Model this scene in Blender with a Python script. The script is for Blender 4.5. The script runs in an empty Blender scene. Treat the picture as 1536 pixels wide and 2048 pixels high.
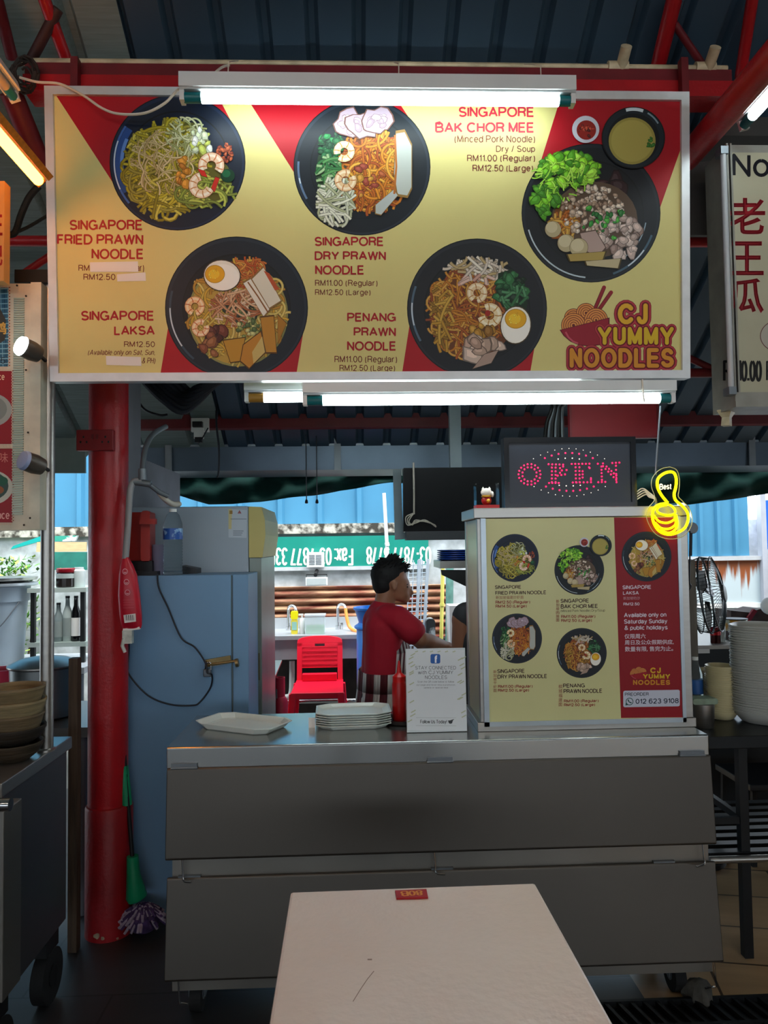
import bpy, bmesh, math, random
from math import pi, sin, cos, radians, tan, sqrt, atan2
from mathutils import Vector, Matrix, Quaternion

# ---------------------------------------------------------------- camera, world, sun, exposure
SC = bpy.context.scene
COL = SC.collection
F, H, YAW, PITCH, ROLL = 1500.0, 1.5, -2.2, 2.5, 0.8
RM = (Matrix.Rotation(radians(YAW), 3, 'Z') @ Matrix.Rotation(pi / 2 + radians(PITCH), 3, 'X')
      @ Matrix.Rotation(-radians(ROLL), 3, 'Z'))
EYE = Vector((0, 0, H))
cd = bpy.data.cameras.new('camera')
cd.sensor_fit = 'VERTICAL'; cd.sensor_height = 36.0; cd.lens = 36.0 * F / 2048.0
cd.clip_start = 0.02; cd.clip_end = 200
cam = bpy.data.objects.new('camera', cd); COL.objects.link(cam)
cam.matrix_world = Matrix.Translation(EYE) @ RM.to_4x4()
SC.camera = cam
w = bpy.data.worlds.new('sky'); SC.world = w; w.use_nodes = True
bg = w.node_tree.nodes['Background']
bg.inputs['Color'].default_value = (0.80, 0.90, 1.0, 1); bg.inputs['Strength'].default_value = 2.8
sl = bpy.data.lights.new('sun', 'SUN'); sl.energy = 2.3; sl.angle = radians(25); sl.color = (1, .96, .9)
so = bpy.data.objects.new('sun', sl); COL.objects.link(so)
so.rotation_euler = (radians(22), radians(14), 0)
SC.view_settings.view_transform = 'Standard'; SC.view_settings.look = 'None'
SC.view_settings.gamma = 1; SC.view_settings.use_curve_mapping = False
SC.view_settings.exposure = 1.15
TUBE = 8.5          # radiance of the lit tubes

# ---------------------------------------------------------------- helpers
def ray(u, v):
    return RM @ Vector(((u - 768) / F, (1024 - v) / F, -1))
def P(u, v, Y):
    d = ray(u, v); return EYE + d * (Y / d.y)
def PZ(u, v, z):
    d = ray(u, v); return EYE + d * ((z - H) / d.z)
def PX(u, v, x):
    d = ray(u, v); return EYE + d * (x / d.x)
def PPL(u, v, p, n):
    d = ray(u, v); return EYE + d * ((p - EYE).dot(n) / d.dot(n))
def lin(h):
    if not isinstance(h, str): return tuple(h)
    h = h.lstrip('#'); r = []
    for i in (0, 2, 4):
        c = int(h[i:i + 2], 16) / 255
        r.append(c / 12.92 if c <= .04045 else ((c + .055) / 1.055) ** 2.4)
    return tuple(r)

MATS = {}
def mat(name, col='#808080', rough=.5, metal=0., var=.12, scale=6., bump=0., stretch=(1, 1, 1), emit=0., alpha=1., trans=0., col2=None, coat=0., rvar=0., spec=.5, ior=1.45, bscale=None, contrast=None):
    if name in MATS: return MATS[name]
    m = bpy.data.materials.new(name); m.use_nodes = True
    nt = m.node_tree; N = nt.nodes; L = nt.links
    b = N['Principled BSDF']; c = lin(col)
    tc = N.new('ShaderNodeTexCoord'); mp = N.new('ShaderNodeMapping'); mp.inputs['Scale'].default_value = stretch
    L.new(tc.outputs['Object'], mp.inputs['Vector'])
    nz = N.new('ShaderNodeTexNoise'); nz.inputs['Scale'].default_value = scale; nz.inputs['Detail'].default_value = 5
    L.new(mp.outputs['Vector'], nz.inputs['Vector'])
    rp = N.new('ShaderNodeValToRGB')
    lo, hi = contrast or (.3, .7)
    rp.color_ramp.elements[0].position = lo; rp.color_ramp.elements[1].position = hi
    if col2: a, d = c, lin(col2)
    else: a = tuple(x * (1 - var) for x in c); d = tuple(min(1, x * (1 + var)) for x in c)
    rp.color_ramp.elements[0].color = (*a, 1); rp.color_ramp.elements[1].color = (*d, 1)
    L.new(nz.outputs['Fac'], rp.inputs['Fac']); L.new(rp.outputs['Color'], b.inputs['Base Color'])
    b.inputs['Roughness'].default_value = rough; b.inputs['Metallic'].default_value = metal
    b.inputs['IOR'].default_value = ior
    b.inputs['Specular IOR Level'].default_value = spec
    if rvar:
        mr = N.new('ShaderNodeMapRange'); mr.inputs['To Min'].default_value = max(.03, rough - rvar); mr.inputs['To Max'].default_value = rough + rvar
        L.new(nz.outputs['Fac'], mr.inputs['Value']); L.new(mr.outputs['Result'], b.inputs['Roughness'])
    if bump:
        n2 = nz
        if bscale:
            n2 = N.new('ShaderNodeTexNoise'); n2.inputs['Scale'].default_value = bscale; L.new(mp.outputs['Vector'], n2.inputs['Vector'])
        bp = N.new('ShaderNodeBump'); bp.inputs['Strength'].default_value = bump; bp.inputs['Distance'].default_value = .01
        L.new(n2.outputs['Fac'], bp.inputs['Height']); L.new(bp.outputs['Normal'], b.inputs['Normal'])
    if emit:
        b.inputs['Emission Color'].default_value = (*c, 1); b.inputs['Emission Strength'].default_value = emit
    if trans: b.inputs['Transmission Weight'].default_value = trans
    if coat: b.inputs['Coat Weight'].default_value = coat
    if alpha < 1: b.inputs['Alpha'].default_value = alpha
    MATS[name] = m; return m

def printmat(name, rough=.35, coat=.0):
    """ink on a printed panel: the colour of every printed shape is stored on the mesh"""
    if name in MATS: return MATS[name]
    m = bpy.data.materials.new(name); m.use_nodes = True; nt = m.node_tree
    b = nt.nodes['Principled BSDF']; at = nt.nodes.new('ShaderNodeAttribute'); at.attribute_name = 'Col'
    nt.links.new(at.outputs['Color'], b.inputs['Base Color']); b.inputs['Roughness'].default_value = rough
    b.inputs['Coat Weight'].default_value = coat; b.inputs['Specular IOR Level'].default_value = .28
    MATS[name] = m; return m

def wm(o):
    m = o.matrix_basis.copy()
    while o.parent: o = o.parent; m = o.matrix_basis @ m
    return m

def tag(o, label=None, cat=None, group=None, kind=None):
    if label: o['label'] = label
    if cat: o['category'] = cat
    if group: o['group'] = group
    if kind: o['kind'] = kind
    return o

def thing(name, label, cat, loc=(0, 0, 0), rz=0, group=None):
    o = bpy.data.objects.new(name, None); COL.objects.link(o); o.location = loc; o.rotation_euler = (0, 0, rz)
    o.empty_display_size = .05
    return tag(o, label, cat, group)

class MB:
    def __init__(s): s.v = []; s.f = []; s.m = []; s.sm = []; s.c = []; s.cm = 0; s.cc = None; s.cs = True; s.T = None
    def av(s, pts):
        i = len(s.v)
        for p in pts:
            p = Vector(p); s.v.append(s.T @ p if s.T else p)
        return i
    def af(s, idx, smooth=None):
        s.f.append(tuple(idx)); s.m.append(s.cm); s.sm.append(s.cs if smooth is None else smooth); s.c.append(s.cc)
    def poly(s, pts, smooth=False):
        i = s.av(pts); s.af(range(i, i + len(pts)), smooth); return s
    def box(s, x0, x1, y0, y1, z0, z1):
        i = s.av([(x0, y0, z0), (x1, y0, z0), (x1, y1, z0), (x0, y1, z0), (x0, y0, z1), (x1, y0, z1), (x1, y1, z1), (x0, y1, z1)])
        for q in ((0, 3, 2, 1), (4, 5, 6, 7), (0, 1, 5, 4), (1, 2, 6, 5), (2, 3, 7, 6), (3, 0, 4, 7)): s.af([i + k for k in q], False)
        return s
    def cbox(s, c, sz): return s.box(c[0] - sz[0] / 2, c[0] + sz[0] / 2, c[1] - sz[1] / 2, c[1] + sz[1] / 2, c[2] - sz[2] / 2, c[2] + sz[2] / 2)
    def rbox(s, x0, x1, y0, y1, z0, z1, r=.01, n=3):
        """box with rounded vertical edges (in x/z outline), extruded along y"""
        pts = rrect(x0, x1, z0, z1, r, n)
        return s.prism([(p[0], y0, p[1]) for p in pts], (0, y1 - y0, 0))
    def prism(s, pts, ext, smooth=False):
        n = len(pts); e = Vector(ext); a = s.av(pts); b = s.av([Vector(p) + e for p in pts])
        s.af([a + k for k in range(n)], False); s.af([b + n - 1 - k for k in range(n)], False)
        for k in range(n): s.af((a + (k + 1) % n, a + k, b + k, b + (k + 1) % n), smooth)
        return s
    def beam(s, p, q, wd, ht, up=(0, 0, 1)):
        p, q = Vector(p), Vector(q); d = (q - p).normalized(); sd = d.cross(Vector(up)).normalized(); u = sd.cross(d)
        a = [p + sd * x * wd / 2 + u * y * ht / 2 for x, y in ((-1, -1), (1, -1), (1, 1), (-1, 1))]
        return s.prism(a, q - p)
    def tube(s, path, r, n=10, caps=True, closed=False):
        path = [Vector(p) for p in path]; m = len(path)
        rr = r if isinstance(r, (list, tuple)) else [r] * m
        prev = None; rings = []
        for k in range(m):
            if closed: t = path[(k + 1) % m] - path[k - 1]
            else: t = path[min(k + 1, m - 1)] - path[max(k - 1, 0)]
            t = t.normalized() if t.length else Vector((0, 0, 1))
            if prev is None:
                a = Vector((0, 0, 1)) if abs(t.z) < .9 else Vector((1, 0, 0)); nrm = (a - t * a.dot(t)).normalized()
            else:
                nrm = prev - t * prev.dot(t); nrm = nrm.normalized() if nrm.length > 1e-6 else t.orthogonal().normalized()
            prev = nrm; bn = t.cross(nrm)
            rings.append(s.av([path[k] + (nrm * cos(2 * pi * j / n) + bn * sin(2 * pi * j / n)) * rr[k] for j in range(n)]))
        for k in range(m if closed else m - 1):
            a, b = rings[k], rings[(k + 1) % m]
            for j in range(n): s.af((a + j, a + (j + 1) % n, b + (j + 1) % n, b + j), True)
        if caps and not closed:
            s.af([rings[0] + n - 1 - j for j in range(n)], False); s.af([rings[-1] + j for j in range(n)], False)
        return s
    def cyl(s, p, q, r, r2=None, n=20): return s.tube([p, q], [r, r if r2 is None else r2], n)
    def lathe(s, c, prof, n=28, axis='Z', sx=1, sy=1, wob=None):
        """prof: list of (radius, height)"""
        rings = []
        for r, h in prof:
            pts = []
            for j in range(n):
                a = 2 * pi * j / n; k = wob(a) if wob else 1
                x, y = r * k * cos(a) * sx, r * k * sin(a) * sy
                pts.append((c[0] + x, c[1] + y, c[2] + h) if axis == 'Z' else ((c[0] + x, c[1] + h, c[2] + y) if axis == 'Y' else (c[0] + h, c[1] + x, c[2] + y)))
            rings.append(s.av(pts))
        fl = axis == 'Y'
        for a, b in zip(rings, rings[1:]):
            for j in range(n):
                q = (a + j, a + (j + 1) % n, b + (j + 1) % n, b + j); s.af(q[::-1] if fl else q, True)
        for ri, k in ((rings[0], 0), (rings[-1], -1)):
            if prof[k][0] > 1e-5:
                q = [ri + j for j in range(n)]; s.af(q[::-1] if (k == 0) != fl else q, False)
        return s
    def ball(s, c, r, n=16, sc=(1, 1, 1), R=None):
        m = n // 2; rings = []
        for i in range(m + 1):
            th = pi * i / m; pts = []
            for j in range(n):
                a = 2 * pi * j / n
                p = Vector((sin(th) * cos(a) * r * sc[0], sin(th) * sin(a) * r * sc[1], cos(th) * r * sc[2]))
                pts.append(Vector(c) + (R @ p if R else p))
            rings.append(s.av(pts))
        for a, b in zip(rings, rings[1:]):
            for j in range(n): s.af((a + j, b + j, b + (j + 1) % n, a + (j + 1) % n), True)
        return s
    def limb(s, pts, radii, n=12):
        """capsule chain for organic shapes"""
        for p, r in zip(pts, radii): s.ball(p, r, n)
        return s.tube(pts, radii, n)
    def build(s, name, mats, parent=None, label=None, cat=None, group=None, kind=None, origin=True, angle=40, bevel=0, world=True):
        if not isinstance(mats, (list, tuple)): mats = [mats]
        me = bpy.data.meshes.new(name)
        v = s.v; loc = Vector((0, 0, 0))
        if parent is not None:
            if world:
                M = wm(parent).inverted(); v = [M @ p for p in v]
        elif origin and v:
            xs = [p.x for p in v]; ys = [p.y for p in v]; zs = [p.z for p in v]
            loc = Vector(((min(xs) + max(xs)) / 2, (min(ys) + max(ys)) / 2, min(zs))); v = [p - loc for p in v]
        me.from_pydata([tuple(p) for p in v], [], s.f)
        for m in mats: me.materials.append(m)
        me.polygons.foreach_set('material_index', s.m); me.polygons.foreach_set('use_smooth', s.sm)
        if any(c is not None for c in s.c):
            ca = me.color_attributes.new('Col', 'FLOAT_COLOR', 'CORNER'); data = []
            for p, c in zip(me.polygons, s.c): data += [*(c or (1, 1, 1)), 1.0] * p.loop_total
            ca.data.foreach_set('color', data)
        me.validate(); me.update()
        if any(s.sm): me.set_sharp_from_angle(angle=radians(angle))
        o = bpy.data.objects.new(name, me); COL.objects.link(o); o.location = loc
        if parent is not None: o.parent = parent
        if bevel:
            b = o.modifiers.new('edge', 'BEVEL'); b.width = bevel; b.segments = 2; b.limit_method = 'ANGLE'
        return tag(o, label, cat, group, kind)

def rrect(x0, x1, z0, z1, r, n=4):
    o = []
    for cx, cz, a0 in ((x1 - r, z0 + r, -90), (x1 - r, z1 - r, 0), (x0 + r, z1 - r, 90), (x0 + r, z0 + r, 180)):
        for k in range(n + 1):
            a = radians(a0 + 90 * k / n); o.append((cx + r * cos(a), cz + r * sin(a)))
    return o
def copy_tree(o, parent=None):
    c = o.copy(); COL.objects.link(c)
    if parent is not None: c.parent = parent
    for ch in [x for x in COL.objects if x.parent == o]: copy_tree(ch, c)
    return c
def smooth(pts, k=6):
    """Catmull-Rom through points"""
    pts = [Vector(p) for p in pts]; o = []
    for i in range(len(pts) - 1):
        a, b, c, d = pts[max(i - 1, 0)], pts[i], pts[i + 1], pts[min(i + 2, len(pts) - 1)]
        for j in range(k):
            t = j / k
            o.append(.5 * (2 * b + (c - a) * t + (2 * a - 5 * b + 4 * c - d) * t * t + (3 * b - a - 3 * c + d) * t ** 3))
    o.append(pts[-1]); return o

# ---------------------------------------------------------------- flat print: shapes in photo coordinates laid on a real panel
# hand-drawn sans lettering: every glyph is (width, strokes), capital height 1
def ar(cx, cy, rx, ry, a0, a1, n=9): return [(cx + rx * cos(radians(a0 + (a1 - a0) * k / n)), cy + ry * sin(radians(a0 + (a1 - a0) * k / n))) for k in range(n + 1)]
def el(cx, cy, rx, ry): return ar(cx, cy, rx, ry, 90, 450, 20)
_S = ar(.32, .745, .28, .255, 22, 270) + ar(.32, .25, .31, .24, 90, -160)[1:]
_a = [(.45, .42), (.2, .40)] + ar(.19, .2, .19, .2, 90, 290)[1:] + [(.45, .2)]
_n = [(0, .44)] + ar(.22, .46, .22, .27, 180, 0) + [(.44, 0)]
FONT = {
 'A': (.72, [(0, 0), (.36, 1), (.72, 0)], [(.13, .33), (.59, .33)]),
 'B': (.64, [(0, 0), (0, 1), (.35, 1)] + ar(.35, .765, .24, .235, 90, -90) + [(0, .53)], [(.1, .53), (.38, .53)] + ar(.38, .265, .26, .265, 90, -90)[1:] + [(0, 0)]),
 'C': (.72, ar(.38, .5, .38, .5, 42, 318, 14)), 'D': (.68, [(0, .5), (0, 1), (.28, 1)] + ar(.28, .5, .4, .5, 90, -90, 12)[1:] + [(0, 0), (0, .5)]),
 'E': (.56, [(.54, 1), (0, 1), (0, 0), (.56, 0)], [(0, .52), (.5, .52)]), 'F': (.5, [(.5, 1), (0, 1), (0, 0)], [(0, .5), (.44, .5)]),
 'G': (.75, ar(.38, .5, .38, .5, 42, 325, 14) + [(.74, .46), (.42, .46)], [(.74, .46), (.74, 0)]), 'H': (.58, [(0, 0), (0, 1)], [(.58, 0), (.58, 1)], [(0, .52), (.58, .52)]),
 'I': (0, [(0, 0), (0, 1)]), 'J': (.42, [(.42, 1), (.42, .28)] + ar(.22, .26, .2, .26, 0, -170)[1:]), 'K': (.62, [(0, 0), (0, 1)], [(.58, 1), (0, .36)], [(.2, .58), (.62, 0)]),
 'L': (.5, [(0, 1), (0, 0), (.5, 0)]), 'M': (.70, [(0, 0), (0, 1), (.35, .06), (.70, 1), (.70, 0)]), 'N': (.58, [(0, 0), (0, 1), (.58, 0), (.58, 1)]),
 'O': (.8, el(.4, .5, .4, .5)), 'P': (.6, [(0, 0), (0, 1), (.34, 1)] + ar(.34, .73, .26, .27, 90, -90)[1:] + [(0, .46)]), 'Q': (.8, el(.4, .5, .4, .5), [(.5, .25), (.8, -.04)]),
 'R': (.62, [(0, 0), (0, 1), (.36, 1)] + ar(.36, .75, .25, .25, 90, -90)[1:] + [(0, .5)], [(.34, .5), (.5, .44), (.56, .3), (.58, .08), (.62, 0)]),
 'S': (.63, _S), 'T': (.62, [(0, 1), (.62, 1)], [(.31, 1), (.31, 0)]), 'U': (.58, [(0, 1), (0, .3)] + ar(.29, .29, .29, .29, 180, 360)[1:] + [(.58, 1)]),
 'V': (.66, [(0, 1), (.33, 0), (.66, 1)]), 'W': (.94, [(0, 1), (.235, 0), (.47, 1), (.705, 0), (.94, 1)]), 'X': (.64, [(0, 0), (.62, 1)], [(0, 1), (.64, 0)]), 'Y': (.66, [(0, 1), (.33, .43), (.33, 0)], [(.66, 1), (.33, .43)]),
 'a': (.49, [(.03, .54)] + ar(.24, .53, .21, .2, 160, 0)[1:] + [(.45, .1), (.5, .0)], _a), 'b': (.5, [(0, 0), (0, 1)], el(.25, .365, .25, .365)), 'c': (.48, ar(.25, .365, .25, .365, 45, 315)),
 'd': (.5, [(.5, 0), (.5, 1)], el(.25, .365, .25, .365)), 'e': (.5, [(0, .37), (.5, .37)] + ar(.25, .365, .25, .365, 3, 318, 12)[1:]), 'f': (.28, [(.12, 0), (.12, .8)] + ar(.27, .8, .15, .2, 180, 80)[1:], [(0, .7), (.28, .7)]),
 'g': (.5, el(.25, .365, .25, .365), [(.5, .73), (.5, -.06)] + ar(.25, -.07, .25, .2, 0, -160)[1:]), 'h': (.44, [(0, 0), (0, 1)], _n), 'i': (0, [(0, 0), (0, .72)], [(0, .90), (0, 1)]), 'k': (.44, [(0, 0), (0, 1)], [(.42, .73), (0, .27)], [(.16, .44), (.45, 0)]),
 'l': (0, [(0, 0), (0, 1)]), 'm': (.74, [(0, 0), (0, .73)], [(0, .46)] + ar(.185, .5, .185, .23, 180, 0) + [(.37, 0)], [(.37, .46)] + ar(.555, .5, .185, .23, 180, 0) + [(.74, 0)]), 'n': (.44, [(0, 0), (0, .73)], _n),
 'o': (.52, el(.26, .365, .26, .365)), 'p': (.5, [(0, -.28), (0, .73)], el(.25, .365, .25, .365)), 'r': (.27, [(0, 0), (0, .73)], [(0, .42)] + ar(.24, .42, .24, .31, 180, 84)), 's': (.45, [(x * .72, y * .73) for x, y in _S]),
 't': (.27, [(.12, .94), (.12, .17)] + ar(.25, .15, .13, .15, 180, 285)[1:], [(0, .71), (.27, .71)]), 'u': (.44, [(0, .73), (0, .26)] + ar(.22, .26, .22, .26, 180, 360)[1:], [(.44, .73), (.44, 0)]), 'v': (.46, [(0, .73), (.23, 0), (.46, .73)]),
 'w': (.7, [(0, .73), (.17, 0), (.35, .73), (.53, 0), (.7, .73)]), 'x': (.44, [(0, 0), (.44, .73)], [(0, .73), (.44, 0)]), 'y': (.48, [(0, .73), (.25, .02)], [(.48, .73), (.2, -.18), (.1, -.27), (0, -.26)]),
 '0': (.54, el(.27, .5, .27, .5)), '1': (.24, [(.02, .76), (.14, .82), (.24, 1), (.24, 0)]), '2': (.55, ar(.27, .72, .26, .28, 170, -32) + [(.02, 0), (.55, 0)]), '3': (.53, ar(.26, .76, .23, .24, 155, -90), ar(.26, .26, .27, .26, 90, -158)),
 '4': (.56, [(.42, 0), (.42, 1), (0, .3), (.56, .3)]), '5': (.53, [(.5, 1), (.1, 1), (.05, .5)] + ar(.26, .32, .27, .32, 130, -158)[1:]), '6': (.54, ar(.29, .62, .29, .38, 35, 180) + [(0, .32)], el(.27, .31, .27, .31)), '7': (.55, [(0, 1), (.55, 1), (.2, 0)]),
 '8': (.54, el(.27, .765, .225, .235), el(.27, .265, .27, .265)), '9': (.54, ar(.25, .38, .29, .38, 215, 360) + [(.54, .68)], el(.27, .69, .27, .31)),
 '(': (.2, ar(.3, .36, .28, .68, 130, 230)), ')': (.2, ar(-.1, .36, .28, .68, 50, -50)), '&': (.68, [(.66, 0), (.16, .66)] + ar(.29, .80, .16, .2, 215, -35)[1:] + [(.12, .44)] + ar(.25, .22, .25, .22, 130, 310)[1:] + [(.62, .44)]),
 '/': (.3, [(0, -.05), (.3, 1.05)]), '.': (.06, [(.03, 0), (.03, .13)]), ',': (.05, [(.05, .08), (.05, 0), (0, -.12)]), '!': (0, [(0, .28), (0, 1)], [(0, 0), (0, .09)]), ':': (0, [(0, 0), (0, .1)], [(0, .55), (0, .65)]), '-': (.28, [(0, .38), (.28, .38)])}
def strokes(txt, shear=0., sp=1.):
    x, o = 0., []
    for c in txt:
        if c == ' ': x += .34; continue
        g = FONT[c]; o += [[(px + x + shear * py, py) for px, py in q] for q in g[1:]]; x += g[0] + .225 * sp
    return o
_TX = {}
def glyphs(txt):
    """Chinese characters as filled flat shapes"""
    if txt in _TX: return _TX[txt]
    cu = bpy.data.curves.new('lettering', 'FONT'); cu.body = txt; cu.size = 1; cu.resolution_u = 3
    o = bpy.data.objects.new('lettering', cu); COL.objects.link(o)
    dg = bpy.context.evaluated_depsgraph_get(); dg.update(); ev = o.evaluated_get(dg); cons = []
    for s_ in ev.to_curve(dg).splines:
        bp = s_.bezier_points; q = []
        for i in range(len(bp)):
            a, b = bp[i], bp[(i + 1) % len(bp)]
            for j in range(3):
                t = j / 3; u = 1 - t; p = u ** 3 * a.co + 3 * u * u * t * a.handle_right + 3 * u * t * t * b.handle_left + t ** 3 * b.co; q.append((p.x, p.y))
        cons.append(q)
    me = bpy.data.meshes.new_from_object(ev)
    vs = [(p.co.x, p.co.y) for p in me.vertices]; fs = [tuple(p.vertices) for p in me.polygons]
    bpy.data.objects.remove(o); bpy.data.curves.remove(cu); bpy.data.meshes.remove(me)
    _TX[txt] = (vs, fs, cons); return _TX[txt]

class Art(MB):
    def __init__(s, mp, nrm, step=1.2e-5):
        super().__init__(); s.mp = mp; s.n = Vector(nrm); s.k = 1; s.step = step; s.cs = False
    def pt(s, p): return s.mp(p[0], p[1]) + s.n * (s.k * s.step)
    def pg(s, pts, col):
        s.cc = lin(col); i = s.av([s.pt(p) for p in pts]); s.af(range(i + len(pts) - 1, i - 1, -1), False); s.k += 1
    def rect(s, u0, v0, u1, v1, col): s.pg([(u0, v0), (u1, v0), (u1, v1), (u0, v1)], col)
    def ell(s, cx, cy, rx, ry, col, rot=0, n=28):
        c, d = cos(rot), sin(rot)
        s.pg([(cx + rx * cos(a) * c - ry * sin(a) * d, cy + rx * cos(a) * d + ry * sin(a) * c) for a in (2 * pi * k / n for k in range(n))], col)
    def stroke(s, pts, wd, col, closed=False):
        s.cc = lin(col); m = len(pts); idx = []
        def nrm(a, b):
            dx, dy = b[0] - a[0], b[1] - a[1]; l = sqrt(dx * dx + dy * dy) or 1e-9; return -dy / l, dx / l
        for k in range(m):
            a = pts[k - 1] if (k or closed) else None; b = pts[(k + 1) % m] if (k < m - 1 or closed) else None
            if a is None: nx, ny = nrm(pts[k], b)
            elif b is None: nx, ny = nrm(a, pts[k])
            else:
                p, q = nrm(a, pts[k]), nrm(pts[k], b); nx, ny = p[0] + q[0], p[1] + q[1]; d = (nx * nx + ny * ny) / 2
                g = 1 / max(d, .42) if d > 1e-6 else 1; nx, ny = nx * g, ny * g
            nx, ny = nx * wd / 2, ny * wd / 2
            idx.append(s.av([s.pt((pts[k][0] + nx, pts[k][1] + ny)), s.pt((pts[k][0] - nx, pts[k][1] - ny))]))
        for k in range(m if closed else m - 1):
            a, b = idx[k], idx[(k + 1) % m]; s.af((a, a + 1, b + 1, b), False)
        s.k += 1
    def arc(s, cx, cy, rx, ry, a0, a1, wd, col, n=14):
        s.stroke([(cx + rx * cos(radians(a0 + (a1 - a0) * k / n)), cy + ry * sin(radians(a0 + (a1 - a0) * k / n))) for k in range(n + 1)], wd, col)
    def text(s, txt, u0, v0, u1, v1, col, off=0., shear=0., slope=0., sp=1., wt=None, inset=None):
        """fit the lettering into the given box; off or wt set the weight, slope tilts the line"""
        if all(c == ' ' or c in FONT for c in txt):
            st = strokes(txt, shear, sp); wt = wt or .115 + 4 * off; fs = None
            pts = [p for q in st for p in q]
        else: pts, fs, st = glyphs(txt)
        if not pts: return
        xs = [p[0] for p in pts]; ys = [p[1] for p in pts]; x0, x1, y0, y1 = min(xs), max(xs), min(ys), max(ys)
        if fs is None:
            h = (inset or wt) / 2; x0 -= h; x1 += h
            if shear == 0: y0 -= h * .8; y1 += h * .8
        kx = (u1 - u0) / ((x1 - x0) or 1); ky = (v1 - v0) / ((y1 - y0) or 1)
        f = lambda x, y: (u0 + (x - x0) * kx, v1 - (y - y0) * ky + slope * (x - x0) * kx)
        s.cc = lin(col); k = s.k
        if fs is None:
            wd = wt * (abs(kx) + abs(ky)) / 2
            for q in st:
                q = [f(x, y) for x, y in q]; part = [q[0]]
                for i in range(1, len(q)):          # break the ribbon at sharp corners and round the joint
                    part.append(q[i])
                    if i < len(q) - 1:
                        ax, ay, bx, by = q[i][0] - q[i - 1][0], q[i][1] - q[i - 1][1], q[i + 1][0] - q[i][0], q[i + 1][1] - q[i][1]
                        if ax * bx + ay * by < .55 * sqrt((ax * ax + ay * ay) * (bx * bx + by * by)):
                            s.stroke(part, wd, col); s.k -= .8; s.ell(q[i][0], q[i][1], wd / 2, wd / 2, col, n=10); s.k -= .8; part = [q[i]]
                if len(part) > 1: s.stroke(part, wd, col); s.k -= .8
                if wt > .26:
                    for p in q: s.ell(p[0], p[1], wd / 2, wd / 2, col, n=12); s.k -= .85
        else:
            i = s.av([s.pt(f(x, y)) for x, y in pts])
            for q in fs: s.af([i + j for j in q], False)
            if off:
                for q in st: s.stroke([f(x, y) for x, y in q], off * (abs(kx) + abs(ky)), col, closed=True); s.k -= .8
        s.k += 1.5

# ---------------------------------------------------------------- materials used in many places
M_RED = mat('red_paint', '#a3131b', .38, var=.12, scale=9, bump=.15, bscale=90)
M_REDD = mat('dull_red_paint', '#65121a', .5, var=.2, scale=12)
M_STEEL = mat('stainless', '#a7a49e', .34, .92, var=.08, scale=3, stretch=(1, 1, 14), rvar=.09)
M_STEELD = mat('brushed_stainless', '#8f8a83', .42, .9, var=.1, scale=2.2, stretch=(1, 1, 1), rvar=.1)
M_CHROME = mat('chrome', '#c8c8c8', .16, 1., var=.03)
M_BLACK = mat('black_plastic', '#0c0d10', .4, var=.3)
M_DARK = mat('dark_iron', '#1a1b1c', .5, .3, var=.3)
M_RUBBER = mat('rubber', '#0e0e0e', .75, var=.3)
M_WHITE = mat('white_plastic', '#d9dad6', .4, var=.05)
M_PVC = mat('old_pvc', '#b9a98a', .5, var=.3, scale=14)
M_ALU = mat('sign_aluminium', '#c9cbcc', .4, .35, var=.06, scale=20)
M_GREYW = mat('galvanised', '#6f767c', .45, .45, var=.12, scale=5)
M_CABLE = mat('white_cable', '#cfc6b6', .5, var=.08)
M_BCABLE = mat('dark_cable', '#0e1420', .5, var=.2)
M_TUBE = mat('lit_tube', '#eafcff', .3, var=0, emit=TUBE)
M_TUBEY = mat('lit_warm_tube', '#ff9526', .3, var=0, emit=TUBE * 1.6)
M_TEAL = mat('tube_end', '#0a6a70', .4, var=.05)
M_PAPER = mat('paper', '#e4e2dc', .7, var=.03)
M_GLASS = mat('clear_plastic', '#eef4f6', .06, var=0, trans=1., ior=1.3)

def tilemat(name, a, b, grout, size, mortar=.006, off=.5, rough=.35, ratio=1., rot=0., var=.3):
    m = bpy.data.materials.new(name); m.use_nodes = True; nt = m.node_tree; N = nt.nodes; L = nt.links; p = N['Principled BSDF']
    tc = N.new('ShaderNodeTexCoord'); mp = N.new('ShaderNodeMapping'); mp.inputs['Rotation'].default_value = (0, 0, rot); L.new(tc.outputs['Object'], mp.inputs['Vector'])
    br = N.new('ShaderNodeTexBrick'); br.offset = off; br.inputs['Scale'].default_value = 1; br.inputs['Brick Width'].default_value = size; br.inputs['Row Height'].default_value = size * ratio
    br.inputs['Mortar Size'].default_value = mortar; br.inputs['Color1'].default_value = (*lin(a), 1); br.inputs['Color2'].default_value = (*lin(b), 1); br.inputs['Mortar'].default_value = (*lin(grout), 1)
    L.new(mp.outputs['Vector'], br.inputs['Vector'])
    nz = N.new('ShaderNodeTexNoise'); nz.inputs['Scale'].default_value = 3; nz.inputs['Detail'].default_value = 8; m2 = N.new('ShaderNodeMapping'); m2.inputs['Scale'].default_value = (1, 6, 1)
    L.new(mp.outputs['Vector'], m2.inputs['Vector']); L.new(m2.outputs['Vector'], nz.inputs['Vector'])
    mx = N.new('ShaderNodeMix'); mx.data_type = 'RGBA'; mx.blend_type = 'MULTIPLY'; mx.inputs[0].default_value = 1
    mr = N.new('ShaderNodeMapRange'); mr.inputs['To Min'].default_value = 1 - var; mr.inputs['To Max'].default_value = 1 + var; L.new(nz.outputs['Fac'], mr.inputs['Value'])
    L.new(br.outputs['Color'], mx.inputs[6]); L.new(mr.outputs['Result'], mx.inputs[7]); L.new(mx.outputs[2], p.inputs['Base Color'])
    p.inputs['Roughness'].default_value = rough; return m

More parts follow.
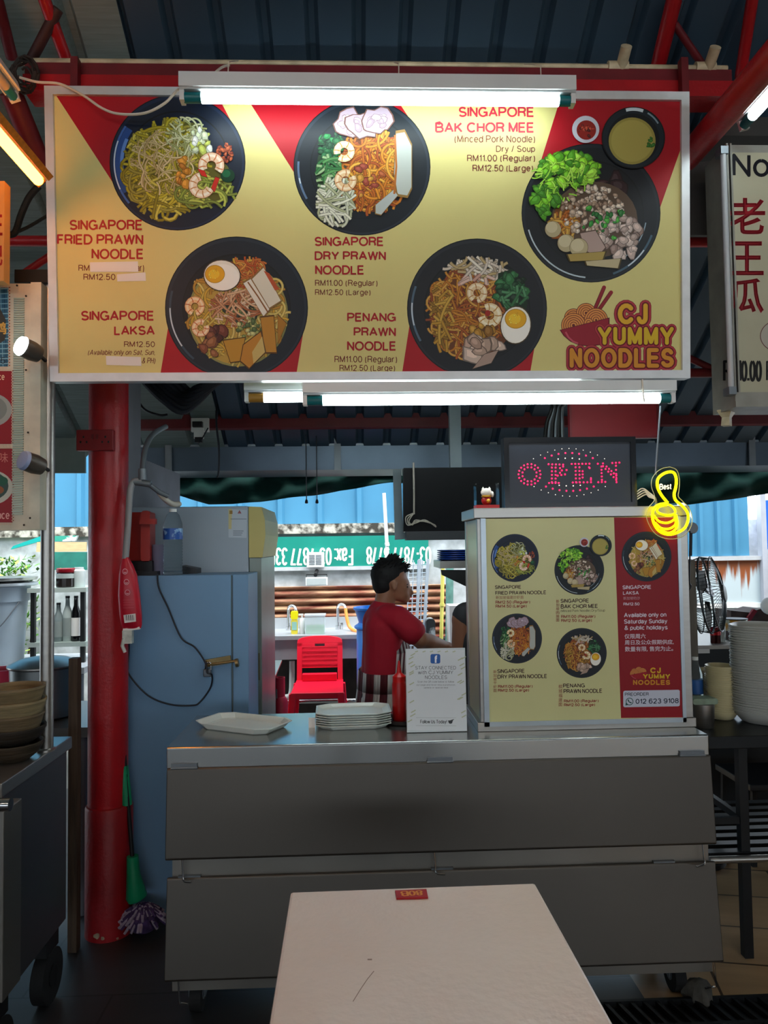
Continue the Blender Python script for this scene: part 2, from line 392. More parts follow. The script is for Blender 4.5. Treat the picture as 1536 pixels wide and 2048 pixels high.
# ---------------------------------------------------------------- structure: floors
fl = MB(); fl.box(-8, .93, -8, 4.85, -.1, 0)
fl.build('floor', tilemat('slate_tile', '#2b2c2e', '#333334', '#191919', .6, .004, rough=.42), kind='structure', label='dark grey tiled floor of the food court')
f2 = MB(); f2.box(.93, 8, -8, 4.85, -.1, -.001)
f2.build('floor', tilemat('wood_tile', '#a5835d', '#b0906a', '#4a3826', .9, .005, rough=.35, ratio=.3, rot=radians(12)), kind='structure', label='brown wood-look tiled floor beside the counter')
f3 = MB(); f3.box(-8, 8, 4.85, 16, -.1, -.02)
f3.build('ground', mat('yard_concrete', '#7d7b74', .85, var=.25, scale=3), kind='structure', label='bare concrete yard behind the stall')

# roof: corrugated sheet, sloping down to the rear eave, ridge over the customer side
RS, RY, RZ = .6, 2.5, 3.36
def roofz(y): return RZ - RS * (y - RY)
RP, RN = Vector((0, RY, RZ)), Vector((0, RS, 1)).normalized()
def PR(u, v, off=0.): return PPL(u, v, RP - RN * off, RN)
def corr(name, x0, x1, pts, pitch, rib, depth, m, label, x_off=0., nrm=(0, .5, 1), axis='x'):
    """ribbed sheet: trapezoid ribs along the polyline pts (y,z)"""
    mb = MB(); prof = []; k0 = math.floor((x0 - x_off) / pitch); x = k0 * pitch + x_off
    while x < x1:
        for dx, h in ((0, 0), (rib * .3, depth), (rib * .7, depth), (rib, 0)): prof.append((x + dx, h))
        x += pitch
    prof = [(min(max(a, x0), x1), b) for a, b in prof]
    prof.append((x1, 0))
    rows = []
    for (y, z, n) in pts: rows.append(mb.av([(a, y + n[0] * b, z + n[1] * b) for a, b in prof]))
    for a, b in zip(rows, rows[1:]):
        for j in range(len(prof) - 1): mb.af((a + j, a + j + 1, b + j + 1, b + j), False)
    o = mb.build(name, m, label=label, kind='structure')
    return o
n1 = (RS / sqrt(1 + RS * RS), 1 / sqrt(1 + RS * RS)); n0 = (-n1[0], n1[1])
M_ROOF = mat('blue_roof_sheet', '#364b5c', .5, .25, var=.12, scale=2.5)
M_FOIL = mat('roof_lining', '#73827f', .55, .2, var=.15, scale=30, stretch=(.2, 4, 4))
rp1 = [(-1.0, roofz(-1.0), n1), (4.67, roofz(4.67), n1)]
corr('ceiling', -.79, 8, rp1, .165, .05, .03, M_ROOF, 'dark blue ribbed metal roof above the stall', x_off=-.157)
corr('ceiling', -8, -.79, rp1, .33, .06, .03, M_FOIL, 'greyish lined roof sheets over the neighbouring stall', x_off=-1.0)
rp2 = [(-7.5, roofz(-1.0) - .55 * 6.5, n0), (-1.0, roofz(-1.0), n0)]
corr('ceiling', -8, 8, rp2, .33, .06, .03, M_ROOF, 'roof over the seating hall')
wl = MB(); wl.box(-8.1, -8, -7.5, 4.9, 0, 5.4); wl.build('wall_left', mat('hall_wall', '#5f6266', .8), kind='structure', label='side wall of the hall')
wr = MB(); wr.box(8, 8.1, -7.5, 4.9, 0, 5.4); wr.build('wall_right', MATS['hall_wall'], kind='structure', label='far side wall of the hall')
wf = MB(); wf.box(-8, 8, -7.6, -7.5, 0, 1.1); wf.build('wall_front', MATS['hall_wall'], kind='structure', label='low wall at the open side of the hall')

# wall behind the yard
wb = MB(); wb.box(-9, 9, 6.2, 6.35, -.02, 1.67)
wb.build('wall_back', mat('weathered_concrete', '#8f9493', .9, var=.3, scale=9, col2='#c3c9ca', bump=.4), kind='structure', label='weathered grey concrete wall behind the yard')
top = MB(); top.box(-9, 2.55, 6.16, 6.36, 1.60, 1.68); top.build('trim_1', mat('mossy_coping', '#3c3830', .95, var=.5, scale=16, col2='#b8b4a6', bump=.6, contrast=(.45, .62)), kind='structure', label='stained coping along the top of the rear wall')
def vcorr(name, x0, x1, y, z0, z1, pitch, rib, depth, m, label, kind='structure', x_off=0., **k):
    mb = MB(); prof = []; x = math.floor((x0 - x_off) / pitch) * pitch + x_off
    while x < x1:
        for dx, h in ((0, 0), (rib * .25, depth), (rib * .75, depth), (rib, 0)): prof.append((min(max(x + dx, x0), x1), h))
        x += pitch
    prof.append((x1, 0)); a = mb.av([(p, y - h, z0) for p, h in prof]); b = mb.av([(p, y - h, z1) for p, h in prof])
    for j in range(len(prof) - 1): mb.af((a + j, a + j + 1, b + j + 1, b + j), False)
    return mb.build(name, m, label=label, kind=kind, **k)
M_BLUE = mat('blue_cladding', '#4683a3', .45, .1, var=.06, scale=3)
vcorr('wall_back_cladding', -9, 2.5, 6.3, 1.66, 3.3, .33, .07, .04, M_BLUE, 'bright blue ribbed metal cladding above the rear wall')

pl0 = MB(); pl0.box(-1.6, 1.3, 6.06, 6.2, -.02, .74); pl0.build('shade_slab', mat('under_sink_shade', '#2a221d', .9, var=.4, scale=8), kind='structure', label='dark slab added for the shade under the sink bench')  # added slab; its dark colour stands for the shade under the sink
# corrugated partition behind the column
pw = MB(); prof = []; y = 3.06; k = 0
while y < 3.62: prof.append((-1.03 + (.012 if k % 2 else 0), y)); y += .02; k += 1
a = pw.av([(x, y, 1.0) for x, y in prof]); b = pw.av([(x, y, 2.30) for x, y in prof])
for j in range(len(prof) - 1): pw.af((a + j, a + j + 1, b + j + 1, b + j), False)
prof = []; y = 3.62; k = 0
while y < 4.40: prof.append((-1.03 + (.012 if k % 2 else 0), y)); y += .02; k += 1
a = pw.av([(x, y, 1.0) for x, y in prof]); b = pw.av([(x, y, 1.93) for x, y in prof])
for j in range(len(prof) - 1): pw.af((a + j, a + j + 1, b + j + 1, b + j), False)
pw.build('wall_partition', mat('grey_corrugated', '#72757d', .5, .3, var=.1), kind='structure', label='grey finely corrugated metal partition behind the red column')

# ---------------------------------------------------------------- red steelwork
def redtube(name, p, q, r, label, m=M_RED, n=14, cat='roof beam', **k):
    mb = MB(); mb.cyl(p, q, r, n=n); return mb.build(name, m, label=label, cat=cat, **k)
t = thing('crossbeam', 'long red steel crossbeam carrying the big menu sign, pale conduit along its top', 'beam', (0.1, 2.55, 3.04))
mb = MB(); mb.box(-1.10, 1.34, 2.50, 2.60, 3.045, 3.10); mb.build('lower_flange', M_RED, t)
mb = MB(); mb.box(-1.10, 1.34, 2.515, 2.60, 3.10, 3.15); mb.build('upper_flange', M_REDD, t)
for u in (152, 1366):
    mb = MB(); c = P(u, 172, 2.49); mb.box(c.x - .012, c.x + .012, 2.47, 2.5, c.z - .05, c.z + .09); mb.build('hanger_strap', M_REDD, t)
cq = thing('conduit', 'old yellowed plastic conduit lying along the top of the red crossbeam', 'pipe', (.1, 2.53, 3.15))
mb = MB(); mb.tube([(-1.12, 2.53, 3.161), (.2, 2.53, 3.163), (1.33, 2.53, 3.161)], .012); mb.build('pipe', M_PVC, cq)
for u in (1237, 1412):
    c = P(u, 142, 2.52); mb = MB(); mb.cyl((c.x - .035, 2.53, 3.163), (c.x + .035, 2.53, 3.163), .021); mb.cyl((c.x + .012, 2.53, 3.16), (c.x + .012, 2.47, 3.20), .019); mb.build('junction', M_PVC, cq)
redtube('rafter', PR(86, -8, .06), PR(140, 140, .06), .021, 'bright red sloping rafter tube under the lined roof, nearest to the brown brace')
redtube('rafter', PR(-8, -10, .06), PR(24, 116, .06), .02, 'red sloping rafter tube at the very corner of the roof beside the unlit lamp', M_REDD)
redtube('rafter', PR(1350, -8, .06), PR(1312, 150, .06), .027, 'thick red sloping rafter tube above the soup bowl corner of the sign')
redtube('rafter', PR(1506, -10, .06), PR(1481, 152, .06), .02, 'thin red sloping rafter tube above the neighbouring stall with red characters')
redtube('brace', PR(116, 18, .05), PR(58, 128, .12), .018, 'dark brown diagonal brace leaning against the bright red rafter', mat('brown_paint', '#3a1a18', .6, var=.3), cat='brace')
redtube('brace', PR(1349, 48, .04), PR(1412, 140, .10), .013, 'dark red thin diagonal brace meeting the thick rafter', M_REDD, cat='brace')
redtube('tie_beam', P(1372, 318, 2.62), P(1372, 318, 2.62) + Vector((0, -1.1, 0)), .045, 'thick red tube beam running forward past the neighbouring sign with red characters', cat='beam')
redtube('tie_beam', P(22, 185, 2.55), P(94, 360, 2.75), .038, 'dull red sloping tube strut behind the warm lamp', M_REDD, cat='beam')
redtube('tie_beam', P(-30, 110, 2.2), P(26, 190, 2.5), .022, 'rusty brown tube running along the unlit lamp', mat('rusty_tube', '#5a4636', .8, var=.4, scale=30), cat='beam')
# knot of wire and rust where beams meet
mb = MB(); random.seed(5)
c = P(50, 150, 2.46)
for k in range(9):
    a0 = random.uniform(0, 6); r = random.uniform(.02, .05)
    mb.tube([c + Vector((r * cos(a0 + t_), random.uniform(-.01, .01), r * 1.3 * sin(a0 + t_))) for t_ in [i * .5 for i in range(11)]], .004, 6)
mb.build('wire_bundle', mat('old_wire', '#2a2320', .8, var=.5, scale=40), label='tangle of old wires where the crossbeam meets the struts', cat='wire')
# truss behind the sign
t = thing('truss', 'red roof truss behind the big menu sign, seen at both of its ends', 'truss', (0.1, 3.15, 2.1))
zt, zb = P(50, 482, 3.15).z, P(1395, 746, 3.15).z
mb = MB(); mb.cyl((-2.0, 3.15, zt), (2.1, 3.15, zt), .022); mb.build('top_chord', M_RED, t)
mb = MB(); mb.cyl((-2.0, 3.15, zb), (2.1, 3.15, zb), .02); mb.build('bottom_chord', M_REDD, t)
for k in range(8):
    x = -2.0 + k * .512; mb = MB(); mb.cyl((x, 3.15, zb if k % 2 else zt - .33), (x + .512, 3.15, zt - .33 if k % 2 else zb), .015); mb.build('web', M_REDD, t)
redtube('purlin', P(-20, 366, 3.3), P(110, 366, 3.3), .022, 'short red purlin under the warm lamp beside the sign')
redtube('purlin', P(40, 552, 2.9), P(110, 505, 2.9), .014, 'thin red diagonal rod above the steel pole')
# rear beam, gutter
t = thing('rear_beam', 'dark red beam near the eave with a grey pipe under it', 'beam', (.5, 4.4, 2.18))
mb = MB(); mb.box(-1.35, 3.6, 4.36, 4.44, 2.19, 2.27); mb.build('beam', M_REDD, t)
g = thing('gutter', 'long grey metal gutter hanging under the roof eave', 'gutter', (.6, 4.62, 1.96))
gp = [(4.60, 2.115), (4.585, 2.115), (4.60, 1.965), (4.78, 1.94), (4.80, 2.12), (4.79, 2.12), (4.77, 1.955), (4.605, 1.978)]
mb = MB(); mb.prism([(-1.32, y, z) for y, z in gp], (5.3, 0, 0)); mb.build('trough', mat('gutter_metal', '#4d5a66', .35, .55, var=.12, scale=4), g)
mb = MB(); mb.box(-1.3, 3.9, 4.58, 4.592, 2.112, 2.124); mb.build('rim', mat('gutter_rim', '#8e99a1', .35, .6), g)
mb = MB(); mb.box(-1.32, 3.98, 4.70, 4.72, 2.13, 2.27); mb.build('fascia', mat('fascia_metal', '#3a444d', .5, .3), g)
for u in (337, 675, 1030, 1504):
    c = P(u, 900, 4.57); mb = MB(); mb.box(c.x - .02, c.x + .02, 4.565, 4.575, 1.96, 2.25); mb.build('hanger', mat('gutter_strap', '#7b8287', .45, .5), g)
# tarpaulin
tp = [(-1.25, 1.87), (-.95, 1.78), (-.62, 1.79), (-.30, 1.83), (.25, 1.91), (.7, 1.88), (1.2, 1.83), (1.9, 1.735), (2.2, 1.735), (3.2, 1.86)]
mb = MB(); rows = []; nx = 120; nv = 10
for i in range(nx + 1):
    x = -1.25 + 4.45 * i / nx
    for (xa, za), (xb, zb2) in zip(tp, tp[1:]):
        if xa <= x <= xb: zz = za + (zb2 - za) * (x - xa) / (xb - xa); break
    rows.append(mb.av([(x, 4.93 + .035 * sin(x * 9 + j * .9) + .02 * sin(x * 23 - j * .5), 2.06 + (zz - 2.06) * j / nv) for j in range(nv + 1)]))
for a, b in zip(rows, rows[1:]):
    for j in range(nv): mb.af((a + j, b + j, b + j + 1, a + j + 1), True)
o = mb.build('tarpaulin', mat('green_canvas', '#0d2a25', .85, var=.3, scale=7, spec=.15), label='dark green tarpaulin sagging under the gutter', cat='tarpaulin', angle=180)
sm = o.modifiers.new('thick', 'SOLIDIFY'); sm.thickness = .004

# ---------------------------------------------------------------- printed dishes, in units of the plate radius
def T2(cx, cy, r, ry=None):
    return lambda x, y: (cx + x * r, cy + y * (ry or r))
def noodles(A, T, n, reg, cols, wd, seed=1, ln=.35, curl=5.):
    R = random.Random(seed); cx, cy, rx, ry = reg
    for k in range(n):
        a, d = R.uniform(0, 6.283), sqrt(R.random()); x, y = cx + rx * d * cos(a), cy + ry * d * sin(a)
        th = R.uniform(0, 6.283); kk = R.uniform(-curl, curl); pts = []; L = ln * R.uniform(.8, 2.2); ns = 14
        for i in range(ns + 1):
            e = ((x - cx) / rx) ** 2 + ((y - cy) / ry) ** 2
            if e > 1.0: kk = (1 if kk > 0 else -1) * 9
            if e > 1.35: break
            pts.append(T(x, y)); x += cos(th) * L / ns; y += sin(th) * L / ns; th += kk * L / ns
        c = R.choice(cols)
        w0 = abs(T(wd, 0)[0] - T(0, 0)[0])
        if len(pts) < 3: continue
        A.stroke(pts, w0 * 1.5, tuple(v * .33 for v in lin(c))); A.stroke(pts, w0, c)
def blobs(A, T, n, reg, size, cols, seed=1, edge=None, aspect=.7):
    R = random.Random(seed); cx, cy, rx, ry = reg
    for k in range(n):
        a, d = R.uniform(0, 6.283), sqrt(R.random()); x, y = cx + rx * d * cos(a), cy + ry * d * sin(a)
        s = size * R.uniform(.6, 1.25); ro = R.uniform(0, 3.14); m = 9; rr = [R.uniform(.72, 1.15) for _ in range(m)]
        def ring(f, ox=0., oy=0.):
            o = []
            for i in range(m):
                t = 6.283 * i / m; px, py = s * f * rr[i] * cos(t), s * f * aspect * rr[i] * sin(t)
                o.append(T(x + ox + px * cos(ro) - py * sin(ro), y + oy + px * sin(ro) + py * cos(ro)))
            return o
        c = lin(R.choice(cols))
        A.pg(ring(1.12), edge or tuple(v * .35 for v in c)); A.pg(ring(.95), c)
        A.pg(ring(.5, -s * .12, -s * .15), tuple(min(1, v * 1.35 + .02) for v in c))
def shape(A, T, pts, col, edge=None, grow=.03):
    cx = sum(p[0] for p in pts) / len(pts); cy = sum(p[1] for p in pts) / len(pts)
    if edge: A.pg([T(cx + (p[0] - cx) * (1 + grow * 3), cy + (p[1] - cy) * (1 + grow * 3)) for p in pts], edge)
    A.pg([T(*p) for p in pts], col)
def disc(A, T, x, y, rx, ry, col, rot=0, n=26):
    k = abs(T(1, 0)[0] - T(0, 0)[0]); c = T(x, y); A.ell(c[0], c[1], rx * k, ry * k, col, rot, n)
def prawn(A, T, x, y, r, a0, a1, cols=('#e8c9a4', '#d9783a', '#f3e2c8')):
    k = abs(T(1, 0)[0] - T(0, 0)[0]); c = T(x, y)
    A.arc(c[0], c[1], r * k, r * k, a0, a1, r * 1.02 * k, '#8a4a22'); A.arc(c[0], c[1], r * k, r * k, a0, a1, r * .9 * k, cols[0])
    A.arc(c[0], c[1], r * 1.12 * k, r * 1.12 * k, a0, a1, r * .28 * k, cols[2])
    m = 6
    for i in range(m):
        t = radians(a0 + (a1 - a0) * (i + .5) / m)
        A.stroke([(c[0] + r * f * k * cos(t + df), c[1] + r * f * k * sin(t + df)) for f, df in ((.6, 0), (1., .06), (1.4, .0))], r * .13 * k, cols[1])
def egg(A, T, x, y, rx, ry, rot, yx, yy, yr):
    disc(A, T, x, y, rx * 1.06, ry * 1.06, '#4a3a22', rot); disc(A, T, x, y, rx, ry, '#ece8da', rot); disc(A, T, x + rx * .05, y + ry * .1, rx * .9, ry * .86, '#f6f3e8', rot)
    disc(A, T, yx, yy, yr * 1.08, yr * .98, '#b98a1a'); disc(A, T, yx, yy, yr, yr * .9, '#e3a818'); disc(A, T, yx - yr * .1, yy, yr * .6, yr * .5, '#efc62e')
    blobs(A, T, 10, (yx, yy, yr * .7, yr * .6), yr * .13, ['#d8a012', '#f2cf48'], 3)
def plate(A, T, c0='#10161d', c1='#1b2731', well='#141c24', hl='#3f5872', a=(100, 165), flat=False):
    disc(A, T, 0, 0, 1, 1, '#070a0d', n=64); disc(A, T, 0, 0, .985, .985, c1, n=64); disc(A, T, .0, .01, .95, .95, c0, n=60)
    disc(A, T, 0, .0, .76, .76, '#0b1015', n=52); disc(A, T, .0, .01, .745, .745, well, n=52)
    k = abs(T(1, 0)[0] - T(0, 0)[0]); c = T(0, 0)
    A.arc(c[0], c[1], .93 * k, .93 * k, a[0], a[1], .03 * k, hl); A.arc(c[0], c[1], .93 * k, .93 * k, a[0] + 15, a[1] - 15, .018 * k, '#c4d2da')
def dish_fried(A, T, q=1.):
    plate(A, T, '#101a2c', '#182640', '#101c30', '#3c62a8', (140, 215))
    k = abs(T(1, 0)[0] - T(0, 0)[0]); c = T(0, 0); A.arc(c[0], c[1], .86 * k, .86 * k, 150, 215, .1 * k, '#234a8c'); A.arc(c[0], c[1], .82 * k, .82 * k, 165, 205, .05 * k, '#5f8ad0')
    disc(A, T, -.18, .1, .56, .62, '#5a5a14'); disc(A, T, .3, .25, .5, .4, '#5c5a1c'); disc(A, T, .1, -.35, .35, .25, '#55581c')
    noodles(A, T, int(150 * q), (-.16, .1, .58, .66), ['#a89c1c', '#bdb22a', '#8a8018', '#cdc350', '#9a9238'], .03, 11, .5, 6)
    noodles(A, T, int(60 * q), (-.22, .0, .42, .42), ['#c9b884', '#b79f6a', '#d8c79a'], .018, 12, .25, 6)
    noodles(A, T, int(50 * q), (.14, -.38, .28, .26), ['#b9bf8e', '#cfd4a8', '#9aa062'], .02, 13, .22, 9)
    noodles(A, T, int(40 * q), (.42, .45, .4, .22), ['#8fa03a', '#b5bf52', '#7c8a36'], .028, 14, .5, 7)
    blobs(A, T, int(14 * q) + 3, (.32, -.3, .17, .3), .07, ['#dfe6e0', '#c6d0b0', '#b8c45a'], 15)
    blobs(A, T, int(9 * q) + 2, (.08, .12, .14, .26), .075, ['#b87a1e', '#c88a2a', '#a8691a'], 16)
    blobs(A, T, int(40 * q) + 6, (.7, -.12, .12, .15), .032, ['#7d2a14', '#96401c', '#b85a30'], 17)
    disc(A, T, .74, .2, .105, .1, '#0b3a22'); disc(A, T, .72, .17, .06, .055, '#15603a')
    prawn(A, T, .5, .05, .13, 150, 400, ('#e6c6a4', '#cf7a48', '#f4e6d2')); prawn(A, T, .36, .34, .13, 20, 260, ('#e9cfae', '#c98c58', '#f4ead8'))
    shape(A, T, [(.5, .38), (.56, .22), (.62, .24), (.55, .44)], '#c62c1e', '#5a120c'); shape(A, T, [(.3, .1), (.4, .13), (.44, .22), (.36, .2)], '#c8281c', '#5a120c')
def dish_dry(A, T, q=1.):
    plate(A, T, '#151c24', '#232c38', '#141a21', '#5c7492', (150, 185))
    disc(A, T, .12, .1, .5, .56, '#6a3410'); disc(A, T, -.45, .1, .22, .5, '#1f3a20')
    noodles(A, T, int(170 * q), (.16, .06, .46, .58), ['#c8761a', '#d98a22', '#b8621a', '#e0a43a', '#a84f1a'], .028, 21, .42, 8)
    blobs(A, T, int(12 * q) + 2, (.1, .22, .22, .25), .06, ['#a5542a', '#b8842c', '#8f3c28'], 22)
    blobs(A, T, int(40 * q) + 5, (-.46, -.3, .16, .2), .06, ['#0f5a2c', '#167a3a', '#0b4222'], 23)
    noodles(A, T, int(30 * q), (-.48, .1, .18, .26), ['#4f8a4a', '#8fb07c', '#2f6e38'], .03, 24, .3, 4)
    noodles(A, T, int(60 * q), (-.38, .5, .26, .34), ['#c9cdb4', '#dfe0cc', '#a9ad86'], .028, 25, .5, 3)
    for ox, oy, rx in ((-.18, -.62, .2), (.02, -.62, .24), (.22, -.66, .2)):
        R = random.Random(int(ox * 100)); pts = [(ox + rx * (1 + .2 * R.uniform(-1, 1)) * cos(t), oy + .2 * (1 + .35 * R.uniform(-1, 1)) * sin(t)) for t in [i * .45 for i in range(14)]]
        shape(A, T, pts, '#a996a4', '#6d4a40'); blobs(A, T, 9, (ox, oy, rx * .7, .12), .06, ['#b8a8b8', '#a08c98', '#c2b2c4'], int(ox * 50) + 70, edge=lin('#8a7078'))
    prawn(A, T, -.26, -.22, .105, -200, 130, ('#e8d9a2', '#d08a2a', '#f2ead0')); prawn(A, T, -.24, .2, .11, -30, 300, ('#dcb98a', '#b9743c', '#ead6b4'))
    shape(A, T, [(.5, -.48), (.62, -.5), (.72, -.3), (.72, .3), (.66, .42), (.52, .4), (.47, .1)], '#b4bab2', '#8c6a32'); shape(A, T, [(.46, .34), (.52, .42), (.28, .7), (.2, .68), (.2, .56)], '#aeb6b2', '#8c6a32')
    A.stroke([T(.48, -.46), T(.5, .0), T(.47, .4)], abs(T(.03, 0)[0] - T(0, 0)[0]), '#b0682a')
def dish_laksa(A, T, q=1.):
    plate(A, T, '#17202a', '#1f2b37', '#10171d', '#2e4454', (130, 195))
    disc(A, T, .02, .09, .7, .73, '#8a8a4e', n=40); disc(A, T, .02, .09, .67, .7, '#b89a42', n=40)
    noodles(A, T, int(110 * q), (.02, .06, .64, .66), ['#d0a838', '#c9b04e', '#b98a2e', '#d8c46c'], .026, 31, .3, 8)
    noodles(A, T, int(60 * q), (.12, -.5, .3, .2), ['#c4702e', '#b9521e', '#d89a44'], .02, 32, .2, 10)
    blobs(A, T, int(40 * q) + 6, (.05, -.02, .3, .22), .055, ['#31402a', '#3f5232', '#5a6a42', '#26301f'], 33)
    noodles(A, T, int(60 * q), (.0, .0, .34, .24), ['#c8946c', '#d8b48c', '#a8663e', '#e0c8a8'], .022, 34, .3, 4)
    blobs(A, T, int(40 * q) + 6, (.22, .28, .2, .16), .04, ['#4a6034', '#7f8c4a', '#b8b87a'], 35)
    blobs(A, T, 5, (-.24, .34, .14, .1), .1, ['#5a2a1e', '#6c3424', '#4a201a'], 36); blobs(A, T, 6, (-.38, .54, .1, .2), .09, ['#7a4428', '#8c5a34'], 37)
    prawn(A, T, -.58, -.02, .095, -250, 80, ('#e8bd84', '#c4602a', '#f0dcb8')); prawn(A, T, -.5, .28, .085, -20, 300, ('#e9c090', '#c05a24', '#f2e0c0'))
    shape(A, T, [(.22, -.4), (.38, -.56), (.62, -.1), (.46, .0)], '#dcd8c4', '#8a6a3a'); shape(A, T, [(.1, -.34), (.2, -.4), (.46, .02), (.38, .12)], '#e4e0d0', '#8a6a3a')
    shape(A, T, [(.38, -.52), (.46, -.48), (.6, -.26), (.54, -.24)], '#b85028')
    A.stroke([T(.16, -.36), T(.3, -.16), T(.44, .06)], abs(T(.02, 0)[0] - T(0, 0)[0]), '#8a5a2a')
    shape(A, T, [(.34, .14), (.52, .12), (.56, .62), (.4, .62)], '#b8842a', '#5a3c12'); shape(A, T, [(.58, .1), (.7, .22), (.58, .5)], '#a8741f', '#5a3c12')
    shape(A, T, [(-.18, .46), (.12, .42), (.06, .74), (-.08, .76)], '#b98a28', '#543a10'); shape(A, T, [(.1, .52), (.34, .34), (.4, .62), (.18, .84), (.06, .74)], '#bb8228', '#543a10')
    shape(A, T, [(.22, .62), (.36, .4), (.4, .62), (.24, .78)], '#c9b26a')
    egg(A, T, -.2, -.45, .25, .21, .1, -.3, -.47, .13)
def dish_penang(A, T, q=1.):
    plate(A, T, '#1a1e24', '#222830', '#15191e', '#4c6478', (150, 200))
    disc(A, T, -.08, .08, .6, .66, '#6a3c1c', n=40)
    noodles(A, T, int(150 * q), (-.14, .05, .52, .6), ['#b9741e', '#a85a22', '#c98a2c', '#8f4420', '#d09c44'], .024, 41, .34, 8)
    noodles(A, T, int(40 * q), (-.5, .1, .16, .5), ['#b98c2c', '#c9a040', '#8f6a20'], .03, 42, .6, 2)
    noodles(A, T, int(50 * q), (.02, -.56, .44, .16), ['#cfc4b4', '#e2dccc', '#a99a86', '#b8a070'], .03, 43, .4, 6)
    noodles(A, T, int(16 * q) + 2, (-.05, -.4, .3, .08), ['#d8b8a8', '#c99a88'], .035, 44, .4, 1)
    shape(A, T, [(.3, -.5), (.5, -.56), (.62, -.4), (.72, -.08), (.7, .02), (.36, -.02), (.28, -.2)], '#0f2c18')
    blobs(A, T, int(50 * q) + 6, (.5, -.26, .2, .24), .08, ['#123c20', '#18502a', '#0c2a18', '#2a6a3a'], 45)
    noodles(A, T, int(16 * q), (.52, -.16, .2, .16), ['#4f8a5c', '#2f6a40'], .03, 46, .4, 2)
    prawn(A, T, .0, -.22, .1, -240, 90, ('#e2c89a', '#b98048', '#efe2c4')); prawn(A, T, .18, .1, .12, -120, 170, ('#e6d2a4', '#c08a44', '#f2e8cc')); disc(A, T, .15, .07, .04, .045, '#a02a1a')
    blobs(A, T, 7, (.02, .3, .22, .1), .085, ['#a87a24', '#b98a30', '#8a5f1c'], 47)
    blobs(A, T, int(10 * q) + 4, (.1, .58, .3, .15), .14, ['#b09684', '#c4ac98', '#a88a78', '#cbb6a6'], 48)
    shape(A, T, [(-.06, .86), (.1, .66), (.3, .6), (.2, .78)], '#a99082', '#4a3a30')
    egg(A, T, .55, .24, .21, .26, .1, .55, .15, .145)
def dish_bak(A, T, q=1.):
    plate(A, T, '#141a20', '#1b242c', '#12181d', '#3f5a6a', (20, 70))
    k = abs(T(1, 0)[0] - T(0, 0)[0]); c = T(0, 0); A.arc(c[0], c[1], .93 * k, .93 * k, 95, 165, .02 * k, '#b8c8d0'); A.arc(c[0], c[1], .80 * k, .80 * k, 10, 60, .015 * k, '#8fa6b2')
    blobs(A, T, 6, (.28, -.4, .18, .12), .12, ['#2c1518', '#3a1c1e'], 50)
    disc(A, T, .05, .1, .62, .55, '#5a4838'); disc(A, T, -.35, .1, .2, .25, '#7a4a18')
    noodles(A, T, int(40 * q), (-.4, .18, .2, .2), ['#c98a2a', '#b8661e', '#d8a848'], .03, 51, .25, 8)
    blobs(A, T, int(170 * q), (.02, -.02, .46, .36), .042, ['#b8a28c', '#a58a72', '#cbb8a4', '#8f7460', '#d6c8b6'], 52)
    blobs(A, T, int(60 * q), (.4, .3, .28, .36), .075, ['#a38d82', '#b9a398', '#8c746a', '#c6b3a8'], 53)
    blobs(A, T, int(24 * q) + 4, (.18, .1, .32, .34), .045, ['#2f8a34', '#4aa83c', '#1f6a2a'], 54)
    shape(A, T, [(-.16, .3), (.06, .26), (.2, .5), (.1, .62), (-.08, .55)], '#ad948a', '#5a463c')
    for x, y in ((-.76, -.02), (-.56, .28)): pass
    for x, y, r in ((-.55, .24, .115), (-.36, .44, .125), (-.18, .5, .13)):
        disc(A, T, x, y, r * 1.04, r * 1.04, '#54462c'); disc(A, T, x, y, r, r, '#b3a47e'); disc(A, T, x - .02, y - .03, r * .72, r * .7, '#c9bd98')
    shape(A, T, [(-.34, .6), (.2, .56), (.16, .68), (-.3, .7)], '#a8904a', '#4a3c18'); shape(A, T, [(-.08, .7), (.42, .66), (.38, .8), (-.06, .76)], '#b8aa84', '#4a3c18')
    blobs(A, T, int(120 * q), (-.34, -.62, .42, .24), .085, ['#6fb81e', '#8fd42c', '#4f9a18', '#a6e048', '#3f8414'], 55, aspect=.6)
    blobs(A, T, int(60 * q), (-.66, -.2, .18, .22), .08, ['#6fb81e', '#86cc2a', '#4a9418', '#3a7c14'], 56, aspect=.6)
    noodles(A, T, int(40 * q), (-.42, -.5, .4, .3), ['#b8ec5c', '#a2dc48'], .015, 57, .08, 9)
def bowls(A, T, sx, sy, sr, bx, by, br):
    disc(A, T, bx, by, br, br * .98, '#06090b', n=40); disc(A, T, bx, by, br * .96, br * .94, '#16222a', n=40); disc(A, T, bx, by + br * .03, br * .82, br * .8, '#0a1014', n=40)
    disc(A, T, bx - br * .04, by + br * .1, br * .74, br * .74, '#9a8f44', n=40); disc(A, T, bx - br * .04, by + br * .1, br * .66, br * .66, '#ada050', n=40)
    k = abs(T(1, 0)[0] - T(0, 0)[0]); c = T(bx, by)
    A.arc(c[0], c[1], br * .9 * k, br * .9 * k, 255, 290, br * .1 * k, '#cfe0e6'); A.arc(c[0], c[1], br * .9 * k, br * .9 * k, 300, 330, br * .05 * k, '#7c98a4')
    blobs(A, T, 8, (bx + br * .55, by + br * .2, br * .08, br * .25), br * .07, ['#2c6a1c', '#3f7c28'], 61)
    disc(A, T, sx, sy, sr, sr, '#c9cbd6', n=32); disc(A, T, sx + sr * .05, sy + sr * .05, sr * .72, sr * .72, '#8d2018', n=28)
    blobs(A, T, 16, (sx, sy, sr * .55, sr * .55), sr * .14, ['#6a1410', '#a02a1c', '#b84a30', '#4a0e0c'], 62)

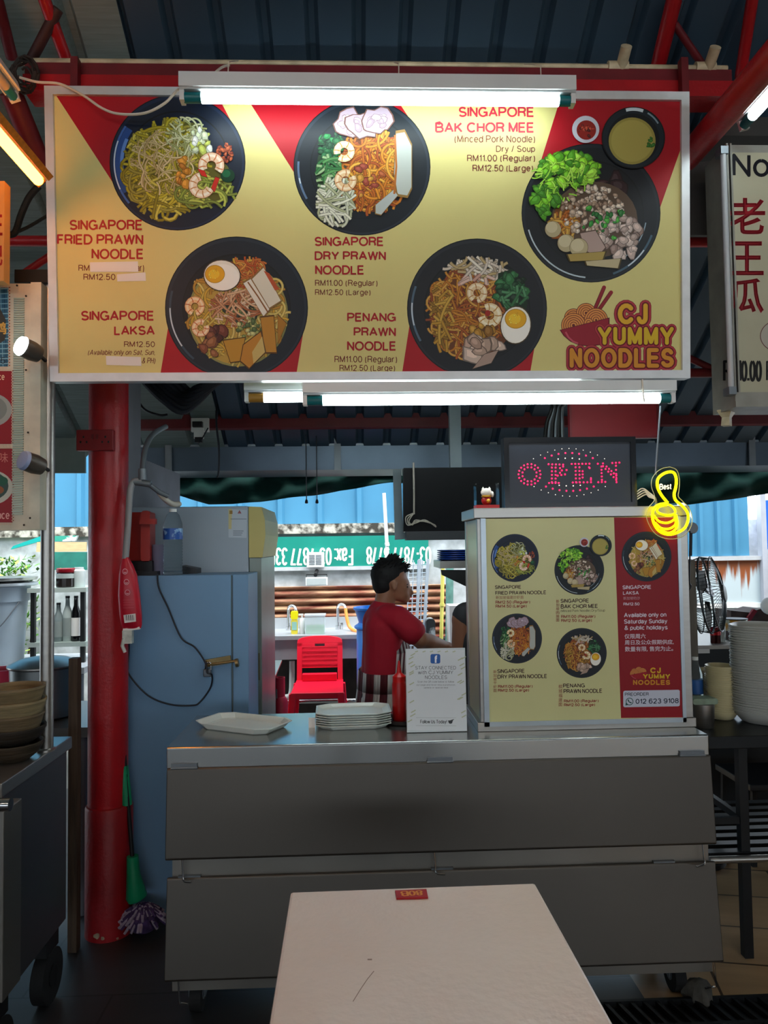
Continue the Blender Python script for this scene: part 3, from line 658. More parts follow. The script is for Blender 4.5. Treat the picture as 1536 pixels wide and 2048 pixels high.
def logo(A, K, dark=False):
    """stall logo; K maps the sign's own photo coordinates to the place it is printed"""
    k = abs(K(1, 0)[0] - K(0, 0)[0])
    if not dark:
        for (x0, y0), (x1, y1) in (((1208, 575), (1188, 622)), ((1222, 585), (1196, 622))):
            A.stroke([K(x0, y0), K(x1, y1)], 8 * k, '#5e0d18'); A.stroke([K(x0 - .5, y0 + 1), K(x1, y1)], 5.6 * k, '#8d1524')
            c = K(x0, y0); A.ell(c[0], c[1], 4 * k, 4 * k, '#8d1524')
    for cx, cy, r in ((1147, 636, 19), (1172, 626, 20), (1192, 640, 24), (1147, 651, 25), (1177, 645, 9)):
        c = K(cx, cy); i = 0; rr = r
        while rr > 2:
            A.ell(c[0], c[1], rr * k, rr * k, '#5a1414' if i % 2 == 0 else '#d88a44'); rr -= 1.2 if i % 2 == 0 else 3.2; i += 1
    bw = [(1119, 660), (1219, 635), (1219, 650), (1214, 672), (1203, 690), (1180, 693), (1158, 691), (1140, 683), (1127, 672)]
    A.pg([K(x, y) for x, y in bw], '#5e0d18' if not dark else '#6a0a14')
    A.pg([K(1169 + (x - 1169) * .95, 666 + (y - 666) * .93) for x, y in bw], '#94142a' if not dark else '#a01420')
    A.stroke([K(*p) for p in ((1131, 664), (1137, 675), (1146, 683), (1156, 687))], 3.5 * k, '#c04a5c')
    lines = [('CJ', 1235, 608, 1295, 648, '#d9a520'), ('YUMMY', 1195, 655, 1347, 689, '#d2ad1c'), ('NOODLES', 1139, 697, 1347, 735, '#d08a24')]
    def ln(wt, col=None):
        for tx, u0, v0, u1, v1, c in lines:
            a, b = K(u0, v0), K(u1, v1)
            A.text(tx, a[0], a[1], b[0], b[1], col or c, wt=wt, inset=.27, sp=1.75)
    if not dark: ln(.72, '#7d0f1c'); ln(.64, '#b43040'); ln(.46, '#6e0a12')
    ln(.27)

# ---------------------------------------------------------------- the big menu sign
SB, ST = Vector((0, 2.46, 2.044)), Vector((0, 2.40, 2.991))
SU = (ST - SB).normalized(); SN = Vector((0, -SU.z, SU.y)).normalized()
if SN.y > 0: SN = -SN
def S(u, v): return PPL(u, v, SB, SN)
X0, X1 = -.983, 1.127; SH = (ST - SB).length
def sp(x, t, d=0.): return Vector((x, 0, 0)) + SB + SU * t + SN * d
sign = thing('menu_sign', 'big wide cream and red noodle menu sign with bowls and white frame, above the stall', 'sign', (.07, 2.46, 2.044))
FW = .027
def sbar(pts, m, name):
    mb = MB(); mb.prism([sp(x, t, .012) for x, t in pts], SN * -.05); return mb.build(name, m, sign)
sbar([(X0, 0), (X1, 0), (X1 - FW, FW), (X0 + FW, FW)], M_ALU, 'frame_rail'); sbar([(X0 + FW, SH - FW), (X1 - FW, SH - FW), (X1, SH), (X0, SH)], M_ALU, 'frame_rail')
sbar([(X0, 0), (X0 + FW, FW), (X0 + FW, SH - FW), (X0, SH)], M_ALU, 'frame_stile'); sbar([(X1 - FW, FW), (X1, 0), (X1, SH), (X1 - FW, SH - FW)], M_ALU, 'frame_stile')
M_PRINT = printmat('sign_print', .46); M_PRINTM = printmat('menu_print', .4)
pb = MB(); pb.prism([sp(x, t, 0) for x, t in ((X0 + FW * .8, FW * .8), (X1 - FW * .8, FW * .8), (X1 - FW * .8, SH - FW * .8), (X0 + FW * .8, SH - FW * .8))], SN * -.03)
pb.build('sign_board', mat('cream_print', '#d4c982', .46, var=.02, spec=.28), sign)
CREAM = '#d9c47c'; RED1 = '#a80a1c'; RED2 = '#8d1424'
for pts in ([(109, 186), (434, 189), (482, 280), (355, 400), (262, 421)], [(490, 190), (789, 192), (836, 262), (724, 400), (590, 348)],
            [(1121, 196), (1362, 198), (1362, 296), (1308, 450), (1180, 450), (1062, 385)], [(337, 650), (321, 747), (593, 747), (606, 668), (473, 600)], [(819, 650), (804, 747), (1060, 747), (1069, 695), (954, 600)]):
    A = Art(S, SN); A.pg(pts, RED1); A.build('red_band', M_PRINT, sign)
def dishpic(fn, cx, cy, r, extra=None, clip=None, q=1., par=None, mp=None, nrm=None, k0=40, m=None, name='dish_picture'):
    a = Art(mp or S, nrm if nrm is not None else SN, step=4e-6); a.k = k0; T = T2(cx, cy, r)
    fn(a, T, q)
    if extra: extra(a, T)
    if clip:  # keep the print inside the frame
        lim = mp(0, clip).z if mp else S(300, clip).z
        for i, p in enumerate(a.v):
            if p.z < lim: a.v[i] = p + SU * ((lim - p.z) / SU.z)
    return a.build(name, m or M_PRINT, par or sign)
dishpic(dish_fried, 355, 325, 136); dishpic(dish_dry, 724, 334, 137)
dishpic(dish_laksa, 473, 616, 143, clip=746); dishpic(dish_penang, 954, 617, 140, clip=746)
BX = lambda a, T: bowls(a, T, -.085, -1.19, .195, .6, -1.07, .455)
dishpic(dish_bak, 1182, 426, 139, extra=BX)
TR, TD = '#a3131d', '#6d1a16'
class Block:
    def __enter__(s):
        global A
        A = Art(S, SN); A.k = 30
    def __exit__(s, *a): A.build('lettering', M_PRINT, sign)
def tb(tx, *b, c=TR): A.text(tx, *b, c, off=.022)
def tl(tx, *b, c=TD, **k): A.text(tx, *b, c, off=.004, **k)
with Block():
    tb('SINGAPORE', 139, 440, 286, 460); tb('FRIED PRAWN', 114, 469, 287, 489); tb('NOODLE', 183, 498, 288, 518)
    tl('RM', 157, 530, 179, 542); tl('ar)', 273, 530, 288, 545); tl('RM12.50', 167, 548, 231, 560)
with Block():
    tb('SINGAPORE', 162, 622, 309, 641); tb('LAKSA', 228, 652, 310, 670); tl('RM12.50', 248, 683, 310, 694)
    tl('(Available only on Sat, Sun,', 176, 700, 310, 712, shear=.22); tl('& PH)', 284, 716, 311, 728, shear=.22)
with Block():
    tb('SINGAPORE', 629, 474, 768, 492); tb('DRY PRAWN', 629, 503, 772, 520); tb('NOODLE', 630, 531, 729, 549)
    tl('RM11.00 (Regular)', 630, 560, 755, 575); tl('RM12.50 (Large)', 630, 579, 741, 593)
with Block():
    tb('PENANG', 694, 626, 792, 643); tb('PRAWN', 707, 655, 792, 672); tb('NOODLE', 694, 683, 793, 701)
    tl('RM11.00 (Regular)', 669, 712, 794, 728); tl('RM12.50 (Large)', 679, 730, 790, 745)
with Block():
    tb('SINGAPORE', 917, 214, 1069, 234, c='#b4243a'); tb('BAK CHOR MEE', 870, 245, 1069, 265, c='#b4243a')
    tl('(Minced Pork Noodle)', 909, 271, 1070, 287); tl('Dry / Soup', 992, 291, 1070, 307); tl('RM11.00 (Regular)', 934, 310, 1070, 326); tl('RM12.50 (Large)', 945, 330, 1066, 346)
A = Art(S, SN); A.k = 30; logo(A, lambda x, y: (x, y)); A.build('logo', M_PRINT, sign)
for k, (u0, v0, u1, v1, s_) in enumerate(((180, 524, 276, 544, 1), (234, 547, 291, 563, 2), (212, 713, 282, 730, -1))):
    mb = MB(); q = [S(u0, v0 + s_), S(u1, v0 - s_), S(u1 + 1, v1 - s_ + 1), S(u0 + 1, v1)]
    mb.prism([p + SN * .0015 for p in q], SN * -.001); mb.build('paper_patch', M_PAPER, sign)

# ---------------------------------------------------------------- fluorescent fittings
def fixture(name, label, p, q, down=(0, 0, -1), tm=None, lit=True, hh=.045, dd=.055, tube0=.065, tube1=.05, cap=None, r=.0165, body=None, group=None):
    """p..q: underside line of the housing; the tube hangs under it along `down`"""
    p, q, dn = Vector(p), Vector(q), Vector(down).normalized(); ax = (q - p).normalized(); L = (q - p).length; sd = ax.cross(dn).normalized()
    t = thing(name, label, 'light', (p + q) / 2, 0, group); body = body or mat('batten_white', '#d6d9d8', .3, var=.04)
    def seg(a, b, w0, w1, h0, h1, m, nm):
        mb = MB(); c = [p + ax * a + sd * x + dn * y for x, y in ((w0, h0), (w1, h0), (w1, h1), (w0, h1))]; mb.prism(c, ax * (b - a)); return mb.build(nm, m, t)
    seg(0, L, -dd / 2, dd / 2, -hh, 0, body, 'housing')
    seg(0, L, -dd * .36, dd * .36, 0, .006, mat('batten_lip', '#b7bcbc', .3, .3), 'reflector_lip')
    seg(.0, .014, -dd * .3, dd * .3, 0, r * 2.3, body, 'lamp_holder'); seg(L - .014, L, -dd * .3, dd * .3, 0, r * 2.3, body, 'lamp_holder')
    c = dn * (r + .006)
    mb = MB(); mb.cyl(p + ax * tube0 + c, q - ax * tube1 + c, r, n=16); mb.build('tube', tm or M_TUBE, t)
    for a, b in ((.012, tube0), (L - tube1, L - .012)):
        mb = MB(); mb.cyl(p + ax * a + c, p + ax * b + c, r * .98, n=16); mb.build('tube_end', cap or M_TEAL, t)
    return t
YF = 2.285
a, b = P(361, 184, YF), P(1148, 186, YF); zz = (a.z + b.z) / 2
fixture('fluorescent_light', 'lit white fluorescent light along the top edge of the big menu sign', (a.x, YF, zz), (b.x, YF, zz))
mb = MB()
for u in (455, 797, 1082): c = P(u, 150, YF); mb = MB(); mb.tube([(c.x, YF, zz + .02), (c.x + .002, YF + .01, zz + .10), (c.x, 2.50, 3.153)], .002, 6); mb.build('hanging_wire', M_CABLE, bpy.data.objects['fluorescent_light'])
YB = 2.47
a, b = P(606, 787, YB), P(1347, 785, YB); zz = (a.z + b.z) / 2
f_ = fixture('fluorescent_light', 'lit white fluorescent light right under the big menu sign, the nearer one there', (a.x, YB, zz), (b.x, YB, zz), hh=.034)
c = P(1278, 770, YB); mb = MB(); mb.tube([(c.x, YB - .03, zz + .036), (c.x, YB - .035, zz - .02), (c.x + .004, YB - .032, zz - .04)], .003, 6); mb.build('hanging_wire', M_CABLE, f_)
a, b = P(490, 783, 2.60), P(1180, 783, 2.60)
fixture('fluorescent_light', 'second lit fluorescent light half hidden behind the one under the menu sign', (a.x, 2.60, a.z), (a.x + 1.22, 2.60, a.z), hh=.034, cap=mat('amber_end', '#a8782a', .5))
l2 = bpy.data.objects['fluorescent_light.002']
for dx in (.12, 1.1): mb = MB(); mb.cyl((a.x + dx, 2.60, a.z + .033), (a.x + dx, 2.585, 3.046), .002, n=6); mb.build('hanging_wire', M_CABLE, l2)
# warm lamp and unlit lamp on the neighbouring stall, cool lamp on the other
a = P(88, 352, 2.28); fixture('fluorescent_light', 'lit warm orange fluorescent light running past the side of the menu sign', (a.x, 2.29, a.z), (a.x, 1.07, a.z), down=(-.72, 0, -.7), tm=M_TUBEY, body=mat('amber_batten', '#c8741a', .35, var=.25, scale=60), cap=M_TUBEY, tube0=.016, tube1=.02, hh=.02, dd=.03, r=.016)
a = P(26, 186, 2.3); fixture('fluorescent_light', 'unlit old fluorescent light in the corner under the lined roof', (a.x, 2.3, a.z), (a.x, 1.1, a.z), down=(.35, 0, -1), tm=mat('dead_tube', '#a59b88', .3, var=.1), hh=.03, dd=.05, r=.014)
a = P(1497, 236, 2.4); fixture('fluorescent_light', 'lit white fluorescent light hung below the thick red tube beam', (a.x, 2.45, a.z + .02), (a.x, 1.23, a.z + .02), down=(.25, 0, -1), hh=.03, dd=.05)
# unseen lamps added behind the viewer to brighten the table and stall
for x, y in ((-1.0, -.55), (1.3, -.55), (-2.6, -1.4), (0.2, -1.8), (2.8, -1.4), (-1.2, -4.2), (1.6, -4.2)):
    fixture('fluorescent_light', 'unseen fluorescent light added over the seating hall to brighten the stall', (x - .6, y, 3.3), (x + .6, y, 3.3), group='added fill lights', tm=mat('added_fill_tube', '#fff2e2', .3, var=0, emit=TUBE * 2))
# cable across the sign
pts = [P(40, 155, 2.40), P(75, 164, 2.39), P(120, 168, 2.385), P(165, 190, 2.37), P(205, 217, 2.36), P(240, 228, 2.355), P(290, 226, 2.35), P(330, 206, 2.34), P(358, 178, 2.33), P(372, 187, 2.31), P(402, 172, 2.33), P(440, 137, 2.42), P(458, 131, 2.5)]
mb = MB(); mb.tube(smooth(pts, 6), .0042, 8); mb.build('power_cable', M_CABLE, label='white cable looping across the top corner of the menu sign', cat='cable')

# ---------------------------------------------------------------- stainless counter
CY = 2.43
ct = thing('serving_counter', 'wide stainless steel serving counter with two front flaps on castors', 'counter', (.27, 2.65, 0))
mb = MB(); mb.box(-.585, 1.125, 2.45, 2.86, .17, .83); mb.build('body', M_STEELD, ct)
mb = MB(); mb.prism([(-.606, y, z) for y, z in ((CY, .802), (CY + .02, .802), (CY + .02, .83), (2.88, .83), (2.88, .868), (CY + .004, .868), (CY, .864))], (1.746, 0, 0)); mb.build('worktop', mat('worktop_steel', '#b4b4b0', .2, .95, var=.05, scale=4, rvar=.06), ct, bevel=.002)
def flap(zt, zb_, yt, yb, x0, x1, nm='front_flap'):
    mb = MB(); pr = [(yt + .014, zt), (yt, zt + .004), (yt - .004, zt), (yb - .006, zb_ + .006), (yb - .002, zb_), (yb + .016, zb_ + .002)]
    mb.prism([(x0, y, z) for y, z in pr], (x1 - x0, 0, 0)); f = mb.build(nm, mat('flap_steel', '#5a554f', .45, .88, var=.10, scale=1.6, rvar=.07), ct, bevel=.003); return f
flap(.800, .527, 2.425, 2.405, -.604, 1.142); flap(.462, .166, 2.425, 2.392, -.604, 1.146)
mb = MB(); mb.box(-.59, 1.13, 2.432, 2.45, .115, .17); mb.build('bottom_rail', M_STEELD, ct)
mb = MB(); mb.box(-.59, 1.13, 2.436, 2.45, .462, .53); mb.build('middle_rail', M_STEELD, ct)
for u, v in ((368, 1519), (880, 1505), (1385, 1490)):
    c = P(u, v, 2.42); mb = MB(); mb.box(c.x - .04, c.x + .04, 2.422, 2.451, .803, .818); mb.cyl((c.x - .042, 2.423, .804), (c.x + .042, 2.423, .804), .004, n=8); mb.build('hinge', M_GREYW, ct)
for u, v in ((95, 1760), (885, 1750), (1330, 1728)):
    c = P(u if u > 300 else 378, v, 2.42); mb = MB(); mb.box(c.x - .035, c.x + .035, 2.424, 2.437, .463, .470); mb.build('hinge', M_GREYW, ct)
for u, zt2, l in ((362, .535, .068), (868, .535, .068), (1408, .535, .068), (356, .175, .075), (1428, .175, .085)):
    x = P(u, 1700 if zt2 > .3 else 1960, 2.40).x; sgn = -1 if u > 1400 else 1
    mb = MB(); mb.tube(smooth([(x, 2.412 if zt2 > .3 else 2.40, zt2 + .02), (x + .003, 2.41 if zt2 > .3 else 2.398, zt2 - l * .6), (x + .005, 2.408 if zt2 > .3 else 2.398, zt2 - l), (x + .012 * sgn, 2.40, zt2 - l - .004), (x + .033 * sgn, 2.39, zt2 - l - .002)], 5), .003, 8); mb.build('hook', M_CHROME, ct)
for x, y in ((-.53, 2.53), (1.05, 2.54), (-.53, 2.80), (1.05, 2.80)):
    mb = MB(); mb.cyl((x - .018, y, .056), (x + .018, y, .056), .056, n=28); wh = mb.build('castor', M_RUBBER, ct)
    mb = MB(); mb.cyl((x - .020, y, .056), (x + .020, y, .056), .022, n=18); mb.build('hub', M_GREYW, wh)
    mb = MB(); mb.box(x - .027, x - .022, y - .02, y + .02, .05, .11); mb.box(x + .022, x + .027, y - .02, y + .02, .05, .11); mb.box(x - .027, x + .027, y - .03, y + .03, .107, .116); mb.build('fork', M_GREYW, wh)

# ---------------------------------------------------------------- front table
tz = .75; M_TAB = mat('table_laminate', '#e2d6ce', .24, var=.06, scale=2.5, col2='#dccbc1', bump=.12, bscale=60)
tq = thing('dining_table', 'pale pinkish laminate table in front of the counter, tagged with a red number', 'table', (.15, 1.2, 0))
fl_, fr_, nl, nr = PZ(581, 1783, tz), PZ(1070, 1765, tz), PZ(571, 2048, tz), PZ(1265, 2048, tz)
ux = (fr_ - fl_).normalized(); uy = ux.cross(Vector((0, 0, 1))); wd = (fr_ - fl_).length
cor = [fl_, fl_ + uy * 1.05, fr_ + uy * 1.05, fr_]
mb = MB(); mb.prism([p - Vector((0, 0, .024)) for p in cor], (0, 0, .024)); mb.build('tabletop', M_TAB, tq, bevel=.006)
mb = MB(); q = [fl_ + ux * .05 + uy * .05, fl_ + ux * .05 + uy * 1.0, fr_ - ux * .05 + uy * 1.0, fr_ - ux * .05 + uy * .05]
mb.prism([p - Vector((0, 0, .07)) for p in q], (0, 0, .045)); mb.build('apron', M_DARK, tq)
for p in q: 
    p = p + (sum(q, Vector()) / 4 - p).normalized() * .04
    mb = MB(); mb.box(p.x - .016, p.x + .016, p.y - .016, p.y + .016, 0, tz - .068); mb.build('leg', M_DARK, tq)
A = Art(lambda u, v: PZ(u, v, tz + .0004), (0, 0, 1), step=1e-5); A.stroke([(748, 1942), (735, 1958), (722, 1977), (706, 2003)], 1.6, '#8a7468'); A.stroke([(735, 1919), (744, 1919)], 3, '#8f7a6e'); A.build('scratch', M_PRINTM, tq)
nt_ = thing('number_tag', 'small red number tag screwed to the far edge of the pale table', 'tag', PZ(823, 1791, tz))
q = [PZ(790, 1785, tz), PZ(853, 1782, tz), PZ(856, 1798, tz), PZ(793, 1800, tz)]
mb = MB(); mb.prism([p + Vector((0, 0, .0005)) for p in q[::-1]], (0, 0, .004)); mb.build('plate', mat('tag_red', '#a3121a', .35), nt_)
A = Art(lambda u, v: PZ(u, v, tz + .0046), (0, 0, 1), step=1e-5)
pa, pb, pc = q[1], q[0], q[3]      # the tag is read from the far side
def onbar(u, v): return Vector(pa) + (pb - pa) * u + (pc - pb) * v + Vector((0, 0, .0049))
A = Art(onbar, (0, 0, 1), step=1e-5); A.text('80B', .16, .84, .84, .18, '#d88a3a', wt=.16)
A.build('number', M_PRINTM, nt_)

# ---------------------------------------------------------------- display case with the small menu, on the counter
WT = .868
YC = PZ(1100, 1461, WT).y + .01
cx0, cx1 = P(958, 1250, YC).x, (P(1376, 1077, YC).x + P(1387, 1440, YC).x) / 2
ztop = P(1150, 1014, YC).z; zm1 = P(1150, 1036, YC).z; zm0 = P(1150, 1437, YC).z
cs = thing('display_case', 'square stainless steel display case on the counter, small menu board on its front', 'display case', ((cx0 + cx1) / 2, YC + .15, WT))
YBk = YC + .29; pw_ = .028
mb = MB(); mb.box(cx0 - .012, cx1 + .006, YC - .008, YBk, zm1 + .002, ztop); mb.build('top_panel', M_STEEL, cs, bevel=.003)
mb = MB(); mb.box(cx0 - .012, cx1 + .006, YC - .008, YBk, WT, WT + .03); mb.build('base_rail', M_STEEL, cs, bevel=.002)
for x, y in ((cx0, YC), (cx1 - pw_, YC), (cx0, YBk - pw_), (cx1 - pw_, YBk - pw_)):
    mb = MB(); mb.box(x, x + pw_, y, y + pw_, WT + .03, zm1 + .002); mb.build('post', M_STEEL, cs, bevel=.002)
M_CPANE = mat('cream_side_panel', '#b9b592', .3, var=.1, scale=3)
for x in (cx0 + .004, cx1 - .01):
    mb = MB(); mb.box(x, x + .006, YC + pw_, YBk - pw_, WT + .03, zm1); mb.build('side_panel', M_CPANE, cs)
mb = MB(); mb.box(cx0 + pw_, cx1 - pw_, YBk - .012, YBk - .006, WT + .03, zm1); mb.build('rear_panel', M_STEELD, cs)
bl = P(1000, 1437, YC - .004)
bx0, bx1 = P(979, 1250, YC - .006).x, P(1359, 1250, YC - .006).x
mb = MB(); mb.box(bx0 - .024, bx0 - .007, YC - .012, YC + .004, zm0 - .018, zm1 + .002); mb.box(bx1, bx1 + .012, YC - .012, YC + .004, zm0 - .018, zm1 + .002); mb.box(bx0 - .024, bx1 + .012, YC - .012, YC + .004, zm0 - .018, zm0 - .003); fm = mb.build('board_frame', mat('frame_aluminium', '#a9b4bb', .3, .6), cs)
mb = MB(); mb.box(bx0 - .007, bx1, YC - .007, YC + .003, zm0 - .003, zm1 + .001); mb.build('menu_board', mat('menu_cream', '#cdcb92', .35, var=.02), cs)
YM = YC - .0072
def MM(u, v): return P(u, v, YM)
MN = Vector((0, -1, 0))
A = Art(MM, MN); A.pg([(1228, 1035), (1354, 1034.5), (1366, 1434.5), (1242, 1436)], '#8d0b19'); A.build('red_panel', M_PRINTM, cs)
KW = dict(par=cs, mp=MM, nrm=MN, m=M_PRINTM, q=.55, k0=20)
dishpic(dish_fried, 1029.6, 1116, 48, **KW); dishpic(dish_dry, 1034, 1277, 50, **KW); dishpic(dish_penang, 1163.4, 1306, 50, **KW); dishpic(dish_laksa, 1293, 1113, 50, **KW)
dishpic(dish_bak, 1158.5, 1140, 49.7, extra=lambda a, T: bowls(a, T, .185, -1.12, .19, .85, -.99, .445), **KW)
SL = -.014
class MBlock:
    def __enter__(s):
        global A
        A = Art(MM, MN); A.k = 12
    def __exit__(s, *a): A.build('lettering', M_PRINTM, cs)
DB, RB = '#3a1512', '#8a1a1a'
def mt(tx, u0, v0, u1, v1, c=DB, o=.017): A.text(tx, u0, v0, u1, v1, c, off=o, slope=SL)
def vert(tx, u0, u1, v0, v1, c=RB):
    h = (v1 - v0) / len(tx)
    for i, ch in enumerate(tx): mt(ch, u0, v0 + h * i + .4, u1, v0 + h * (i + 1) - .8, c, .0)
with MBlock():
    mt('SINGAPORE', 989.8, 1171, 1042.4, 1178); mt('FRIED PRAWN NOODLE', 990.5, 1182.5, 1092.5, 1189.6); mt('新加坡福建炒虾面', 991.5, 1191.8, 1047, 1198.4, RB, .0)
    mt('RM12.50 (Regular)', 991, 1201.6, 1060, 1209, RB); mt('RM14.50 (Large)', 991, 1209.6, 1053, 1217, RB)
with MBlock():
    mt('SINGAPORE', 1121, 1198, 1178, 1205.6); mt('BAK CHOR MEE', 1121.3, 1209, 1195.8, 1217); mt('(Minced Pork Noodle) Dry/Soup', 1121.3, 1219, 1210, 1225.5, DB, 0)
    mt('RM11.00 (Regular)', 1122, 1230.4, 1190.6, 1237.6, RB); mt('RM12.50 (Large)', 1122, 1238.3, 1183.5, 1245.4, RB); vert('新加坡肉脞面', 1112, 1118.6, 1199, 1244)
with MBlock():
    mt('SINGAPORE', 994.4, 1338.6, 1049.4, 1346.4); mt('DRY PRAWN NOODLE', 995, 1349.5, 1094, 1357.5); mt('RM11.00 (Regular)', 995.8, 1370.2, 1065, 1377.4, RB); mt('RM12.50 (Large)', 995.8, 1378, 1058, 1385, RB); vert('新加坡干虾面', 986.6, 993.4, 1340, 1385)
with MBlock():
    mt('PENANG', 1126, 1367.6, 1169.7, 1375.3); mt('PRAWN NOODLE', 1127, 1378.4, 1204.4, 1386.6); mt('RM11.00 (Regular)', 1127.6, 1399.4, 1197, 1406.4, RB); mt('RM12.50 (Large)', 1127.6, 1407.2, 1190, 1414, RB); vert('槟城福建面', 1117, 1124.6, 1368.7, 1413.5)
WC, PK = '#d9c9d4', '#c9929c'
with MBlock():
    mt('SINGAPORE', 1245, 1171, 1302.5, 1178.5, WC); mt('LAKSA', 1245.8, 1182.6, 1277.6, 1189.4, WC); mt('新加坡叻沙', 1246.5, 1193.4, 1280, 1199.8, PK, 0); mt('RM12.50', 1246.7, 1205.4, 1279, 1211, WC)
with MBlock():
    mt('Available only on', 1247.8, 1226, 1332.8, 1236.5, WC, .02); mt('Saturday Sunday', 1248, 1238.8, 1334.6, 1249.4, WC, .02); mt('& public holidays', 1248.8, 1251.4, 1335.3, 1262, WC, .02)
    mt('仅限周六', 1249, 1268, 1291, 1277.5, WC, .012); mt('周日及公众假期供应,', 1249.5, 1280.3, 1347, 1290, WC, .012); mt('数量有限, 售完为止。', 1249.9, 1293.3, 1346, 1303.5, WC, .012)
A = Art(MM, MN); A.k = 12; logo(A, lambda x, y: (1265 + (x - 1137) * .358, 1335.6 + (y - 607) * .272 - .014 * .358 * (x - 1137)), dark=True); A.build('logo', M_PRINTM, cs)
A = Art(MM, MN); A.k = 10
rr = rrect(1246.5, 1359.6, 1381.5, 1414.5, 3.5); A.pg([(x, y - .018 * (x - 1246.5)) for x, y in rr], '#c3c8d6')
A.text('PREORDER', 1249.5, 1385.6, 1297.3, 1392, '#16203a', off=.01, slope=-.018); A.text('012 623 9108', 1271, 1398, 1357.5, 1407.6, '#16203a', off=.012, slope=-.018)
A.ell(1259, 1403, 7.6, 7.6, '#14504a'); A.pg([(1251.8, 1404), (1250.6, 1411), (1257, 1409.8)], '#14504a'); A.ell(1259, 1403, 6.2, 6.2, '#c3c8d6'); A.arc(1261.4, 1400.4, 4.6, 4.6, 90, 190, 2., '#14504a'); A.ell(1256.6, 1400.4, 1.5, 1.5, '#14504a'); A.ell(1261.6, 1405.2, 1.5, 1.5, '#14504a')
A.build('preorder_sticker', M_PRINTM, cs)

# ---------------------------------------------------------------- OPEN sign on the case
YO = YC + .06; oc = [P(1006, 877, YO), P(1268.5, 872, YO), P(1275.5, 1010, YO), P(1010.5, 1013, YO)]
ox0, ox1 = (oc[0].x + oc[3].x) / 2, (oc[1].x + oc[2].x) / 2; oz0, oz1 = ztop, (oc[0].z + oc[1].z) / 2
op = thing('open_sign', 'black lit sign reading OPEN in red dots, on top of the display case', 'sign', ((ox0 + ox1) / 2, YO + .03, ztop))
mb = MB(); mb.box(ox0, ox1, YO + .006, YO + .05, oz0, oz1); mb.build('housing', M_BLACK, op)
mb = MB(); e = .018
for a_ in ((ox0, ox1, oz0, oz0 + e), (ox0, ox1, oz1 - e, oz1), (ox0, ox0 + e, oz0 + e, oz1 - e), (ox1 - e, ox1, oz0 + e, oz1 - e)): mb.box(a_[0], a_[1], YO - .004, YO + .006, a_[2], a_[3])
mb.build('bezel', mat('gloss_black', '#0c0d10', .18, var=.1), op)
mb = MB(); mb.box(ox0 + e, ox1 - e, YO + .003, YO + .007, oz0 + e, oz1 - e); mb.build('face', mat('sign_face', '#1c2029', .3, var=.08), op)
M_LED = mat('red_led', '#ff0a38', .4, var=0, emit=3.6); M_LEDW = mat('pale_led', '#e8d8c8', .4, var=0, emit=.9)
def led(pts, r, m, nm):
    mb = MB()
    for zx, zy in pts:
        c = P(920 + zx / 3.2, 780 + zy / 3.2, YO + .002); mb.ball((c.x, c.y, c.z), r, 8)
    mb.build(nm, m, op)
def ringp(cx, cy, rx, ry, n, o=0.): return [(cx + rx * cos(2 * pi * (k + o) / n), cy + ry * sin(2 * pi * (k + o) / n)) for k in range(n)]
def line(*p, st=24):
    o = []
    for (x0, y0), (x1, y1) in zip(p, p[1:]):
        n = max(1, round(sqrt((x1 - x0) ** 2 + (y1 - y0) ** 2) / st)); o += [(x0 + (x1 - x0) * k / n, y0 + (y1 - y0) * k / n) for k in range(n + 1)]
    return o
led(ringp(445, 540, 70, 66, 18) + ringp(445, 540, 46, 46, 12, .5), .0029, M_LED, 'led_letter')
led(line((567, 475), (660, 478)) + line((588, 497), (588, 590)) + line((612, 497), (612, 590)) + line((570, 595), (632, 595)) + line((660, 490), (682, 512), (672, 540), (625, 548)) + line((640, 500), (652, 515), (640, 530)), .0029, M_LED, 'led_letter')
led(line((715, 473), (828, 472)) + line((740, 495), (742, 590)) + line((764, 495), (766, 590)) + line((722, 592), (838, 590)) + line((785, 520), (785, 560)) + line((826, 495), (830, 500)) + line((838, 565), (838, 575)), .0029, M_LED, 'led_letter')
led(line((882, 472), (915, 470)) + line((905, 490), (908, 575)) + line((885, 590), (930, 588)) + line((915, 488), (1000, 575)) + line((938, 490), (1000, 548)) + line((975, 467), (1020, 465)) + line((998, 485), (1002, 590)), .0029, M_LED, 'led_letter')
arc_ = lambda x0, x1, yb, yp, n: [(x0 + (x1 - x0) * k / (n - 1), yb + (yp - yb) * (1 - (2 * k / (n - 1) - 1) ** 2)) for k in range(n)]
led(arc_(543, 850, 436, 403, 8), .0029, M_LED, 'led_arc'); led(arc_(550, 856, 618, 646, 8), .0029, M_LED, 'led_arc')
led(arc_(470, 925, 440, 374, 11), .0016, M_LEDW, 'led_arc'); led(arc_(474, 930, 618, 680, 11), .0016, M_LEDW, 'led_arc'); led(arc_(628, 764, 442, 436, 4), .0022, M_LEDW, 'led_arc'); led(arc_(635, 770, 610, 614, 4), .0022, M_LEDW, 'led_arc')
# cables beside it
mb = MB(); c = P(1290, 985, YC + .05)
for k in range(4): mb.tube(smooth([P(1272, 985 + 5 * k, YC + .06), P(1285 + 2 * k, 977 + 4 * k, YC + .05), P(1298, 985 + 3 * k, YC + .04), P(1310, 996 + k, YC + .02), P(1312, 1011, YC + .03)], 5), .0022, 6)
mb.build('cable_coil', M_CABLE, label='small coil of white cable beside the open sign', cat='cable')

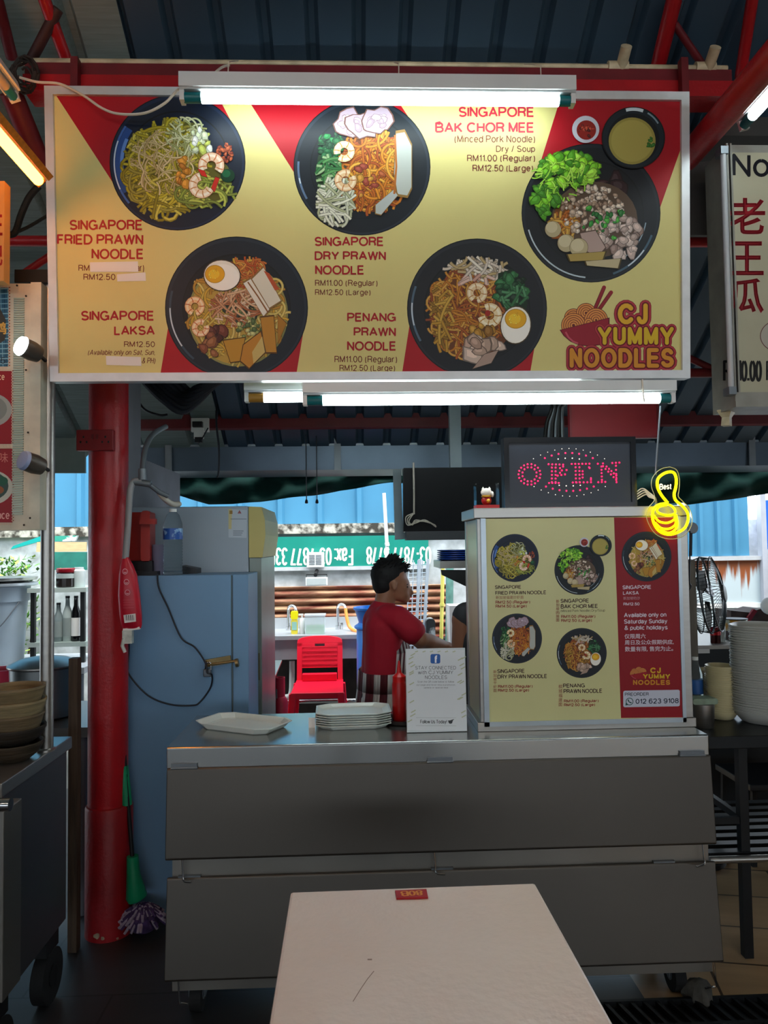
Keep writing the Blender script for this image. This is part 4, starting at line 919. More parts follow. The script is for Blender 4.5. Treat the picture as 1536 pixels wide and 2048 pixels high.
# clear box with a figurine
bx = P(974, 1013, YC + .04); fg = thing('figurine', 'small beckoning cat figurine in a clear box next to the open sign', 'figurine', (bx.x, YC + .05, ztop))
wd_ = (P(997, 1000, YC + .04).x - P(951, 1000, YC + .04).x); hh = P(974, 967, YC + .04).z - ztop
x, y = bx.x, YC + .05
mb = MB(); mb.box(x - wd_ / 2, x + wd_ / 2, y - .03, y + .03, ztop, ztop + .012); mb.build('base', mat('toy_red', '#a81414', .4), fg)
mb = MB(); mb.box(x - wd_ / 2 + .001, x + wd_ / 2 - .001, y - .029, y + .029, ztop + .012, ztop + hh); mb.build('clear_box', mat('acrylic', '#f2f6f8', .03, var=0, trans=1., ior=1.1, alpha=.35), fg)
mb = MB(); mb.ball((x, y, ztop + .028), .018, 14, (1, .8, .95)); mb.build('body', MATS['toy_red'], fg)
mb = MB(); mb.ball((x, y, ztop + .057), .017, 14, (1.15, .85, .9)); mb.lathe((x - .011, y, ztop + .068), [(.006, 0), (0, .009)], 8); mb.lathe((x + .011, y, ztop + .068), [(.006, 0), (0, .009)], 8); mb.ball((x + .02, y - .005, ztop + .05), .006, 8, (1, 1, 1.8)); mb.build('head', mat('toy_white', '#e6ded2', .4), fg)
mb = MB(); mb.lathe((x, y, ztop + .040), [(.0165, 0), (.0175, .003), (.0165, .006)], 14, sy=.9); mb.ball((x + .004, y - .016, ztop + .026), .008, 10); mb.build('collar', mat('toy_gold', '#c8962a', .35, .6), fg)

# neon thumb
YN = YC - .035
def N3(x, y): return P(1270 + x / 4.451, 780 + y / 4.451, YN)
tn = thing('neon_sign', 'yellow glowing thumbs-up light sign on clear acrylic at the corner of the display case', 'sign', N3(310, 1320))
ol = smooth([(x, y, 0) for x, y in ((320, 683), (380, 710), (405, 790), (402, 880), (395, 945), (430, 985), (490, 1050), (518, 1130), (510, 1210), (460, 1285), (390, 1320), (300, 1325), (210, 1295), (150, 1230), (110, 1130), (125, 1050), (175, 990), (182, 940), (155, 860), (160, 790), (200, 730), (260, 693), (320, 683))], 4)[:-1]
mb = MB(); mb.prism([N3(p.x, p.y) + Vector((0, .006, 0)) for p in ol], (0, .004, 0)); mb.build('acrylic_back', mat('tinted_acrylic', '#d8d6b8', .05, var=0, trans=1., ior=1.15, alpha=.45), tn)
mb = MB(); mb.tube([N3(p.x, p.y) + Vector((0, .008, 0)) for p in ol], .0012, 6, closed=True); mb.build('acrylic_edge', mat('edge_light', '#d8d8b0', .3, var=.05), tn)
M_NEON = mat('yellow_neon', '#fff000', .4, var=0, emit=1.7)
def neon(pts, r=.0046, closed=False):
    mb = MB(); mb.tube(smooth([N3(x, y) for x, y in pts], 6), r, 10); mb.build('neon_tube', M_NEON, tn)
neon([(292, 1005), (235, 935), (200, 860), (205, 790), (255, 745), (315, 728), (352, 745), (368, 800), (362, 870), (348, 930), (365, 985), (425, 1035), (468, 1095), (472, 1160), (440, 1230), (370, 1272), (290, 1285), (215, 1255), (170, 1190), (155, 1120), (170, 1055), (215, 1020), (292, 1010)])
neon([(292, 1018), (330, 1035), (355, 1068), (352, 1100), (290, 1115), (215, 1095), (195, 1065), (225, 1035), (285, 1022)], .0037)
neon([(170, 1118), (215, 1170), (290, 1182), (350, 1150), (358, 1105)], .0037); neon([(178, 1180), (230, 1228), (300, 1236), (358, 1200), (362, 1150)], .0037); neon([(222, 1250), (300, 1272), (355, 1245), (378, 1190), (366, 1110)], .0037)
A = Art(lambda u, v: P(u, v, YN) , MN); A.k = 10; a, b = (1270 + 218 / 4.451, 780 + 838 / 4.451), (1270 + 326 / 4.451, 780 + 888 / 4.451)
A.text('Best', a[0], a[1], b[0], b[1], '#fff4b0', off=.012, slope=-.06); A.build('lettering', mat('pale_glow', '#fff6b8', .4, var=0, emit=1.3), tn)
mb = MB(); mb.cyl(P(1321, 812, YN + .01), P(1311, 950, YN + .012), .0035, n=8); mb.build('hanging_rod', M_GREYW, tn)

# ---------------------------------------------------------------- things on the worktop
def plate_proto(label, loc, rz, W=.27, D=.17, h=.024):
    t = thing('serving_plate', label, 'plate', loc, rz, 'pale melamine plates on the counter')
    c = .32
    def ringf(f, z, fx=None):
        a, b = W / 2 * f, D / 2 * f; k = min(a, b) * c
        return [Vector((x, y, z)) for x, y in ((-a + k * 1.5, -b), (a - k * 1.5, -b), (a, -b + k), (a, b - k), (a - k * 1.5, b), (-a + k * 1.5, b), (-a, b - k), (-a, -b + k))]
    mb = MB(); rs = [mb.av(ringf(f, z)) for f, z in ((.80, 0), (.85, .003), (.945, h - .004), (1.0, h - .003), (1.0, h), (.95, h - .001), (.86, .0075), (.80, .004))]
    for a, b in zip(rs, rs[1:]):
        for j in range(8): mb.af((a + j, a + (j + 1) % 8, b + (j + 1) % 8, b + j), False)
    mb.af([rs[0] + 7 - j for j in range(8)], False); mb.af([rs[-1] + j for j in range(8)], False)
    mb.build('dish', mat('melamine', '#c9d0ca', .3, var=.04), t, world=False, bevel=.0015); return t
c = PZ(486, 1450, WT + .012)
pp = plate_proto('single pale plate lying turned askew near the blue cabinet end of the counter', (c.x, c.y + .02, WT), radians(-28), W=.32, D=.19)
c = PZ(706, 1459, WT); lab = ['lowest plate of the neat pale stack', 'second plate from the bottom of the neat pale stack', 'third plate from the bottom of the neat pale stack', 'third plate from the top of the neat pale stack', 'second plate from the top of the neat pale stack', 'topmost plate of the neat pale stack']
st0 = plate_proto(lab[0] + ' on the counter', (c.x, c.y + .075, WT), radians(2), W=.262, D=.19, h=.017)
for i in range(1, 6):
    o = copy_tree(st0); o.location = (c.x + .001 * ((i * 7) % 3 - 1), c.y + .075 + .001 * (i % 2), WT + .0078 * i); o['label'] = lab[i] + ' on the counter'
mb = MB(); q = [PZ(617, 1457, WT), PZ(630, 1457, WT)]; mb.box(q[0].x, q[1].x, q[0].y + .01, q[0].y + .013, WT, WT + .034); mb.build('card', M_PAPER, label='tiny white card standing beside the neat plate stack', cat='card')
# notice stand
YQ = PZ(872, 1465, WT).y; q4 = [P(811, 1296, YQ + .012), P(929.5, 1298, YQ + .012), P(935, 1464, YQ), P(814, 1462, YQ)]
qx0, qx1 = (q4[0].x + q4[3].x) / 2, (q4[1].x + q4[2].x) / 2; qz1 = (q4[0].z + q4[1].z) / 2
sn = thing('notice_stand', 'clear upright stand with a pale social media notice, in front of the sauce bottle', 'notice', ((qx0 + qx1) / 2, YQ + .01, WT))
Q0, QU = Vector((0, YQ, WT)), Vector((0, .014, qz1 - WT)).normalized(); QN = Vector((0, -QU.z, QU.y)); QH = (qz1 - WT) / QU.z
def qp(x, t, d=0.): return Vector((x, 0, 0)) + Q0 + QU * t + QN * d
mb = MB(); mb.prism([qp(x, t_) for x, t_ in ((qx0, 0.002), (qx1, 0.002), (qx1, QH), (qx0, QH))], QN * -.005); mb.build('panel', mat('acrylic_edge', '#c9d4d6', .2, var=.03), sn)
mb = MB(); mb.box(qx0, qx1, YQ + .003, YQ + .07, WT, WT + .004); mb.build('foot', M_GLASS, sn)
NQ = lambda u, v: PPL(u, v, Q0 + QN * .0003, QN)
A = Art(NQ, QN); A.pg([(812.5, 1298), (928.5, 1300), (933.8, 1461), (815.5, 1460)], '#d6dde0')
R = random.Random(4)
for k in range(26):
    s_ = k % 2; u = (818 + R.uniform(-1, 9)) if s_ else (918 + R.uniform(0, 10)); v = 1303 + 150 * R.random(); A.stroke([(u - 4, v + 2), (u, v), (u + 5, v - 3)], 2.2, '#b4bda0')
for k in range(6): u = 830 + k * 15; A.stroke([(u, 1304), (u + 6, 1302)], 2.2, '#b7bfa4')
fb = rrect(861, 880.5, 1308, 1327, 3.5); A.pg(fb, '#2a5fa8'); A.text('f', 867.5, 1311, 876, 1327, '#e6ecf4', off=.03)
G_ = '#5c6266'
A.text('STAY CONNECTED', 830.5, 1332, 912, 1339, G_); A.text('with CJ YUMMY', 836, 1341, 906.5, 1348.5, G_); A.text('NOODLES', 850, 1351, 894, 1358, G_)
A.text('Scan the QR code below to follow', 835, 1361.4, 908, 1365.4, '#6e757a'); A.text('our page and never miss a promotion,', 833, 1368, 911, 1372, '#6e757a'); A.text('update or special deal', 847.5, 1373.6, 896, 1377.4, '#6e757a')
for v in (1435, 1451): A.stroke([(832, v), (912, v + .5)], .5, '#9aa3a0')
A.text('Follow Us Today!', 840.5, 1439.6, 893.6, 1448.4, '#3a3e40', off=.01); A.pg([(896, 1441), (906, 1440), (904, 1446.5), (900, 1447.5), (897.5, 1446)], '#3a3e40'); A.stroke([(901, 1441), (908, 1438.5)], 1.2, '#3a3e40')
A.build('notice', M_PRINTM, sn)
# sauce bottle and tray
c = PZ(799, 1447, WT); c.y += .02; bx_ = P(799, 1400, c.y).x
mb = MB(); mb.lathe((bx_ + .01, c.y, WT), [(.05, 0), (.066, .004), (.068, .016), (.064, .016), (.058, .006), (0, .006)], 28); mb.build('tray', mat('dark_tray', '#1c1416', .4), label='dark round tray holding the red sauce bottle, behind the notice', cat='tray')
sb = thing('sauce_bottle', 'red squeeze sauce bottle with a pointed nozzle, beside the notice stand', 'bottle', (bx_, c.y, WT + .006))
z0 = WT + .006; k = c.y / 1500
def zv(v): return P(799, v, c.y).z
mb = MB(); mb.lathe((bx_, c.y, 0), [(.024, z0), (.026, z0 + .004), (.026, zv(1368)), (.022, zv(1360))], 24); mb.build('body', mat('sauce_red', '#a80c0c', .35, var=.08), sb)
mb = MB(); mb.lathe((bx_, c.y, 0), [(.0235, zv(1364)), (.0235, zv(1352)), (.018, zv(1349)), (.009, zv(1345)), (.003, zv(1322)), (0, zv(1321))], 24); mb.build('nozzle_cap', mat('cap_red', '#c01414', .3), sb)
jr = thing('jar', 'little glass condiment jar half hidden behind the notice stand', 'jar', (bx_ + .04, c.y - .02, z0))
mb = MB(); mb.lathe((bx_ + .035, c.y - .035, z0), [(.014, 0), (.015, .003), (.015, .04), (.012, .044)], 16); mb.build('glass', mat('jar_glass', '#8a7468', .15, var=.2), jr); mb = MB(); mb.lathe((bx_ + .035, c.y - .035, z0 + .044), [(.013, 0), (.013, .012), (0, .013)], 16); mb.build('lid', M_WHITE, jr)

# ---------------------------------------------------------------- red column and what hangs on it
cl = thing('column', 'thick round red steel column with a wider sleeve at its foot', 'column', (-.985, 3.05, 0))
mb = MB(); mb.lathe((-.99, 3.05, 0), [(.076, .45), (.076, 3.02)], 40); mb.build('shaft', M_RED, cl)
mb = MB(); mb.lathe((-.985, 3.05, 0), [(.090, 0), (.090, .485), (.086, .493), (.078, .496)], 40); mb.build('sleeve', mat('red_paint_worn', '#8d0f16', .45, var=.15, scale=7, bump=.2, bscale=60), cl)
for u, v, s_ in ((193, 1873, .012), (205, 1877, .008), (232, 1882, .005)):
    p = P(u, v, 2.96); R = random.Random(u); mb = MB(); p = Vector((p.x, 0, p.z)); 
    pts = []
    for k in range(9):
        a = 2 * pi * k / 9; x = p.x + s_ * R.uniform(.6, 1.2) * cos(a); z = max(.002, p.z + s_ * 1.1 * R.uniform(.6, 1.2) * sin(a)); dx = x + .985; pts.append((x, 3.05 - sqrt(max(0, .0905 ** 2 - dx * dx)), z))
    mb.poly(pts); mb.build('chipped_paint', mat('bare_concrete', '#a08f76', .9, var=.3, scale=60), cl)
c = P(189, 880, 2.955); so_ = thing('socket_plate', 'red painted socket plate fixed across the red column', 'socket', (c.x, 2.96, c.z - .042))
mb = MB(); w2 = .071; mb.box(c.x - w2, c.x + w2, 2.955, 2.985, c.z - .041, c.z + .041); mb.build('back_box', mat('socket_red', '#84141a', .45, var=.1), so_, bevel=.003)
mb = MB()
for du in (-1, 1):
    for dx, dz in ((0, .012), (-.012, -.008), (.012, -.008)): mb.box(c.x + du * .042 + dx - .003, c.x + du * .042 + dx + .003, 2.9535, 2.956, c.z + dz - .004, c.z + dz + .004)
mb.build('socket_hole', M_BLACK, so_)
mb = MB()
for dx in (-.008, .010): mb.box(c.x + dx - .004, c.x + dx + .004, 2.950, 2.956, c.z + .004, c.z + .022)
mb.build('switch', mat('switch_red', '#6e1016', .4), so_)

# water tap pipe with red refill pouch
Yt = 2.99; tpz = thing('tap_pipe', 'grey bent water pipe with a braided hose beside the red column', 'pipe', P(262, 965, Yt))
mb = MB(); mb.tube(smooth([P(332, 853, Yt + .25), P(305, 870, Yt + .15), P(290, 900, Yt + .06), P(285, 945, Yt)], 6), .011, 10); mb.build('hose', M_GREYW, tpz)
mb = MB(); mb.cyl(P(285, 938, Yt), P(285, 960, Yt), .016); mb.cyl(P(268, 964, Yt), P(302, 968, Yt), .013); mb.tube([P(300, 970, Yt), P(318, 984, Yt + .03), P(335, 992, Yt + .06)], .010); mb.build('valve', M_GREYW, tpz)
mb = MB(); mb.tube(smooth([P(285, 963, Yt), P(268, 963, Yt), P(260, 985, Yt - .01), P(256, 1050, Yt - .03), P(251, 1118, Yt - .05)], 6), .0125, 12); mb.build('downpipe', mat('grey_pipe', '#8b8b8d', .4), tpz)
mb = MB(); mb.tube(smooth([P(318, 984, Yt + .05), P(330, 998, Yt + .08), P(345, 1008, Yt + .2), P(358, 1008, Yt + .3)], 5), .012, 10); mb.build('wrapped_hose', M_CABLE, tpz)
Yp = 2.94; po = thing('refill_pouch', 'red soap refill pouch hanging upside down beside the red column', 'pouch', P(262, 1290, Yp))
prof = [(1112, 247, 256), (1130, 241, 266), (1150, 238, 274), (1190, 236, 280), (1230, 239, 284), (1250, 242, 284), (1257, 246, 282)]
mb = MB(); rs = []
for i, (v, a, b) in enumerate(prof):
    p, q = P(a, v, Yp), P(b, v, Yp); th = .006 + .022 * sin(pi * min(1, (i + .3) / 6.5)); m = (p + q) / 2; hw = (q.x - p.x) / 2
    rs.append(mb.av([(m.x + hw * cos(t), Yp - th * sin(t), p.z) for t in [2 * pi * k / 20 for k in range(20)]]))
for a, b in zip(rs, rs[1:]):
    for j in range(20): mb.af((a + j, b + j, b + (j + 1) % 20, a + (j + 1) % 20), True)
mb.af([rs[0] + 19 - j for j in range(20)]); mb.af([rs[-1] + j for j in range(20)])
mb.build('pouch_body', mat('pouch_red', '#b3122a', .35, var=.12, scale=14), po)
A = Art(lambda u, v: P(u, v, Yp - .0295), MN); A.k = 4
A.pg([(247, 1230), (271, 1227), (272, 1243), (249, 1246)], '#d8d4d0')
for k, x in enumerate((250, 252.5, 254, 256.5, 258, 260.5, 262, 264.5, 267)): A.stroke([(x, 1230), (x + 1, 1241)], 1.2 if k % 2 else .7, '#222222')
for v, u in ((1143, 250), (1164, 253), (1185, 255)): A.ell(u, v, 5.4, 5.8, '#d89aa4'); A.ell(u, v, 4.2, 4.6, '#b3122a'); A.arc(u, v, 2.4, 2.4, 20, 160, 1.2, '#e0b4ba')
for v in (1200, 1205, 1210, 1216): A.stroke([(246, v), (268, v - .5)], .8, '#c8505e')
A.build('printed_label', M_PRINTM, po)
mb = MB(); p, q = P(247, 1257, Yp), P(280, 1253, Yp); mb.prism([(p.x, Yp - .008, p.z), (q.x, Yp - .008, q.z), (q.x, Yp - .008, q.z - .010), (p.x, Yp - .008, p.z - .010)], (0, .016, 0)); mb.build('seal', M_PAPER, po)
mb = MB(); p = P(256, 1275, Yp); mb.box(p.x - .018, p.x + .018, Yp - .014, Yp + .014, p.z - .022, p.z + .028); mb.tube([(p.x - .012, Yp - .01, p.z), (p.x - .018, Yp - .012, p.z - .03), (p.x - .008, Yp - .01, p.z - .055)], .007, 8); mb.build('spout_wrap', mat('clear_wrap', '#b9bdb4', .25, var=.2, scale=40), po)

# ---------------------------------------------------------------- blue cupboard, fridge, things on the ledge
Yb = 3.12; bxl, bxr = P(226, 1300, Yb).x, P(497, 1300, Yb).x; bz = (P(300, 1150, Yb).z + P(490, 1150, Yb).z) / 2
bc = thing('blue_cabinet', 'tall blue painted metal cabinet with a brass bolt and padlock, next to the red column', 'cabinet', ((bxl + bxr) / 2, Yb + .15, 0))
M_BC = mat('blue_cabinet_paint', '#6488a8', .45, .1, var=.07, scale=1.5)
sx_ = P(464, 1300, Yb).x
mb = MB(); mb.box(bxl, sx_ - .003, Yb, Yb + .30, .02, bz); mb.build('carcass', M_BC, bc, bevel=.003)
mb = MB(); mb.box(sx_ + .003, bxr, Yb, Yb + .30, .02, bz); mb.build('side_panel', M_BC, bc, bevel=.003)
mb = MB(); mb.box(sx_ - .003, sx_ + .003, Yb + .006, Yb + .29, .02, bz - .004); mb.build('seam_strip', mat('seam_grey', '#4f5c5c', .5), bc)
p, q = P(411, 1327, Yb - .012), P(462, 1318, Yb - .012); mb = MB(); mb.beam(p, q, .012, .030); lt = mb.build('bolt', mat('brass', '#7d6a45', .35, .7, var=.2, scale=30), bc)
mb = MB(); mb.cyl(p + Vector((0, -.008, -.006)), P(470, 1322, Yb - .02), .005); mb.build('bolt_rod', MATS['brass'], lt)
p = P(471, 1326, Yb - .014); mb = MB(); mb.cyl(p, p + Vector((.012, 0, .002)), .017); mb.build('bolt_keeper', MATS['brass'], lt)
p = P(416, 1345, Yb - .02); mb = MB(); mb.box(p.x - .018, p.x + .014, p.y - .008, p.y + .008, p.z - .016, p.z + .014); pl_ = mb.build('padlock', mat('padlock_steel', '#5c6066', .35, .7), bc, bevel=.003)
mb = MB(); mb.tube(smooth([p + Vector((-.01, 0, .012)), p + Vector((-.009, 0, .034)), p + Vector((.003, 0, .04)), p + Vector((.011, 0, .034)), p + Vector((.010, 0, -.02))], 5), .0035, 8); mb.build('shackle', M_CHROME, pl_)
Yl = Yb - .008
mb = MB(); mb.tube(smooth([P(315, 1148, Yl), P(318, 1176, Yl), P(336, 1215, Yl), P(362, 1275, Yl), P(390, 1295, Yl), P(411, 1326, Yl - .02), P(414, 1345, Yl - .03), P(424, 1350, Yl - .02), P(421, 1375, Yl), P(400, 1404, Yl), P(384, 1411, Yl), P(340, 1409, Yl), P(296, 1391, Yl), P(260, 1352, Yl), P(256, 1332, Yl), P(258, 1290, Yl - .04), P(257, 1280, Yl - .12)], 6), .0035, 8)
mb.build('power_lead', M_BCABLE, label='dark lead hanging in a loop over the blue cabinet', cat='cable')
Yf = 3.46; fx0, fx1, fx2 = -1.02, P(497, 1080, Yf).x, P(523, 1200, Yf).x; fz = P(420, 1013, Yf).z
fr = thing('fridge', 'white upright fridge with a cream curved header, behind the blue cabinet', 'fridge', ((fx0 + fx1) / 2, Yf + .3, 0))
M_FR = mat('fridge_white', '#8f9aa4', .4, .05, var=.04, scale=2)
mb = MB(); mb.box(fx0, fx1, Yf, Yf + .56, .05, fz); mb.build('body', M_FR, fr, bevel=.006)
zc = P(510, 1115, Yf).z
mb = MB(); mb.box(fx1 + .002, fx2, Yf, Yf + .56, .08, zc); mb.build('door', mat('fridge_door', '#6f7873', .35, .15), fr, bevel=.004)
mb = MB(); pts = [(fx1 + .002, zc), (fx2 + .006, zc), (P(531, 1060, Yf).x, P(531, 1070, Yf).z), (P(530, 1040, Yf).x, P(530, 1040, Yf).z), (P(523, 1015, Yf).x, P(523, 1014, Yf).z), (fx1 + .002, P(500, 1013, Yf).z)]
mb.prism([(x, Yf - .004, z) for x, z in pts], (0, .565, 0)); mb.build('header', mat('fridge_cream', '#b0a15e', .45, var=.05), fr)
mb = MB(); p0, p1 = P(521, 1300, Yf), P(521, 1420, Yf); mb.box(P(512, 1300, Yf).x, P(520, 1300, Yf).x, Yf - .004, Yf, P(515, 1360, Yf).z, P(515, 1306, Yf).z); mb.build('door_handle', mat('handle_bronze', '#57523a', .4, .3), fr)
mb = MB(); mb.box(fx1 + .008, fx1 + .02, Yf - .003, Yf, .1, P(503, 1345, Yf).z); mb.build('gasket', mat('gasket', '#515b58', .6), fr)
A = Art(lambda u, v: P(u, v, Yf - .0012), MN); A.pg([(457, 1018), (494, 1020), (493, 1076), (457, 1075)], '#a9b1ba'); A.pg([(457, 1018), (464, 1018), (463, 1058), (457, 1058)], '#b9ad7c'); A.rect(459, 1021, 465, 1028, '#8d6a2a'); A.pg([(475, 1027), (479, 1020), (483, 1027)], '#8d4a4a')
for v, l in ((1038, 32), (1062, 26), (1066, 24), (1070, 22)): A.stroke([(461 if l > 30 else 466, v), (461 + l, v)], 1, '#4a5560')
A.build('sticker', M_PRINTM, fr)
zl = bz
def on_ledge(u, Y=3.24): return P(u, 1150, Y).x
t = thing('red_dispenser', 'red plastic dispenser box on the blue cabinet, beside the water bottle', 'dispenser', (on_ledge(285, 3.2), 3.22, zl + .08))
Yr = 3.2; a, b = P(252, 1070, Yr).x, P(300, 1070, Yr).x; z1, z0 = P(280, 1024, Yr).z, P(280, 1122, Yr).z
M_RB = mat('dispenser_red', '#a02a22', .4, var=.06)
mb = MB(); mb.box(a, b, Yr, Yr + .09, z0, z1); mb.build('box', M_RB, t, bevel=.006)
b1, b2 = P(283, 1070, Yr - .02).x, P(301, 1070, Yr - .02).x; mb = MB(); pts = rrect(b1, b2, z0 - .004, z1 + .004, .014, 4); mb.prism([(x, Yr - .03, z) for x, z in pts], (0, .03, 0)); mb.build('front_cover', M_RB, t)
mb = MB(); c = P(292, 1043, Yr - .03); mb.box(b1, P(311, 1045, Yr - .05).x, Yr - .055, Yr - .028, c.z - .012, c.z + .010); mb.build('lever', M_RB, t)
mb = MB(); Yk = 3.17; mb.box(P(236, 1140, Yk).x, P(304, 1140, Yk).x, Yk, Yk + .16, zl, P(280, 1122, 3.2).z); mb.box(P(250, 1148, Yk).x, P(317, 1148, Yk).x, Yk - .02, Yk + .12, zl, zl + .017)
mb.build('black_stand', M_BLACK, label='black base under the red dispenser on the blue cabinet', cat='stand')
mb = MB(); Yk = 3.28; mb.prism([(P(362, 1152, Yk).x, Yk, zl), (P(393, 1152, Yk).x, Yk, zl), (P(393, 1137, Yk).x, Yk, P(393, 1137, Yk).z), (P(362, 1131, Yk).x, Yk, P(362, 1131, Yk).z)], (0, .1, 0)); mb.build('black_box', M_BLACK, label='small black box on the blue cabinet just behind the water bottle', cat='box')
Yw = 3.19; wbx = P(346, 1100, Yw).x; wk = Yw / 1500
bt = thing('water_bottle', 'clear ribbed water bottle with a blue label on the blue cabinet', 'bottle', (wbx, Yw, zl))
Z = lambda v: P(346, v, Yw).z
pr = [(.036, zl), (.040, zl + .006)]
zz = zl + .012
while zz < Z(1080): pr += [(.040, zz), (.0375, zz + .006)]; zz += .012
pr += [(.040, Z(1079)), (.040, Z(1056)), (.038, Z(1046)), (.026, Z(1030)), (.015, Z(1024)), (.0145, Z(1020))]
mb = MB(); mb.lathe((wbx, Yw, 0), pr, 28); mb.build('bottle_body', mat('bottle_plastic', '#c3d2da', .06, var=0, trans=.92, ior=1.12), bt)
mb = MB(); mb.lathe((wbx, Yw, 0), [(.0155, Z(1024)), (.0155, Z(1018)), (.0, Z(1017.5))], 20); mb.build('cap', M_WHITE, bt)
mb = MB(); mb.lathe((wbx, Yw, 0), [(.0408, Z(1079)), (.0408, Z(1057))], 28); mb.build('label', mat('bottle_label', '#1d4f9a', .35, var=.4, scale=30, col2='#7fa6cc', contrast=(.55, .6)), bt)
cx = P(318, 1100, 3.22).x; mb = MB(); mb.lathe((cx, 3.22, zl), [(.023, 0), (.024, .003), (.032, .125), (.033, .128), (.031, .126), (.0225, .006), (0, .006)], 24); mb.build('plastic_cup', mat('frosted_plastic', '#8f8ea6', .3, var=.05, trans=.4, ior=1.2), label='empty frosted plastic cup next to the water bottle', cat='cup')

# ---------------------------------------------------------------- mop and board
mp_ = thing('mop', 'mop with green grip and purple head leaning behind the red column', 'mop', P(290, 1862, 3.02))
Ym = 3.0; hd = P(286, 1826, Ym)
mb = MB(); mb.cyl(P(243, 1440, Ym + .05), P(266, 1730, Ym), .008); mb.build('handle', M_DARK, mp_)
mb = MB(); mb.cyl(P(246, 1532, Ym + .04), P(254, 1610, Ym + .03), .020); mb.build('grip', mat('mop_green', '#0a8a5c', .4), mp_)
mb = MB(); mb.tube([P(265, 1712, Ym), P(267, 1750, Ym), P(273, 1792, Ym), P(275, 1798, Ym)], [.022, .026, .040, .036], 20); mb.build('socket', MATS['mop_green'], mp_)
R = random.Random(8); mb = MB(); mb.ball((hd.x, hd.y, .07), .055, 14, (1.25, 1, 1)); c0 = Vector((hd.x, hd.y, .12))
for k in range(170):
    a, e = R.uniform(0, 6.28), R.uniform(-.25, 1.3); d = Vector((cos(a) * cos(e), sin(a) * cos(e), sin(e))); l = R.uniform(.05, .075)
    p = Vector((hd.x, hd.y, .075)) + Vector((d.x * .065, d.y * .05, d.z * .05)); q = p + Vector((d.x * .03, d.y * .02, d.z * .012 - .022)); q.z = max(q.z, .006)
    mb.cm = k % 2; mb.tube([p - d * .03, p, q], [.005, .006, .005], 6)
mb.build('mop_head', [mat('mop_purple', '#3c2a52', .9, var=.4, scale=50), mat('mop_grey', '#8d8496', .9, var=.3, scale=50)], mp_)
p, q = P(149, 1884, 2.93), P(150, 1312, 2.97); mb = MB(); mb.box(p.x - .015, p.x + .018, 2.90, 2.94, 0, q.z); mb.build('wooden_board', mat('old_board', '#4a3a2c', .75, var=.4, scale=8, stretch=(8, 8, .6), bump=.3), label='old brown wooden board standing upright against the red column', cat='board')

# ---------------------------------------------------------------- neighbouring stall on the left: counter, pole, signs
XL = -1.005
lc = thing('stall_counter', 'stainless counter of the neighbouring noodle stall with a stack of baskets on it', 'counter', (-1.6, 2.42, 0))
mb = MB(); mb.box(-2.4, XL, 2.20, 2.66, .24, .81); mb.build('cabinet', mat('dull_steel', '#6d6a6c', .38, .85, var=.25, scale=1.4, rvar=.1), lc)
mb = MB(); mb.box(-2.4, XL + .012, 2.16, 2.68, .81, .85); mb.build('worktop', M_STEEL, lc, bevel=.003)
mb = MB(); mb.box(-2.4, P(14, 1700, 2.10).x, 2.08, 2.19, .30, .80); mb.build('front_door', M_STEELD, lc, bevel=.003)
mb = MB(); mb.cyl((-2.4, 2.06, .825), (P(22, 1530, 2.06).x, 2.06, .825), .017); mb.build('rail', M_CHROME, lc)
for y in (2.23, 2.60):
    x = XL - .03; mb = MB(); mb.cyl((x - .03, y, .085), (x + .012, y, .085), .085, n=28); wh = mb.build('castor', M_RUBBER, lc)
    mb = MB(); mb.cyl((x - .035, y, .085), (x + .016, y, .085), .035, n=16); mb.build('hub', M_DARK, wh); mb = MB(); mb.box(x - .04, x + .01, y - .05, y + .05, .165, .24); mb.build('fork', M_DARK, wh)
px_ = P(95, 1100, 2.50).x
t = thing('steel_pole', 'upright stainless steel pole standing on the neighbouring stall counter', 'pole', (px_, 2.5, .85))
mb = MB(); mb.cyl((px_, 2.5, .85), (px_, 2.5, 2.40), .0215, n=24); mb.build('shaft', M_STEEL, t); mb = MB(); mb.lathe((px_, 2.5, .85), [(.03, 0), (.03, .006), (.022, .01)], 20); mb.build('foot_flange', M_STEEL, t)
p = P(82, 758, 2.47); mb = MB(); mb.cyl(p, p + Vector((0, .03, 0)), .016); mb.build('bolt_cap', M_DARK, t)
mb = MB(); p = P(60, 560, 2.46); mb.box(p.x - .05, px_ + .05, 2.46, 2.54, p.z - .008, p.z + .035); mb.build('top_clamp', M_DARK, t)
Ys = 2.44; sL = -1.95; sR = P(84, 800, Ys).x; z1, z0 = P(60, 567, Ys).z, P(60, 1060, Ys).z
ns = thing('stall_sign', 'tall old picture sign of the neighbouring stall, beside the steel pole', 'sign', ((sL + sR) / 2, Ys, z0))
M_OLDF = mat('old_cream_frame', '#c9c4ae', .45, .1, var=.15, scale=14)
mb = MB(); mb.box(sL, sR, Ys, Ys + .06, z0, z1); mb.build('sign_box', M_OLDF, ns)
mb = MB(); xa, xb = P(63, 800, Ys).x, P(84, 800, Ys).x
mb.box(xa, xb, Ys - .012, Ys, z0, z1); mb.build('frame_edge', M_OLDF, ns)
mb = MB(); xm0, xm1 = P(27, 800, Ys).x, P(48, 800, Ys).x; z = z0 + .05
while z < z1 - .05: mb.box(xm0, xm1, Ys - .005, Ys, z, z + .004); z += .0075
mb.build('ribbed_strip', mat('ribbed_clear', '#9fb3a4', .25, var=.1), ns)
def newpic():
    global A
    if A is not None and A.f and getattr(A, 'pic', 0): A.build('picture', M_PRINTM, ns)
    A = Art(lambda u, v: P(u, v, Ys - .001), MN); A.pic = 1
newpic()
A.rect(-90, 575, 17, 733, '#2f5f78'); 
